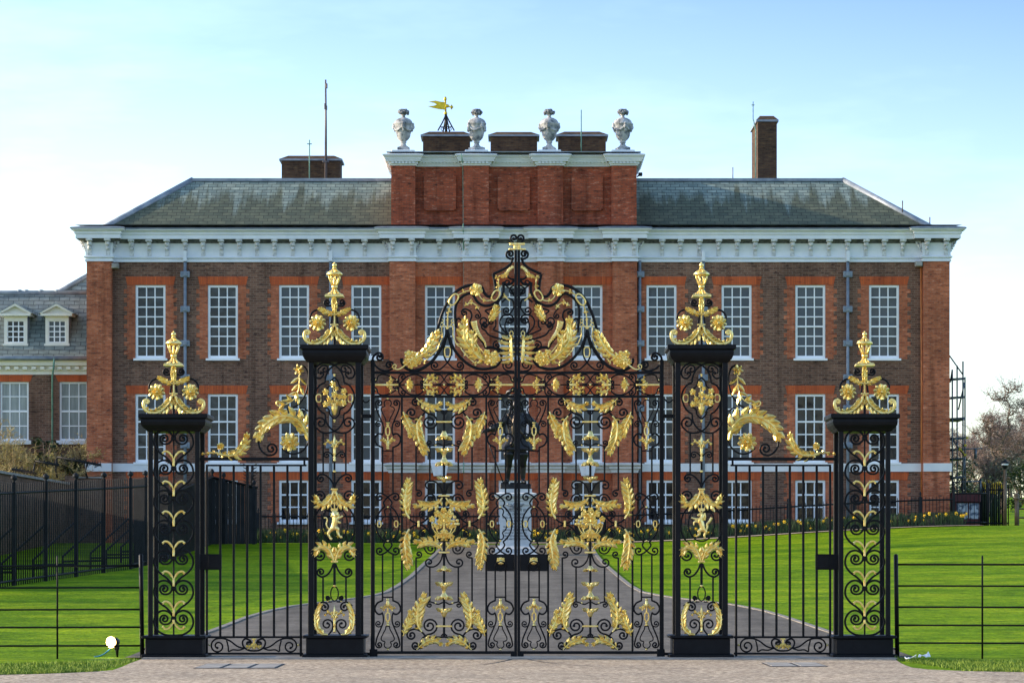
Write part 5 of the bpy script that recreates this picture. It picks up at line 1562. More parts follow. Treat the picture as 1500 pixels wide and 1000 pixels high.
def outer_pier(c, label):
    g = thing('gate_pier', (BX(c, YP), PC, .034), label, 'gate pier', 'outer piers of the gates')
    pier_frame(g, c, 606, 34.4, 7.0, 47, 50.6, 930.5)
    Y = YQ
    def one(name, mat, fn): part(name, mat, g, fn)
    ys = [641.5+43.95*i for i in range(7)]
    for i, y0 in enumerate(ys):
        for s in (-1, 1):
            T = lambda x, y, s=s, y0=y0: (c+s*x, y0+y)
            def u(m):
                scroll(m, [(-2,1.5),(-4.6,5.4),(-8,8),(-12,8.6)], 2.45, None, (7.6,1,1.5), Y, T)
                if i < 6: scroll(m, [(-1,-2),(-6,-8.6),(-14,-11.6),(-22,-9),(-27.6,-1),(-28,10),(-21.5,20),(-11,28),(-4.5,35),(-1.5,41.5)], 2.5, None, None, Y, T)
                else: scroll(m, [(-1,-2),(-6,-8.6),(-14,-11.6),(-22,-9),(-27.6,-1),(-28.4,8),(-24,17),(-15,23),(-5,25),(0,25)], 2.5, None, None, Y, T)
                if i == 0: scroll(m, [(-29,-12),(-22,-16),(-14,-12)], 2.0, None, None, Y, T) if False else None
            one('scroll', IR, u)
        def gf(m):
            for s in (-1, 1):
                sg = 1
                pts = [(c+s*.3, y0+32),(c+s*2.4, y0+26),(c+s*7, y0+20.4),(c+s*12.5, y0+18.6),(c+s*16, y0+21)] if i < 6 else [(c+s*.5,y0+4),(c+s*3,y0+10),(c+s*8,y0+15),(c+s*13,y0+15.6),(c+s*16,y0+12.6)]
                cc = catmull(pts, 6); n = len(cc)
                stroke(m, cc, [1.3+1.2*sin(pi*j/(n-1))+.4*(j % 2) for j in range(n)], 3, Y-.01)
                for j in range(5, n-1, 2):
                    a = atan2(cc[j][1]-cc[j-1][1], cc[j][0]-cc[j-1][0]); leaflet(m, *cc[j], a+s*(.9 if i < 6 else -.9), 3.2, 2.4, Y, -1.8, .6, 0)
                pball(m, *cc[-1], 1.5, Y-.02)
            if i < 6: pbox(m, c-1.7, c+1.7, y0+31, y0+41, 4, Y-.01)
            else: pbox(m, c-1.7, c+1.7, y0+1.5, y0+8, 4, Y-.01)
        one('gilt_sprig', GD, gf)
        one('collar', IR, lambda m: pbox(m, c-4, c+4, y0-2.2, y0+2.2, 5, Y))
    one('bar', IR, lambda m: pbox(m, c-1.2, c+1.2, 618, 931, 2.4, Y+.01))
    finial(g, c, 101)
outer_pier(254.4, 'shorter outer iron gate pier beside the floodlight, left of the left railing')
outer_pier(1266.6, 'shorter outer iron gate pier beside the scraps of litter, right of the right railing')

# ---------------------------------------------------------------- railings between the piers
def side_panel(mir, label):
    R = (lambda x, y: (1519.0-x, y)) if mir else (lambda x, y: (x, y))
    g = thing('side_railing', P(*R(373, 963), YL), label, 'railing', 'railing panels between the piers')
    g.location.z = .03; W[g.name].z = .03
    def one(name, mat, fn): part(name, mat, g, fn)
    def bx(m, x0, x1, y0, y1, d=3.0):
        (a, b), (c, e) = R(x0, y0), R(x1, y1); pbox(m, a, c, b, e, d, YL)
    one('rail', IR, lambda m: bx(m, 292, 453, 669.6, 674.2, 6))
    one('rail', IR, lambda m: bx(m, 301.4, 449, 680, 682.6, 3)); one('rail', IR, lambda m: bx(m, 304, 444, 931, 934, 4)); one('rail', IR, lambda m: bx(m, 304, 444, 955, 958, 4))
    for i in range(8):
        x = 303+19.67*i
        one('bar', IR, lambda m: bx(m, x-1.7, x+1.7, 682.5, 931.2 if 0 < i < 7 else 965, 3.6))
    one('bar', IR, lambda m: bx(m, 444.4, 447.4, 674, 682, 3.0))
    one('lock_box', IR, lambda m: (bx(m, 287, 324.6, 811, 834, 5), bx(m, 305, 323, 813, 832, 6)))
    for s in (-1, 1):
        T = lambda x, y, s=s: R(372+s*x, y)
        def b(m):
            scroll(m, [(-14,949),(-24,946),(-35,938),(-44,934.6),(-52,934.4)], 2.0, None, (11,-1,1.5), YL, T)
            scroll(m, [(-14,949),(-22,951.5),(-31,951),(-37,953.4),(-37.6,947),(-40,937)], 1.8, None, None, YL, T)
            scroll(m, [(0,952.6),(-8,951.6),(-15,946.4),(-16.6,939),(-12.5,935),(-7,936.5)], 2.2, None, (4.6,1,1.1), YL, T)
        one('scroll', IR, b)
    def gg(m):
        for s in (-1, 1):
            gleaf(m, [R(372, 941), R(372+s*3, 946), R(372+s*9, 947.4)] and [(372,941),(372+s*3.4,946.4),(372+s*9.4,946)], 3.2, 4, YL-.01, R, w0=.8)
        bx(m, 370.4, 373.6, 934, 945, 4); bx(m, 368.6, 375.4, 934, 936.4, 5)
        for s in (-1, 1): m.cut(); pball(m, *R(372+s*65, 944), 1.8, YL)
    one('gilt_crest', GD, gg)
    one('gilt_leaf', GD, lambda m: gleaf(m, [(319,664.5),(332,667),(343,666.5),(353,660),(360,649),(361.5,636.5)], 8.6, 10, YL, R, both=(1,.95), w0=.3, stem=.2, lift=1.6))
    one('gilt_leaf', GD, lambda m: (gleaf(m, [(326,665),(316,662.4),(306,664),(296,664.4)], 3.0, 6, YL, R, w0=.8, stem=.4),
        stroke(m, [R(*p) for p in catmull([(345,667),(330,667.8),(316,663),(306,662.6)], 5)], 2.4, 3, YL-.01)))
    one('gilt_rosette', GD, lambda m: rosette(m, 323.2, 653.4, 5.6, YL-.01, 9, 2, R))
    one('stem', IR, lambda m: stroke(m, [R(323.2,658), R(323.2,666)], 1.4, 2))
    one('gilt_leaf', GD, lambda m: gleaf(m, [(451.5,645),(446.5,628),(437.5,615),(424,609.6),(408,611),(393,619),(383,629),(377.6,643)], 11.5, 14, YL-.02, R, both=(1,1), w0=.7, stem=.17, lift=2))
    one('gilt_rosette', GD, lambda m: rosette(m, 424.5, 647.4, 14, YL-.02, 9, 3, R))
    one('gilt_flower', GD, lambda m: rosette(m, 438.2, 541.6, 8, YL-.02, 6, 2, R))
    def sprig(m):
        c = catmull([(438.6,549),(438.6,562),(436.6,574),(430.6,584.4),(421,591),(410,594.4)], 6)
        stroke(m, [R(*p) for p in c], 1.7, 2.4, YL-.02)
        for x, y, a, l in ((438,552,2.4,16),(439,553,.75,16),(437.8,562,2.3,15),(438.6,563,1.15,18),(436,574,2.75,14),(436,573,1.7,16),(428,586,3.05,15),(428,587,3.9,13),(418,592,3.5,13),(417,592,2.4,10),(436,579,1.4,14)):
            aa = a if not mir else pi-a
            leaflet(m, *R(x, y), aa, l, 5.6, YL-.02, -1.5, 1.4, .3)
        stroke(m, [R(*p) for p in [(410,594.4)]+spiral((410,594.4), pi*.95, 4.5, 1, 1.1)], 2.0, 2.6, YL-.02)
        leaflet(m, *R(409,597), 0.6 if not mir else pi-.6, 9, 5, YL, -1.5, 1, 0)
    one('gilt_sprig', GD, sprig)
    def ar(m):
        scroll(m, [(441,534.4),(447.6,538.6),(451.2,549),(451.2,562),(447,578),(439,590),(428,597.4),(420,598.6)], 2.2, None, None, YL, R)
    one('scroll', IR, ar)
    def ar2(m):
        scroll(m, [(452.6,636),(451.4,648),(444,659),(433,664.4),(422,663),(413,656)], 2.2, None, None, YL, R)
        m.cut()
        scroll(m, [(378.6,640),(379.4,652),(384,661),(392,666.4),(398,666.2)], 2.4, None, (9,-1,1.45), YL, R)
        m.cut()
        scroll(m, [(452,602),(446,598)], 1.8, None, (5.4,-1,1.4), YL, R)
    one('scroll', IR, ar2)
    return g
side_panel(False, 'black iron railing between the left piers, gilded leaves on its top rail')
side_panel(True, 'black iron railing between the right piers, gilded leaves on its top rail')
# hinge brackets joining leaves and piers
def hinge(x0, x1, label):
    m = MB(); pbox(m, x0, x1, 606.5, 612, 5, YL); 
    stroke(m, catmull([(x0+1,583.5),(x0+(x1-x0)*.35,588.6),(x0+(x1-x0)*.65,588.6),(x1-1,585)], 5), 2, None, YL)
    pbox(m, x0, x1, 955, 959, 4, YL)
    tag(m.build('hinge_bracket', IR), label, 'bracket')
hinge(528.9, 542.9, 'short black iron bracket from the lion pier to the left gate leaf')
hinge(972.3, 986.5, 'short black iron bracket from the unicorn pier to the right gate leaf')
# ---------------------------------------------------------------- estate fences either side
FAR = MAT['iron_far']
def estate(posts, rails, x0, x1, label, thick):
    Y = 53.2
    g = thing('estate_fence', (BX((x0+x1)/2, Y), Y, 0), label, 'fence', 'low estate fences beside the gates')
    for px in posts:
        m = MB(); w = 3.2 if px == thick else 1.4
        lean = .02 if px == thick else 0
        a, b = P(px, 972, Y), P(px-(2.2 if px == thick else 0), 811 if px == thick else 813, Y); a.z = min(a.z, -.05)
        m.tube([a, b-(b-a)*.012, b], [w*Y/F, w*Y/F, w*Y/F*.55], 8); m.build('post', IR, g)
    for i, y in enumerate(rails):
        m = MB(); a, b = P(x0, y+(.8 if i == 0 else 0), Y), P(x1, y, Y)
        m.tube([a, (a+b)/2+Vector((0,0,-.006)), b], (1.7 if i == 0 else 1.5)*Y/F, 6); m.build('rail', IR, g)
estate([-250,-83,84,208.5], [828,860,892,918,945], -260, 209, 'low five-rail black estate fence left of the gates, behind the lit floodlight', 208.5)
estate([1314.5,1439,1606,1770], [825.5,857.5,888.5,915,941], 1313, 1780, 'low five-rail black estate fence right of the gates, behind the scraps of litter', 1314.5)
# ---------------------------------------------------------------- tall boundary railing on the left
def railing_run(name, pts, height, label, mats, pitch, rail_h, post_every=None, finial_r=.05, stays=False, bar_r=.011, sub='bar', posts_at=None):
    # pts: plan polyline; bars, two rails and posts following the ground
    base = (pts[0][0], pts[0][1], gz(*pts[0]))
    g = thing(name, base, label, 'railing')
    seg = []; T = 0
    for a, b in zip(pts, pts[1:]):
        l = hypot(b[0]-a[0], b[1]-a[1]); seg.append((T, l, a, b)); T += l
    def at(d):
        for t, l, a, b in seg:
            if d <= t+l+1e-6: f = (d-t)/l; return a[0]+(b[0]-a[0])*f, a[1]+(b[1]-a[1])*f, atan2(b[1]-a[1], b[0]-a[0])
    ms = []
    n = int(T/pitch)
    for i in range(n+1):
        x, y, a = at(i*pitch); z = gz(x, y); m = MB()
        m.tube([(x,y,z-.05), (x,y,z+height-.06), (x,y,z+height)], [bar_r, bar_r, .002], 5); ms.append(m)
    ms.sort(key=lambda m: m.v[0][1])
    bars_part(g, ms, sub, mats)
    for h in rail_h:
        m = MB(); q = []
        for i in range(int(T/1.0)+2):
            x, y, a = at(min(T, i*1.0)); q.append((x, y, gz(x, y)+h))
        m.tube(q, .03, 4, smooth=False); m.build('rail', mats, g)
    if post_every:
        for i in range(int(T/post_every)+1):
            x, y, a = at(i*post_every); z = gz(x, y); m = MB(); r = .045
            m.box(x-r, x+r, y-r, y+r, z-.1, z+height-.02); m.lathe((x, y, z+height-.02), [(.05,0),(.02,.03),(finial_r,.09),(finial_r*.9,.15),(.012,.2)], 8); m.build('post', mats, g)
            if stays:
                m = MB(); nx, ny = -sin(a), cos(a)
                if nx > 0: nx, ny = -nx, -ny
                q = (x+nx*.2, y-1.6)
                x2, y2 = x-1.05, y-.55
                m.tube([(x, y, z+1.45), (x2, y2, gz(x2, y2)+.45), (x2, y2, gz(x2, y2)-.1)], .032, 5, smooth=False); m.tube([(x2, y2, gz(x2,y2)+.33), (x, y, z+.33)], .028, 5, smooth=False)
                m.build('stay', mats, g)
    return g
railing_run('tall_railing', [(-14.6,66),(BX(0,81.2),81.2),(BX(195,93.5),93.5),(BX(247,101),101)], 2.55, 'tall spiked black boundary railing running back across the left lawn', MAT['board'], .19, (.12, 2.28), 2.75, .085, True, .015)
# boarded screen behind the railing
bf = thing('boarded_fence', (BX(309,116.5), 116.5, gz(-10,116.5)), 'black boarded fence with a spiked top between the left lawn and the palace', 'fence')
def boards(a, b, ta, tb, spikes):
    n = int(hypot(b[0]-a[0], b[1]-a[1])/.15); k = MB(); sp = MB()
    ux, uy = (b[0]-a[0]), (b[1]-a[1]); l = hypot(ux, uy); nx, ny = -uy/l*.02, ux/l*.02
    for i in range(n):
        f0, f1 = i/n+.004/l, (i+1)/n-.012/l
        p, q = (a[0]+ux*f0, a[1]+uy*f0), (a[0]+ux*f1, a[1]+uy*f1); z0, z1 = gz(*p)-.05, gz(*q)-.05
        t0, t1 = ta+(tb-ta)*f0, ta+(tb-ta)*f1; o = .6 if i % 2 else 1
        vs = [(p[0]-nx*o,p[1]-ny*o,z0),(q[0]-nx*o,q[1]-ny*o,z1),(q[0]+nx,q[1]+ny,z1),(p[0]+nx,p[1]+ny,z0),(p[0]-nx*o,p[1]-ny*o,t0),(q[0]-nx*o,q[1]-ny*o,t1),(q[0]+nx,q[1]+ny,t1),(p[0]+nx,p[1]+ny,t0)]
        k.add(vs, [(0,3,2,1),(4,5,6,7),(0,1,5,4),(1,2,6,5),(2,3,7,6),(3,0,4,7)])
        if i % 2 == 0: sp.tube([(p[0],p[1],t0-.1),(p[0],p[1],t0+.30)], [.014,.004], 4)
    k.build('boarding', MAT['board'], bf)
    r = MB(); r.tube([(a[0]-nx*3,a[1]-ny*3,ta-.02),(b[0]-nx*3,b[1]-ny*3,tb-.02)], .035, 4, smooth=False); r.build('rail', MAT['board'], bf)
    if spikes: sp.build('spikes', MAT['board'], bf)
A0 = (BX(247,101),101); A1 = (BX(310,116.5),116.5); A2 = (BX(376.5,117.2),117.2)
boards(A0, A1, BZ(722,101), BZ(697.5,116.5), True); boards(A1, A2, BZ(697.5,116.5), BZ(713,117.2), False)
for px, py in ((311,696),(328,701),(372,712)):
    m = MB(); x, z = BX(px,116.6), BZ(py,116.6); m.box(x-.05,x+.05,116.5,116.6,gz(x,116.5),z); m.lathe((x,116.55,z), [(.05,0),(.025,.03),(.075,.1),(.07,.17),(.01,.24)], 8); m.build('post', MAT['board'], bf)
for px in (362.5, 369.5):
    m = MB(); x = BX(px,117); m.tube([(x,117.1,BZ(714,117)),(x,117.1,BZ(680,117))], .05, 5)
    for q in range(6): m.tube([(x,117.1,BZ(682+q*5,117)),(x+(-.16 if px<366 else .16),117.0,BZ(679+q*5,117))], [.03,.008], 4)
    m.build('spiked_guard', MAT['iron_far'], bf)
# garden wall with spikes beyond the tall railing
gw = thing('garden_wall', (-16.2, 110, 1.9), 'old brown brick garden wall topped with rotating spikes behind the tall railing', 'wall')
m = MB(); m.box(-16.5, -16.05, 80, 121.2, .5, 4.25); m.box(-16.049, BX(148,121), 121.0, 121.4, 1, BZ(700,121)); m.box(BX(96,121), BX(112,121), 120.8, 120.99, 1, BZ(697,121)); m.build('brick_wall', MAT['gardenbrick'], gw)
m = MB(); m.box(-16.6, -15.95, 80, 121.3, 4.251, 4.33); m.box(-15.94, BX(149,121), 120.92, 121.46, BZ(699.9,121), BZ(698,121)); m.build('coping', MAT['concrete'], gw)
m = MB()
def spiky(p, q, n):
    p, q = Vector(p), Vector(q); m.tube([p, q], .05, 6)
    rnd = random.Random(2)
    for i in range(n):
        c = p+(q-p)*(i+.5)/n; a = rnd.uniform(0, 2*pi)
        for k in range(3):
            b = a+k*2.1; m.tube([c, c+Vector((rnd.uniform(-.05,.05)+.1*cos(b), .1*cos(b), .17*sin(b)))], [.02,.005], 4)
spiky((BX(52,120),120,BZ(693,120)), (BX(18,112),112,BZ(687,112)), 14)
spiky((BX(52,120.8),120.8,BZ(675,120.8)), (BX(86,120.8),120.8,BZ(681,120.8)), 12); spiky((BX(84,120.9),120.9,BZ(669,120.9)), (BX(148,120.9),120.9,BZ(681,120.9)), 22)
for px, a, b in ((52,676,700),(84,668,700),(128,678,700)): m.tube([(BX(px,120.9),120.9,BZ(b,120.9)),(BX(px-3,120.9),120.9,BZ((a+b)/2,120.9)),(BX(px,120.9),120.9,BZ(a,120.9))], .035, 5)
m.build('spike_guard', MAT['iron_far'], gw)

# ---------------------------------------------------------------- flower bed and palace railing
def bed():
    m = MB(); rnd = random.Random(21); x0, x1 = BX(368,120), BX(1408,120)
    n = 120
    prof = [(119.15,.0),(119.25,.30),(119.6,.44),(120.2,.46),(120.5,.2),(120.55,0)]
    vs = []; fs = []
    for i in range(n+1):
        x = x0+(x1-x0)*i/n
        for y, h in prof: vs.append((x, y, gz(x, y)+h*(.85+.2*sin(x*5.1)+.1*sin(x*13))-(.02 if h == 0 else 0)))
    k = len(prof)
    for i in range(n):
        for j in range(k-1): fs.append((i*k+j, i*k+j+1, (i+1)*k+j+1, (i+1)*k+j))
    s = MB(); s.add(vs, fs, True); tag(s.build('planting_bed', MAT['soil'], fix=False), 'dark planted bed along the foot of the palace', 'flower bed', kind='stuff')
    for _ in range(11000):
        x = rnd.uniform(x0, x1); y = rnd.uniform(119.12, 120.3); z = gz(x, y)
        h = rnd.uniform(.28,.58); w = rnd.uniform(.012,.028); lx, ly = rnd.gauss(0,.09), rnd.gauss(0,.09)-.03
        m.add([(x-w,y,z),(x+w,y,z),(x+w*.8+lx*.5,y+ly*.5,z+h*.6),(x+lx,y+ly,z+h),(x-w*.8+lx*.5,y+ly*.5,z+h*.6)], [(0,1,2,3,4)])
    tag(m.build('daffodil_leaves', MAT['bed'], fix=False), 'dense dark green daffodil leaves in the bed', 'plants', kind='stuff')
    # flowers
    f = MB(); f.tube([(0,0,0),(.01,0,.3),(.0,-.02,.54)], .006, 4, smooth=False)
    for i in range(6):
        a = 2*pi*i/6; c, s_ = cos(a), sin(a)
        f.add([(0,-.03,.555),(c*.05-s_*.026,-.045,.555+s_*.05+c*.026),(c*.095,-.04,.555+s_*.095),(c*.05+s_*.026,-.045,.555+s_*.05-c*.026)], [(0,1,2,3)], mi=1)
    f.lathe((0,-.06,.53), [(.012,0),(.035,.02),(.04,.05)], 6)
    for i in range(len(f.f)-8, len(f.f)): f.mi[i] = 1
    pr = None
    lab = 'yellow daffodil in flower in the dark bed along the foot of the palace'
    cnt = 0; x = x0+.1
    while x < x1 and cnt < 260:
        dens = .55+.45*sin(x*1.7)+.3*sin(x*4.3)
        x += rnd.uniform(.03,.155)*(1.5-.7*max(-.3, dens))
        y = rnd.uniform(119.1, 119.75); p = (x, y, gz(x, y)+rnd.uniform(-.24,.03))
        if pr is None:
            pr = f.build('daffodil', [MAT['bed'], MAT['daff']], base=(0,0,0), fix=False); tag(pr, lab, 'daffodil', 'daffodils in the palace bed'); o = pr
        else:
            o = pr.copy(); COL.objects.link(o)
        o.location = p; o.rotation_euler = (rnd.uniform(-.15,.15), rnd.uniform(-.15,.15), rnd.uniform(-.7,.7)); o.scale = (rnd.uniform(.62,.85),)*3
        cnt += 1
bed()
railing_run('area_railing', [(BX(378,121.2),121.2),(BX(1396,121.2),121.2)], 1.12, 'low black iron railing in front of the palace basement windows', MAT['iron_far'], .128, (.12, .98), 2.4, .04, False, .013)

# ---------------------------------------------------------------- statue and pedestal
YS = 104.8; S0 = YS/F; SZ = BZ(716, YS); SX = BX(755.3, YS)
gp = gz(SX, YS)
ped = thing('stone_pedestal', (SX, YS, gp), 'pale inscribed stone pedestal carrying the bronze statue behind the gates', 'pedestal')
hz = lambda q: BZ(q, YS)
def sq(m, tab):
    vs = []; fs = []
    for r, q in tab:
        z = hz(q) if q < 900 else gp-.05
        vs += [(SX-r*S0, YS-r*S0, z),(SX+r*S0, YS-r*S0, z),(SX+r*S0, YS+r*S0, z),(SX-r*S0, YS+r*S0, z)]
    for j in range(len(tab)-1):
        for i in range(4): fs.append((j*4+i, j*4+(i+1)%4, (j+1)*4+(i+1)%4, (j+1)*4+i))
    n = (len(tab)-1)*4; fs += [(3,2,1,0),(n,n+1,n+2,n+3)]
    m.add(vs, fs)
m = MB(); sq(m, [(34,999),(34,811),(30,809.5),(30,803.5),(27,801),(25.5,799)]); m.build('base', MAT['stone'], ped)
m = MB(); sq(m, [(23,799),(23,741),(24.5,739.6),(24.5,735)]); m.build('shaft', MAT['stone'], ped)
m = MB(); sq(m, [(23.6,735),(25,733),(25,730.5),(28,729),(31,726.6),(31,723.4),(29,722.4),(23.8,721.2),(23.8,716.2)]); m.build('cornice', MAT['stone'], ped)
m = MB()
for s in (-1, 1):
    for (x, y, rx, rz) in ((3,741,3.6,2.6),(7.5,740,3.2,2.2),(5,744,3.2,2.0),(11,738.4,2.2,1.6)): m.ball((SX+s*x*S0, YS-24*S0, hz(y)), rx*S0, 2.5*S0, rz*S0)
m.ball((SX, YS-24.5*S0, hz(740)), 4*S0, 3*S0, 4.6*S0, 12, 8); m.build('carved_cartouche', MAT['urn'], ped)
INS = MB()
def text(body, px_w, q, size_px, parent):
    cu = bpy.data.curves.new('inscription', 'FONT'); cu.body = body; cu.size = size_px*S0; cu.align_x = 'CENTER'; cu.align_y = 'CENTER'; cu.extrude = .004
    o = bpy.data.objects.new('text', cu); me = bpy.data.meshes.new_from_object(o)
    INS.add([(SX+v.co.x, YS-23*S0-.003-v.co.z, hz(q)+v.co.y) for v in me.vertices], [tuple(p.vertices) for p in me.polygons])
    bpy.data.objects.remove(o); bpy.data.meshes.remove(me); bpy.data.curves.remove(cu)
for t, q, s in (('WILLIAM III', 747.5, 6.2), ('OF ORANGE', 753, 4.2), ('KING OF GREAT BRITAIN', 758, 3.35), ('AND IRELAND', 762.6, 3.5), ('1689 – 1702', 767, 3.5), ('PRESENTED BY WILLIAM II', 771.6, 3.1), ('GERMAN EMPEROR AND', 776, 3.4), ('KING OF PRUSSIA TO', 780.4, 3.4), ('KING EDWARD VII FOR', 784.8, 3.4), ('THE BRITISH NATION', 789.2, 3.4)):
    text(t, 40, q, s, ped)
INS.build('inscription', MAT['letter'], ped)
st = thing('bronze_statue', (SX, YS, SZ), 'dark bronze statue of a man in plumed hat and flared coat with a long cane', 'statue')
def V(px, py, d=0): return Vector((BX(px, YS), YS+d*S0, BZ(py, YS)))      # d: depth in survey pixels, + away
def chain(m, pts, rs, n=10, steps=4):
    cs = []; rr = []
    k = len(pts)
    for i in range(k-1):
        for s in range(steps):
            t = s/steps; cs.append(pts[i].lerp(pts[i+1], t)); rr.append((rs[i]+(rs[i+1]-rs[i])*t)*S0)
    cs.append(pts[-1]); rr.append(rs[-1]*S0)
    m.tube(cs, rr, n); m.ball(pts[0], rs[0]*S0, n=n, m=6); m.ball(pts[-1], rs[-1]*S0, n=n, m=6)
def fuse(o, v):
    r = o.modifiers.new('fuse', 'REMESH'); r.mode = 'VOXEL'; r.voxel_size = v; r.use_smooth_shade = True
    s = o.modifiers.new('soften', 'SMOOTH'); s.factor = .5; s.iterations = 2
m = MB(); m.bbox(SX-22.4*S0, SX+22.4*S0, YS-20*S0, YS+20*S0, SZ-.02, hz(708.6), .02); m.build('plinth', MAT['bronze'], st)
FX = 757
m = MB()   # body: one continuous figure
chain(m, [V(FX,652), V(FX-.5,640), V(FX,625), V(FX+.5,613)], [9,8.5,9.5,10]); chain(m, [V(FX-11,612), V(FX+11,611)], [5,5])
chain(m, [V(FX,608), V(FX-1,600)], [4.2,3.6])
c = V(FX-1.2, 592.5); m.ball(c, 5.6*S0, 6.2*S0, 8*S0, 14, 10)                       # head
m.ball(c+Vector((0,-6.4*S0,-1.2*S0)), 1.2*S0, 1.9*S0, 2.0*S0); m.ball(c+Vector((0,-5.2*S0,-4.6*S0)), 2.0*S0, 1.2*S0, .8*S0); m.ball(c+Vector((0,-4.8*S0,-6.6*S0)), 2.2*S0, 1.7*S0, 1.6*S0)
for s in (-1, 1): m.ball(c+Vector((s*2.3*S0,-5.2*S0,.8*S0)), 1.2*S0, .9*S0, .8*S0); m.ball(c+Vector((s*3.2*S0,-4.2*S0,-2.2*S0)), 2.0*S0, 1.6*S0, 2.0*S0); m.ball(c+Vector((s*5.6*S0,.3*S0,-.6*S0)), .9*S0, 1.3*S0, 2*S0)
chain(m, [V(FX-13,613), V(FX-24,624,-2), V(FX-45,631,-7)], [5,4.4,3.0])             # arm on the cane
chain(m, [V(FX+13,612), V(FX+29,627,1), V(FX+17,640,-5)], [5,4.6,3.2])              # hand on the hip
for hx, hy, hd, dx, dy in ((FX-47.5,632,-7.5,-1,.5),(FX+14.5,641,-6,-.8,.3)):
    h = V(hx, hy, hd); m.ball(h, 2.8*S0, 2.2*S0, 2.6*S0)
    for i in range(4): chain(m, [h+Vector((dx*1.5*S0,(-1.6+i*1.0)*S0,(.6-i*.3)*S0)), h+Vector((dx*(4.2-.3*abs(i-1.4))*S0,(-2+i*1.1)*S0,-1.3*S0)), h+Vector((dx*3.4*S0,(-2.1+i*1.1)*S0,(-3.6+.2*i)*S0))], [.85,.75,.6], 6, 2)
    chain(m, [h+Vector((dx*.6*S0,-2*S0,.8*S0)), h+Vector((dx*2.4*S0,-3.2*S0,-.6*S0)), h+Vector((dx*3.2*S0,-3.2*S0,-2*S0))], [.95,.8,.65], 6, 2)
chain(m, [V(FX-7,650), V(FX-11,672,-2), V(FX-13,690,-1), V(FX-13.5,703,0)], [7,5.2,4.4,3.2]); chain(m, [V(FX-14,704.6,-1), V(FX-18,705.8,-7)], [3,2.3])
chain(m, [V(FX+7,650), V(FX+9,672,0), V(FX+9,690,2), V(FX+9,703,2)], [7,5.2,4.6,3.2]); chain(m, [V(FX+9,704.6,1), V(FX+12,705.8,-6)], [3,2.3])
o = m.build('body', MAT['bronze'], st); fuse(o, .022)
m = MB()   # boots with turned-down tops
for x, d in ((FX-11.6,-2),(FX+9.2,0)):
    q = V(x, 684, d); m.lathe(q, [(4.6*S0,0),(5.2*S0,8*S0),(6.8*S0,14*S0),(8.2*S0,18*S0),(8.4*S0,22*S0),(6.4*S0,22.5*S0)], 14)
m.build('boots', MAT['bronze'], st)
m = MB()   # coat: flared skirt, open front, cuffs
n = 34; vs = []; fs = []
tab = [(606,9,6.5),(612,15,8),(622,14.5,9),(634,13,8.6),(642,15.5,10),(650,20,13),(657,24,15.5),(659.5,24.6,16)]
for j, (q, rx, ry) in enumerate(tab):
    for i in range(n):
        a = 2*pi*i/n; k = 1+(.10*sin(a*7)+.05*sin(a*13+1))*max(0, (q-640)/20)
        fr = -max(0, -sin(a))**14*.32*max(0, min(1, (q-612)/25))
        p = V(FX+rx*k*cos(a), q, ry*(k+fr)*sin(a)); vs.append(p)
fs = [(j*n+i, j*n+(i+1)%n, (j+1)*n+(i+1)%n, (j+1)*n+i) for j in range(len(tab)-1) for i in range(n)]
m.add(vs, fs, True)
chain(m, [V(FX-14,612), V(FX-25,623,-2), V(FX-35,627.6,-4.6)], [6.2,5.4,6.0]); chain(m, [V(FX+14,611), V(FX+30,627,1), V(FX+23,635,-3)], [6.4,5.8,6.2])
o = m.build('coat', MAT['bronze'], st); so = o.modifiers.new('cloth', 'SOLIDIFY'); so.thickness = .03
m = MB(); chain(m, [V(FX-3,611,-9), V(FX-5,624,-9.6), V(FX-4.4,640,-9.4), V(FX-7,652,-12)], [2.6,3.2,3.0,3.6]); chain(m, [V(FX-13,607,-5), V(FX-2,622,-10.6), V(FX+12,640,-10.4)], [1.4,1.6,1.6])
for i in range(7): m.ball(V(FX-1+.3*i, 614+i*4.6, -11), .8*S0)
m.build('waistcoat', MAT['bronzelit'], st)
m = MB(); rnd = random.Random(4)
for i in range(60):
    a = rnd.uniform(-.35, pi+.35); q = rnd.uniform(588, 609); r = 6.6+(q-588)*.16
    m.ball(V(FX-1.2+cos(a)*r, q, sin(a)*r*.9+1), rnd.uniform(1.5,2.5)*S0, n=6, m=4)
m.build('hair', MAT['bronze'], st)
m = MB(); q = V(FX-1.2, 584.5)
vs = []; n = 28
for j, (r, z) in enumerate(((6,0),(13,.2),(13.6,1),(6.6,1.6),(6.2,6),(4,8.2),(0.4,8.6))):
    for i in range(n):
        a = 2*pi*i/n; lift = (2.6*cos(2*a)*(1 if r > 12 else 0))
        vs.append((q.x+r*S0*cos(a)*1.12, q.y+r*S0*sin(a), q.z+(z+lift)*S0))
m.add(vs, [(j*n+i, j*n+(i+1)%n, (j+1)*n+(i+1)%n, (j+1)*n+i) for j in range(6) for i in range(n)], True)
pl = [V(FX+8,582,-3), V(FX+3,575,-4), V(FX-5,571,-2), V(FX-13,574,2), V(FX-17,580,4)]
m.tube([Vector(p) for p in pl], [1.4*S0,2.8*S0,3.2*S0,2.8*S0,1.2*S0], 7)
m.build('hat', MAT['bronze'], st)
m = MB(); m.tube([V(FX-49,628,-8), V(FX-19.5,707.5,-13)], .9*S0, 6); m.ball(V(FX-49.4,626.6,-8), 1.7*S0); m.build('cane', MAT['bronze'], st)

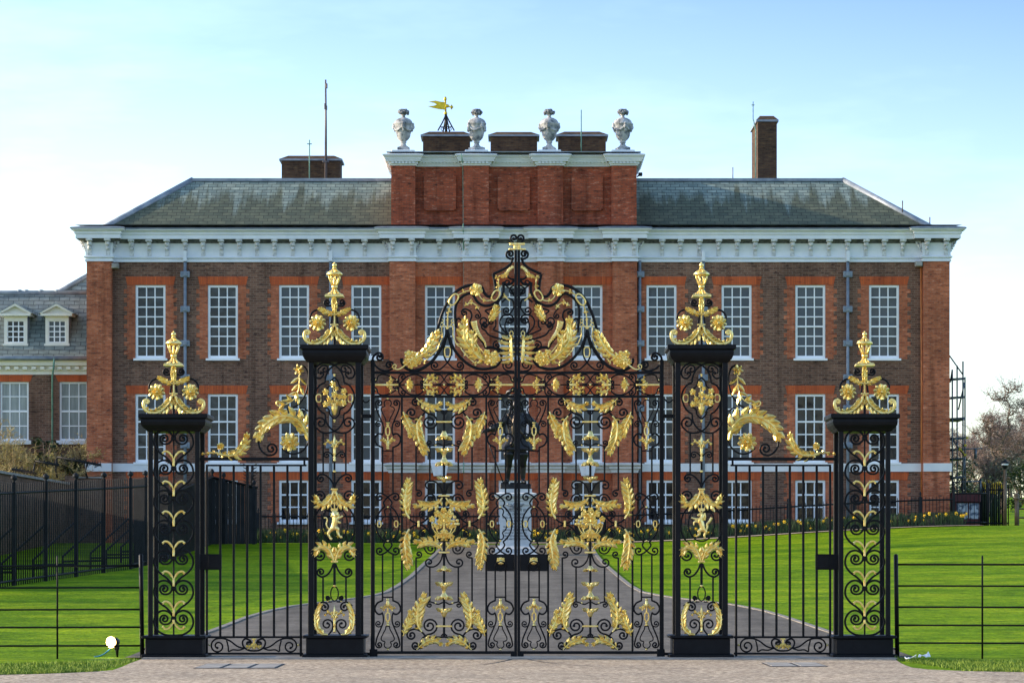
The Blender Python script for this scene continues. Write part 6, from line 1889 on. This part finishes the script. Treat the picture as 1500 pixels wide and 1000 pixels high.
# ---------------------------------------------------------------- right background
KY = 124.0
kx = lambda p: BX(p, KY); kz = lambda p: BZ(p, KY)
kio = thing('notice_board', (kx(1415), KY, gz(kx(1415), KY)), 'dark red notice board with pale posters beside the right corner of the palace', 'notice board')
m = MB(); m.box(kx(1394), kx(1435), KY, KY+.5, 2.2, kz(735)); m.build('cabinet', MAT['maroon'], kio)
m = MB(); m.bbox(kx(1392.5), kx(1436), KY-.14, KY+.6, kz(735)+.002, kz(721.5), .02); m.build('fascia', MAT['maroon'], kio)
for a, b in ((1401.5,1417.5),(1419.5,1434)):
    m = MB(); m.box(kx(a), kx(b), KY-.03, KY+.01, kz(759.5), kz(736.5)); m.build('poster', MAT['poster'], kio)
# scaffold against the flank of the palace
sc = thing('scaffold', (BX(1403,124), 124, 2.7), 'tube scaffold standing against the right flank of the palace', 'scaffold')
SY = (124.0, 126.6)
def tb(m, a, b, ya, yb, r=.028): m.tube([(BX(a[0],ya), ya, BZ(a[1],ya)), (BX(b[0],yb), yb, BZ(b[1],yb))], r, 6)
for px, top, y in ((1410.6,529,SY[0]),(1402,535,SY[1]),(1395,541,SY[0]),(1413.6,552,SY[1])):
    m = MB(); x = BX(px, y); m.tube([(x,y,gz(x,y)),(x,y,BZ(top,y))], .03, 6); m.build('standard', MAT['scaff'], sc)
for q in (554, 581, 612, 641, 657, 671, 698):
    m = MB(); long = 1439 if q == 657 else 1414
    tb(m, (1391,q+1),(long,q-.5),SY[0],SY[0]); tb(m, (1391,q+3),(1414,q+1),SY[1],SY[1]); tb(m, (1410.6,q),(1413.6,q+1.5),SY[0],SY[1]); tb(m, (1395,q+1),(1402,q+2),SY[0],SY[1])
    m.build('ledger', MAT['scaff'], sc)
m = MB()
for a, b in (((1391,521),(1410,548)),((1393,640),(1413,668)),((1413,560),(1404,600)),((1413,670),(1408,718)),((1392,560),(1395,541))): tb(m, a, b, SY[0]+.1, SY[0]+.1)
m.build('brace', MAT['scaff'], sc)
m = MB()
for px, q in ((1413.5,666),(1413.8,652),(1406,658),(1416.5,641)): m.bbox(BX(px,124)-.05, BX(px,124)+.05, 123.9, 124.05, BZ(q+1.6,124), BZ(q-1.6,124), .01)
tb(m, (1412,664),(1405,655),SY[0]-.05,SY[0]-.05,.02); m.build('coupler', MAT['yellowclip'], sc)
for q in (614, 672):
    m = MB(); x0, x1 = BX(1391,124.4), BX(1413,124.4); m.box(x0, x1, 124.2, 126.2, BZ(q+1,124.4), BZ(q-.6,124.4)); m.build('platform', MAT['scaff'], sc)
m = MB(); tb(m, (1394,706),(1437,704.5),SY[0]-.3,SY[0]-.3); tb(m, (1436,704),(1436,722),SY[0]-.3,SY[0]-.3,.04); tb(m, (1429,657),(1429,672),SY[0],SY[0],.05); m.build('ledger', MAT['scaff'], sc)
LY = 121.0
def lpost():
    g = thing('lamp_post', (BX(1472,LY), LY, gz(BX(1472,LY),LY)), 'tall brown lamp post with a small black lantern beyond the right lawn', 'lamp post')
    x = BX(1472, LY); m = MB(); m.tube([(x,LY,gz(x,LY)-.05),(x,LY,BZ(735,LY)),(x,LY,BZ(687,LY))], [.075,.065,.05], 8); m.tube([(x,LY,BZ(703,LY)),(x+.13,LY,BZ(701,LY))], .03, 5); m.ball((x+.14,LY,BZ(700,LY)), .06); m.build('pole', MAT['brown'], g)
    m = MB(); m.lathe((x,LY,BZ(686.5,LY)), [(.05,0),(.07,.03),(.13,.2),(.14,.21)], 8); m.lathe((x,LY,BZ(678.3,LY)), [(.17,0),(.16,.04),(.05,.10),(.02,.14)], 8); m.build('lantern', MAT['iron_far'], g)
    m = MB(); m.lathe((x,LY,BZ(681.4,LY)), [(.12,0),(.135,.07)], 8); m.build('lantern_glass', MAT['white'], g)
lpost()
def bollard(px, top, label):
    x = BX(px, 120.4); b = gz(x, 120.4); m = MB(); t = BZ(top, 120.4)
    m.tube([(x,120.4,b-.05),(x,120.4,t)], .07, 8); m.lathe((x,120.4,t), [(.07,0),(.11,.02),(.11,.06),(.06,.08),(.10,.14),(.09,.2),(.03,.24)], 8)
    tag(m.build('railing_post', MAT['brown']), label, 'post')
bollard(1489, 731.5, 'short brown post with a ball cap near the right edge, beyond the lawn')
railing_run('park_railing', [(BX(1397,121.6),121.6),(BX(1447,121.6),121.6),(BX(1447,127),127)], 1.45, 'black railing in front of the dark red notice board', MAT['iron_far'], .15, (.15,1.2), 2.0, .04)
railing_run('park_railing', [(BX(1436,125),125),(BX(1478,125),125)], 1.65, 'dense dark railing between the notice board and the lamp post', MAT['board'], .075, (.15,1.4), 1.4, .05, False, .022)
railing_run('park_railing', [(BX(1491,120.5),120.5),(BX(1640,122),122)], 1.0, 'low railing leading right from the short brown post', MAT['brown'], .5, (.3,.62,.95), 2.5, .04)

# ---------------------------------------------------------------- trees
def tree(name, base, h, seed, label, cat, mats, spread=.55, trunk_r=.16, levels=5, twig=.012, lean=(0,0), group=None, first=.32, wig=.22, kids=(3,4), leaves=None, tipn=4):
    rnd = random.Random(seed); g = thing(name, base, label, cat, group)
    tk = MB(); tw = MB(); lf = MB()
    def grow(p, d, L_, r, lev):
        n = 4 if lev > 1 else 5; pts = [p]; q = p.copy(); dd = d.copy()
        for i in range(n):
            dd = (dd+Vector((rnd.gauss(0,wig), rnd.gauss(0,wig), rnd.gauss(0,wig*.6)+.05))).normalized(); q = q+dd*L_/n; pts.append(q.copy())
        (tk if lev < 3 else tw).tube(pts, [max(twig*.5, r*(1-.5*i/n)) for i in range(n+1)], 7 if lev < 2 else (5 if lev < 3 else 3), smooth=lev < 3)
        if lev >= levels:
            for i in range(tipn):
                b = pts[rnd.randrange(1, n+1)]; e = b+Vector((rnd.gauss(0,1), rnd.gauss(0,1), rnd.gauss(.35,.7))).normalized()*L_*rnd.uniform(.4,.9)
                tw.tube([b, (b+e)/2+Vector((rnd.gauss(0,.03),)*3), e], [twig*.6, twig*.5, twig*.3], 3, smooth=False)
                if leaves:
                    for _ in range(2):
                        u = b.lerp(e, rnd.random()); s = leaves*rnd.uniform(.6,1.3); a = rnd.uniform(0,2*pi); t = rnd.uniform(-1,1)
                        ax = Vector((cos(a),sin(a),t)).normalized()*s; ay = Vector((-sin(a),cos(a),rnd.uniform(-.6,.6)))*s*.5
                        lf.add([u-ax*.1, u+ax*.5+ay*.5, u+ax, u+ax*.5-ay*.5], [(0,1,2,3)])
            return
        k = rnd.choice(kids)
        for i in range(k):
            t = rnd.uniform(first if lev == 0 else .35, 1.0) if i < k-1 else 1.0
            j = min(n, max(1, int(round(t*n)))); b = pts[j]
            az = rnd.uniform(0, 2*pi); s = spread*rnd.uniform(.7,1.35)*(.55 if i == k-1 else 1)
            side = Vector((cos(az), sin(az), .12)); nd = (dd*(1-s*.45)+side*s).normalized()
            grow(b, nd, L_*rnd.uniform(.62,.82), r*(.62 if i == k-1 else .5)*(1-.3*t)*1.15, lev+1)
    grow(Vector(base)-Vector((0,0,.1)), Vector((lean[0], lean[1], 1)).normalized(), h*.36, trunk_r, 0)
    tk.build('trunk', mats[0], g, fix=False); tw.build('crown', mats[1], g, fix=False)
    if leaves: lf.build('leaves', mats[2], g, fix=False)
    return g
def tpos(px, Y): x = BX(px, Y); return (x, Y, gz(x, Y))
WG = 'bare trees in the park behind the palace'
def twisted_tree():
    Y = 172.0; k = Y/F; b = tpos(1467, Y); g = thing('bare_tree', b, 'large bare tree with a twisted pale trunk rising above the wood behind the lamp post', 'tree', WG)
    rnd = random.Random(12); tk = MB(); tw = MB()
    limbs = [([(1468,752),(1467,722),(1464,700),(1461,680),(1455,664),(1449,650),(1451,634),(1446,622),(1450,612)], 4.6, 1.2),
        ([(1462,684),(1466,668),(1465,655),(1470,642),(1477,626),(1474,612),(1478,598),(1472,586),(1475,577),(1468,568)], 3.0, .8),
        ([(1464,700),(1474,684),(1484,672),(1494,664),(1503,660),(1509,648),(1506,634),(1512,624),(1522,618)], 3.4, .9),
        ([(1503,660),(1515,664),(1526,655),(1540,650)], 1.7, .6), ([(1449,650),(1438,646),(1432,636),(1424,634)], 1.5, .5), ([(1470,642),(1460,634),(1457,622),(1461,612)], 1.5, .5),
        ([(1476,610),(1486,604),(1490,594),(1499,590)], 1.3, .4), ([(1474,588),(1462,584),(1454,586),(1446,578)], 1.2, .4), ([(1475,577),(1484,572),(1490,575)], 1.0, .35), ([(1512,624),(1505,614),(1508,604),(1500,598)], 1.1, .4), ([(1451,634),(1441,626),(1438,616)], 1.1, .4)]
    for pts, r0, r1 in limbs:
        dz = rnd.uniform(-1.2, 1.2)*(0 if r0 > 4 else 1)
        c = catmull(pts, 5); n = len(c); q = [P(x, y, Y)+Vector((rnd.gauss(0,.03), dz*i/n, rnd.gauss(0,.03))) for i, (x, y) in enumerate(c)]
        tk.tube(q, [(r0+(r1-r0)*i/(n-1))*k*.62 for i in range(n)], 7)
        for i in range(2 if r0 < 4 else 14, n):
            for _ in range(3):
                d = Vector((rnd.gauss(0,1), rnd.gauss(0,1), rnd.gauss(.4,.6))).normalized(); p = q[i]; s = rnd.uniform(.25,.75); w = [p]
                for u in range(4): d = (d+Vector((rnd.gauss(0,.35), rnd.gauss(0,.35), rnd.gauss(.03,.3)))).normalized(); w.append(w[-1]+d*s/3)
                tw.tube(w, [.018,.014,.011,.009,.005], 3, smooth=False)
                for u in (2, 3, 4):
                    e2 = w[u]+Vector((rnd.gauss(0,.2), rnd.gauss(0,.2), rnd.gauss(.08,.14))); tw.tube([w[u], e2], [.009,.004], 3, smooth=False)
    tk.build('trunk', MAT['bark'], g, fix=False); tw.build('crown', MAT['twig'], g, fix=False)
twisted_tree()
protos = [tree('bare_tree', tpos(1440,232), 5.6, 31, 'x', 'tree', (MAT['bark'], MAT['twig']), .6, .17, 5, .013, group=WG, kids=(3,4), tipn=5),
          tree('bare_tree', tpos(1482,240), 6.0, 47, 'x', 'tree', (MAT['bark'], MAT['twigred']), .6, .17, 5, .013, group=WG, kids=(3,4), tipn=5)]
TL = 'bare winter tree among the hazy brown park wood right of the scaffold'
TR = 'bare winter tree among the purple-brown park wood at the right edge'
for p, l in zip(protos, (TL, TR)): p['label'] = l
for i, (px, Y) in enumerate([(1404,236),(1418,262),(1452,258),(1469,228),(1492,250),(1506,230),(1428,226),(1515,262),(1538,240),(1570,255),(1610,238),(1660,250),(1385,240),(1360,255),(1330,238),(1715,240),(1770,258),(1830,236),(1900,250)]):
    src = protos[i % 2]; p = tpos(px, Y)
    t = copy_tree(src, p); t.rotation_euler.z = i*1.9; s = (.9,1.0,.82,1.06,.94)[i % 5]; t.scale = (s,s,s)
    t['label'] = TL if (i % 2 == 0) else TR
tree('sapling', tpos(1446.5,128), 3.6, 9, 'slender young tree with a pale stem behind the notice board railing', 'tree', (MAT['bark'], MAT['twig']), .4, .05, 4, .010)
def south_wood():
    # the park trees on the photographer's side, mirrored in the palace windows
    t = tree('park_wood', (0,0,0), 9.0, 63, 'x', 'wood', (MAT['bark'], MAT['twig']), .6, .3, 4, .05, kids=(3,4), tipn=6)
    ch = [o for o in COL.objects if o.parent == t]; m = MB(); rnd = random.Random(3)
    data = [([v.co.copy() for v in o.data.vertices], [tuple(p.vertices) for p in o.data.polygons]) for o in ch]
    for i in range(30):
        x = -105+7.2*i+rnd.uniform(-2,2); y = rnd.choice((-34,-48,-62)); s = rnd.uniform(1.35,1.9); a = rnd.uniform(0,6.28); c, q = cos(a)*s, sin(a)*s
        for vs, fs in data: m.add([(x+v.x*c-v.y*q, y+v.x*q+v.y*c, v.z*s) for v in vs], fs)
    for o in ch+[t]: bpy.data.objects.remove(o)
    tag(m.build('park_wood', MAT['twig'], fix=False), 'bare park wood whose branches are mirrored in the palace windows', 'wood', kind='stuff')
south_wood()
def bush(name, base, r, h, n, label, mat, leaf, seed, cat='shrub'):
    rnd = random.Random(seed); g = thing(name, base, label, cat); m = MB(); b = Vector(base)
    st_ = MB()
    for i in range(7):
        a = rnd.uniform(0,2*pi); st_.tube([b, b+Vector((cos(a)*r*.3,sin(a)*r*.3,h*.5)), b+Vector((cos(a)*r*.6,sin(a)*r*.6,h*.85))], [.03,.02,.01], 5)
    st_.build('stems', MAT['bark'], g)
    cl = [(Vector((rnd.gauss(0,.45)*r, rnd.gauss(0,.45)*r, h*rnd.uniform(.25,.85))), rnd.uniform(.25,.45)*r) for _ in range(16)]
    for _ in range(n):
        c, q = rnd.choice(cl); d = Vector((rnd.gauss(0,1),rnd.gauss(0,1),rnd.gauss(0,1))).normalized()*q*rnd.random()**.4
        p = b+c+d; s = leaf*rnd.uniform(.6,1.3); a = rnd.uniform(0,2*pi)
        ax = Vector((cos(a),sin(a),rnd.uniform(-.7,.7)))*s; ay = Vector((-sin(a),cos(a),rnd.uniform(-.7,.7)))*s*.45
        m.add([p-ax*.5,p+ay,p+ax*.5,p-ay], [(0,1,2,3)])
    m.build('foliage', mat, g, fix=False)
bush('evergreen_shrub', tpos(1442,150), 1.5, 3.0, 2600, 'dark evergreen shrub behind the notice board railing', MAT['evergreen'], .14, 3)
bush('evergreen_shrub', tpos(1417,147), 1.2, 2.4, 1800, 'dark evergreen shrub between the scaffold and the slender young tree', MAT['evergreen'], .14, 4)
bush('evergreen_shrub', tpos(1498,190), 2.2, 2.8, 2200, 'dark shrub under the wood at the right edge', MAT['evergreen'], .16, 6)
m = MB(); rnd = random.Random(9)
for _ in range(40):
    x = rnd.uniform(BX(1436,130), BX(1466,130)); y = rnd.uniform(129,131); z = gz(x,y)+1.35+rnd.uniform(0,.45)
    m.ball((x,y,z), .09, .09, .07, 6, 4); i0 = len(m.f); m.tube([(x,y,gz(x,y)-.1),(x,y,z)], .015, 4); m.mi[i0:] = [1]*(len(m.f)-i0)
tag(m.build('spring_flowers', [MAT['daff'], MAT['evergreen']]), 'clump of pale yellow flowers behind the dense dark railing', 'flowers', kind='stuff')
# shrubs on the left
tree('budding_shrub', (BX(34,122.4),122.4,2.9), 4.3, 77, 'straggly shrub with pale twigs and yellow buds in front of the wing', 'shrub', (MAT['twiggold'], MAT['twiggold'], MAT['bud']), .75, .07, 5, .012, (.1,0), None, .15, .25, (3,4), .05, 2)
tree('budding_shrub', (BX(-12,121.8),121.8,2.9), 4.0, 78, 'straggly yellow-budded shrub at the left edge in front of the wing', 'shrub', (MAT['twiggold'], MAT['twiggold'], MAT['bud']), .75, .07, 5, .012, (.1,0), None, .15, .25, (3,4), .05, 2)
bush('evergreen_shrub', (BX(98,122.4),122.4,BZ(700,122)), .5, .9, 420, 'small leafy shrub above the garden wall under the green drainpipe', MAT['evergreen'], .12, 14)
bush('evergreen_shrub', (BX(66,122.8),122.8,BZ(690,122)), .55, 1.3, 500, 'dark bushy shrub beside the yellow-budded one, left of the green drainpipe', MAT['evergreen'], .12, 15)

# ---------------------------------------------------------------- things on the ground at the front
fl = thing('floodlight', (*gh(171,962), .0), 'small black spike floodlight, lit, on the grass left of the gates', 'floodlight')
b = W[fl.name]; k = b.y/F
def FP(px, py, d=0): return Vector((BX(px,b.y), b.y+d, BZ(py,b.y)))
m = MB(); m.tube([FP(172,963), FP(171.4,951), FP(171,946)], [.012,.03,.035], 8); m.bbox(FP(167.6,0).x, FP(174.6,0).x, b.y-.03, b.y+.05, BZ(951,b.y), BZ(945,b.y), .01); m.build('spike', IR, fl)
ax = Vector((-.46,-.88,-.02)).normalized(); c0 = FP(170.6,939.5,.06); c1 = c0+ax*.17
m = MB(); m.tube([c0-ax*.03, c0, c0+ax*.05, c1], [.03,.06,.075,.082], 14); m.tube([c0+Vector((0,0,-.06)), FP(171,946)], .016, 6); m.build('housing', IR, fl)
m = MB(); m.tube([c1+ax*.001, c1+ax*.012, c1+ax*.022], [.083,.078,.05], 40); ln_ = m.build('lens', MAT['lamp'], fl)
m = MB(); m.tube([c1-ax*.012, c1+ax*.0005], [.092,.094], 32); m.build('glow_ring', MAT['lampglow'], ln_)  # added glowing ring for the lamp's glare
m = MB(); q = catmull([(163,948.5),(158,953),(152,957.5),(145,960.5),(138,961.5)], 6); m.tube([P(x,y,b.y-.06-.0*i) for i,(x,y) in enumerate(q)], .014, 6); m.build('cable', MAT['bluecable'], fl)
def slab(corners, label):
    pts = [gh(*p) for p in corners]; m = MB(); n = len(pts)
    m.add([(x,y,.019) for x,y in pts]+[(x,y,-.02) for x,y in pts], [tuple(range(n))]+[(i,(i+1)%n,n+(i+1)%n,n+i) for i in range(n)])
    return m
def cover(x0, x1, ya, yb, label, cells):
    g = None; pts = [gh(x0,yb), gh(x1,yb), gh(x1,ya), gh(x0,ya)]
    xa, xb2 = pts[0][0], pts[1][0]; y0, y1 = pts[0][1], pts[2][1]
    g = thing('drain_cover', ((xa+xb2)/2, (y0+y1)/2, .01), label, 'drain cover')
    m = MB(); m.bbox(xa, xb2, y0, y1, -.03, .018, .004); m.build('frame', MAT['iron_far'], g)
    for i in range(cells):
        m = MB(); w = (xb2-xa)/cells; m.bbox(xa+w*i+.03, xa+w*(i+1)-.03, y0+.05, y1-.05, -.02, .024, .004); m.build('slab', MAT['concrete'], g)
cover(283, 404, 973.2, 979.6, 'grey three-slab drain cover in the pavement before the left railing', 3)
cover(1128, 1213, 971.5, 977, 'faint grey drain cover in the pavement before the right railing', 2)
for a, b_, l, sd in (((1326,968.6),.30,'crumpled white scrap of litter nearest the right outer pier',1),((1346,966.8),.36,'flat white scrap of litter further from the right outer pier',2)):
    x, y = gh(*a); x2 = x+b_*.55; rnd = random.Random(sd); m = MB(); vs = []; nx = 6
    for j in range(3):
        for i in range(nx): vs.append((x+(x2-x)*i/(nx-1)+rnd.gauss(0,.008), y+j*.08+rnd.gauss(0,.01), .05+abs(rnd.gauss(0,.026))))
    m.add(vs, [(j*nx+i,j*nx+i+1,(j+1)*nx+i+1,(j+1)*nx+i) for j in range(2) for i in range(nx-1)])
    o = m.build('litter', MAT['paper'], fix=False); tag(o, l, 'litter'); so = o.modifiers.new('sheet','SOLIDIFY'); so.thickness = .008
def track(px):
    m = MB(); pts = [Vector((*gh(x, y), .016)) for x, y in catmull(px, 5)]
    for p, q in zip(pts, pts[1:]):
        n = Vector((0, .022, 0)) if abs(q.x-p.x) > abs(q.y-p.y)*.3 else Vector((.02, 0, 0))
        m.quad(p-n, q-n, q+n, p+n)
    tag(m.build('wheel_track', MAT['iron_far'], fix=False), kind='structure')
track([(756,964),(742,968),(715,973),(670,977),(610,979.6),(500,981.6)]); track([(765,964),(782,968),(815,972.6),(860,976),(920,978.6),(1020,980)])

# ---------------------------------------------------------------- light, sky, camera
w = bpy.data.worlds.new('World'); SC.world = w; w.use_nodes = True
nt = w.node_tree; bg = nt.nodes['Background']
sky = nt.nodes.new('ShaderNodeTexSky'); sky.sky_type = 'NISHITA'; sky.sun_disc = False
SUN_EL, SUN_AZ = 17.0, -85.0            # azimuth measured clockwise from +Y (north): low in the west
sky.sun_elevation = radians(SUN_EL); sky.sun_rotation = radians(SUN_AZ)
sky.air_density = 1.0; sky.dust_density = .7; sky.ozone_density = 2.2; sky.altitude = 30
tc = nt.nodes.new('ShaderNodeTexCoord'); mpg = nt.nodes.new('ShaderNodeMapping'); mpg.inputs['Scale'].default_value = (2.2, 2.2, 9)
nt.links.new(tc.outputs['Generated'], mpg.inputs['Vector'])
cn = noise(nt, mpg.outputs['Vector'], 1.6, 6, .62)
cl = ramp(nt, cn, [(.50, (1,1,1)), (.70, (1.34,1.24,1.10))])      # thin high cirrus
sx = nt.nodes.new('ShaderNodeSeparateXYZ'); nt.links.new(tc.outputs['Generated'], sx.inputs[0])
zx = nt.nodes.new('ShaderNodeMath'); zx.operation = 'MULTIPLY_ADD'; nt.links.new(sx.outputs['X'], zx.inputs[0]); zx.inputs[1].default_value = .16; nt.links.new(sx.outputs['Z'], zx.inputs[2])
tint = mix(nt, 1.0, sky.outputs[0], ramp(nt, zx.outputs[0], [(.02, (.94,.97,1.03)), (.10, (.84,.83,.98)), (.19, (.44,.49,.86)), (.42, (1.10,1.0,.90))]), 'MULTIPLY')
nt.links.new(mix(nt, 1.0, tint, cl, 'MULTIPLY'), bg.inputs['Color']); bg.inputs['Strength'].default_value = .15
sd = bpy.data.lights.new('sun', 'SUN'); sd.energy = 2.6; sd.angle = radians(.6); sd.color = (1, .82, .60)
so = bpy.data.objects.new('sun', sd); COL.objects.link(so)
e, a = radians(SUN_EL), radians(SUN_AZ)
dirv = Vector((sin(a)*cos(e), cos(a)*cos(e), sin(e)))
so.rotation_euler = (-dirv).to_track_quat('-Z', 'Y').to_euler(); so.location = (-60, 60, 60)
cam = bpy.data.cameras.new('camera'); cam.sensor_width = 36; cam.lens = 36*F/1500; cam.shift_y = (HY-500)/1500; cam.clip_end = 4000; cam.clip_start = .5
co = bpy.data.objects.new('camera', cam); COL.objects.link(co); co.location = (0,0,EYE); co.rotation_euler = (pi/2,0,0); SC.camera = co
SC.view_settings.view_transform = 'Standard'; SC.view_settings.look = 'None'; SC.view_settings.exposure = 1.45; SC.view_settings.gamma = 1
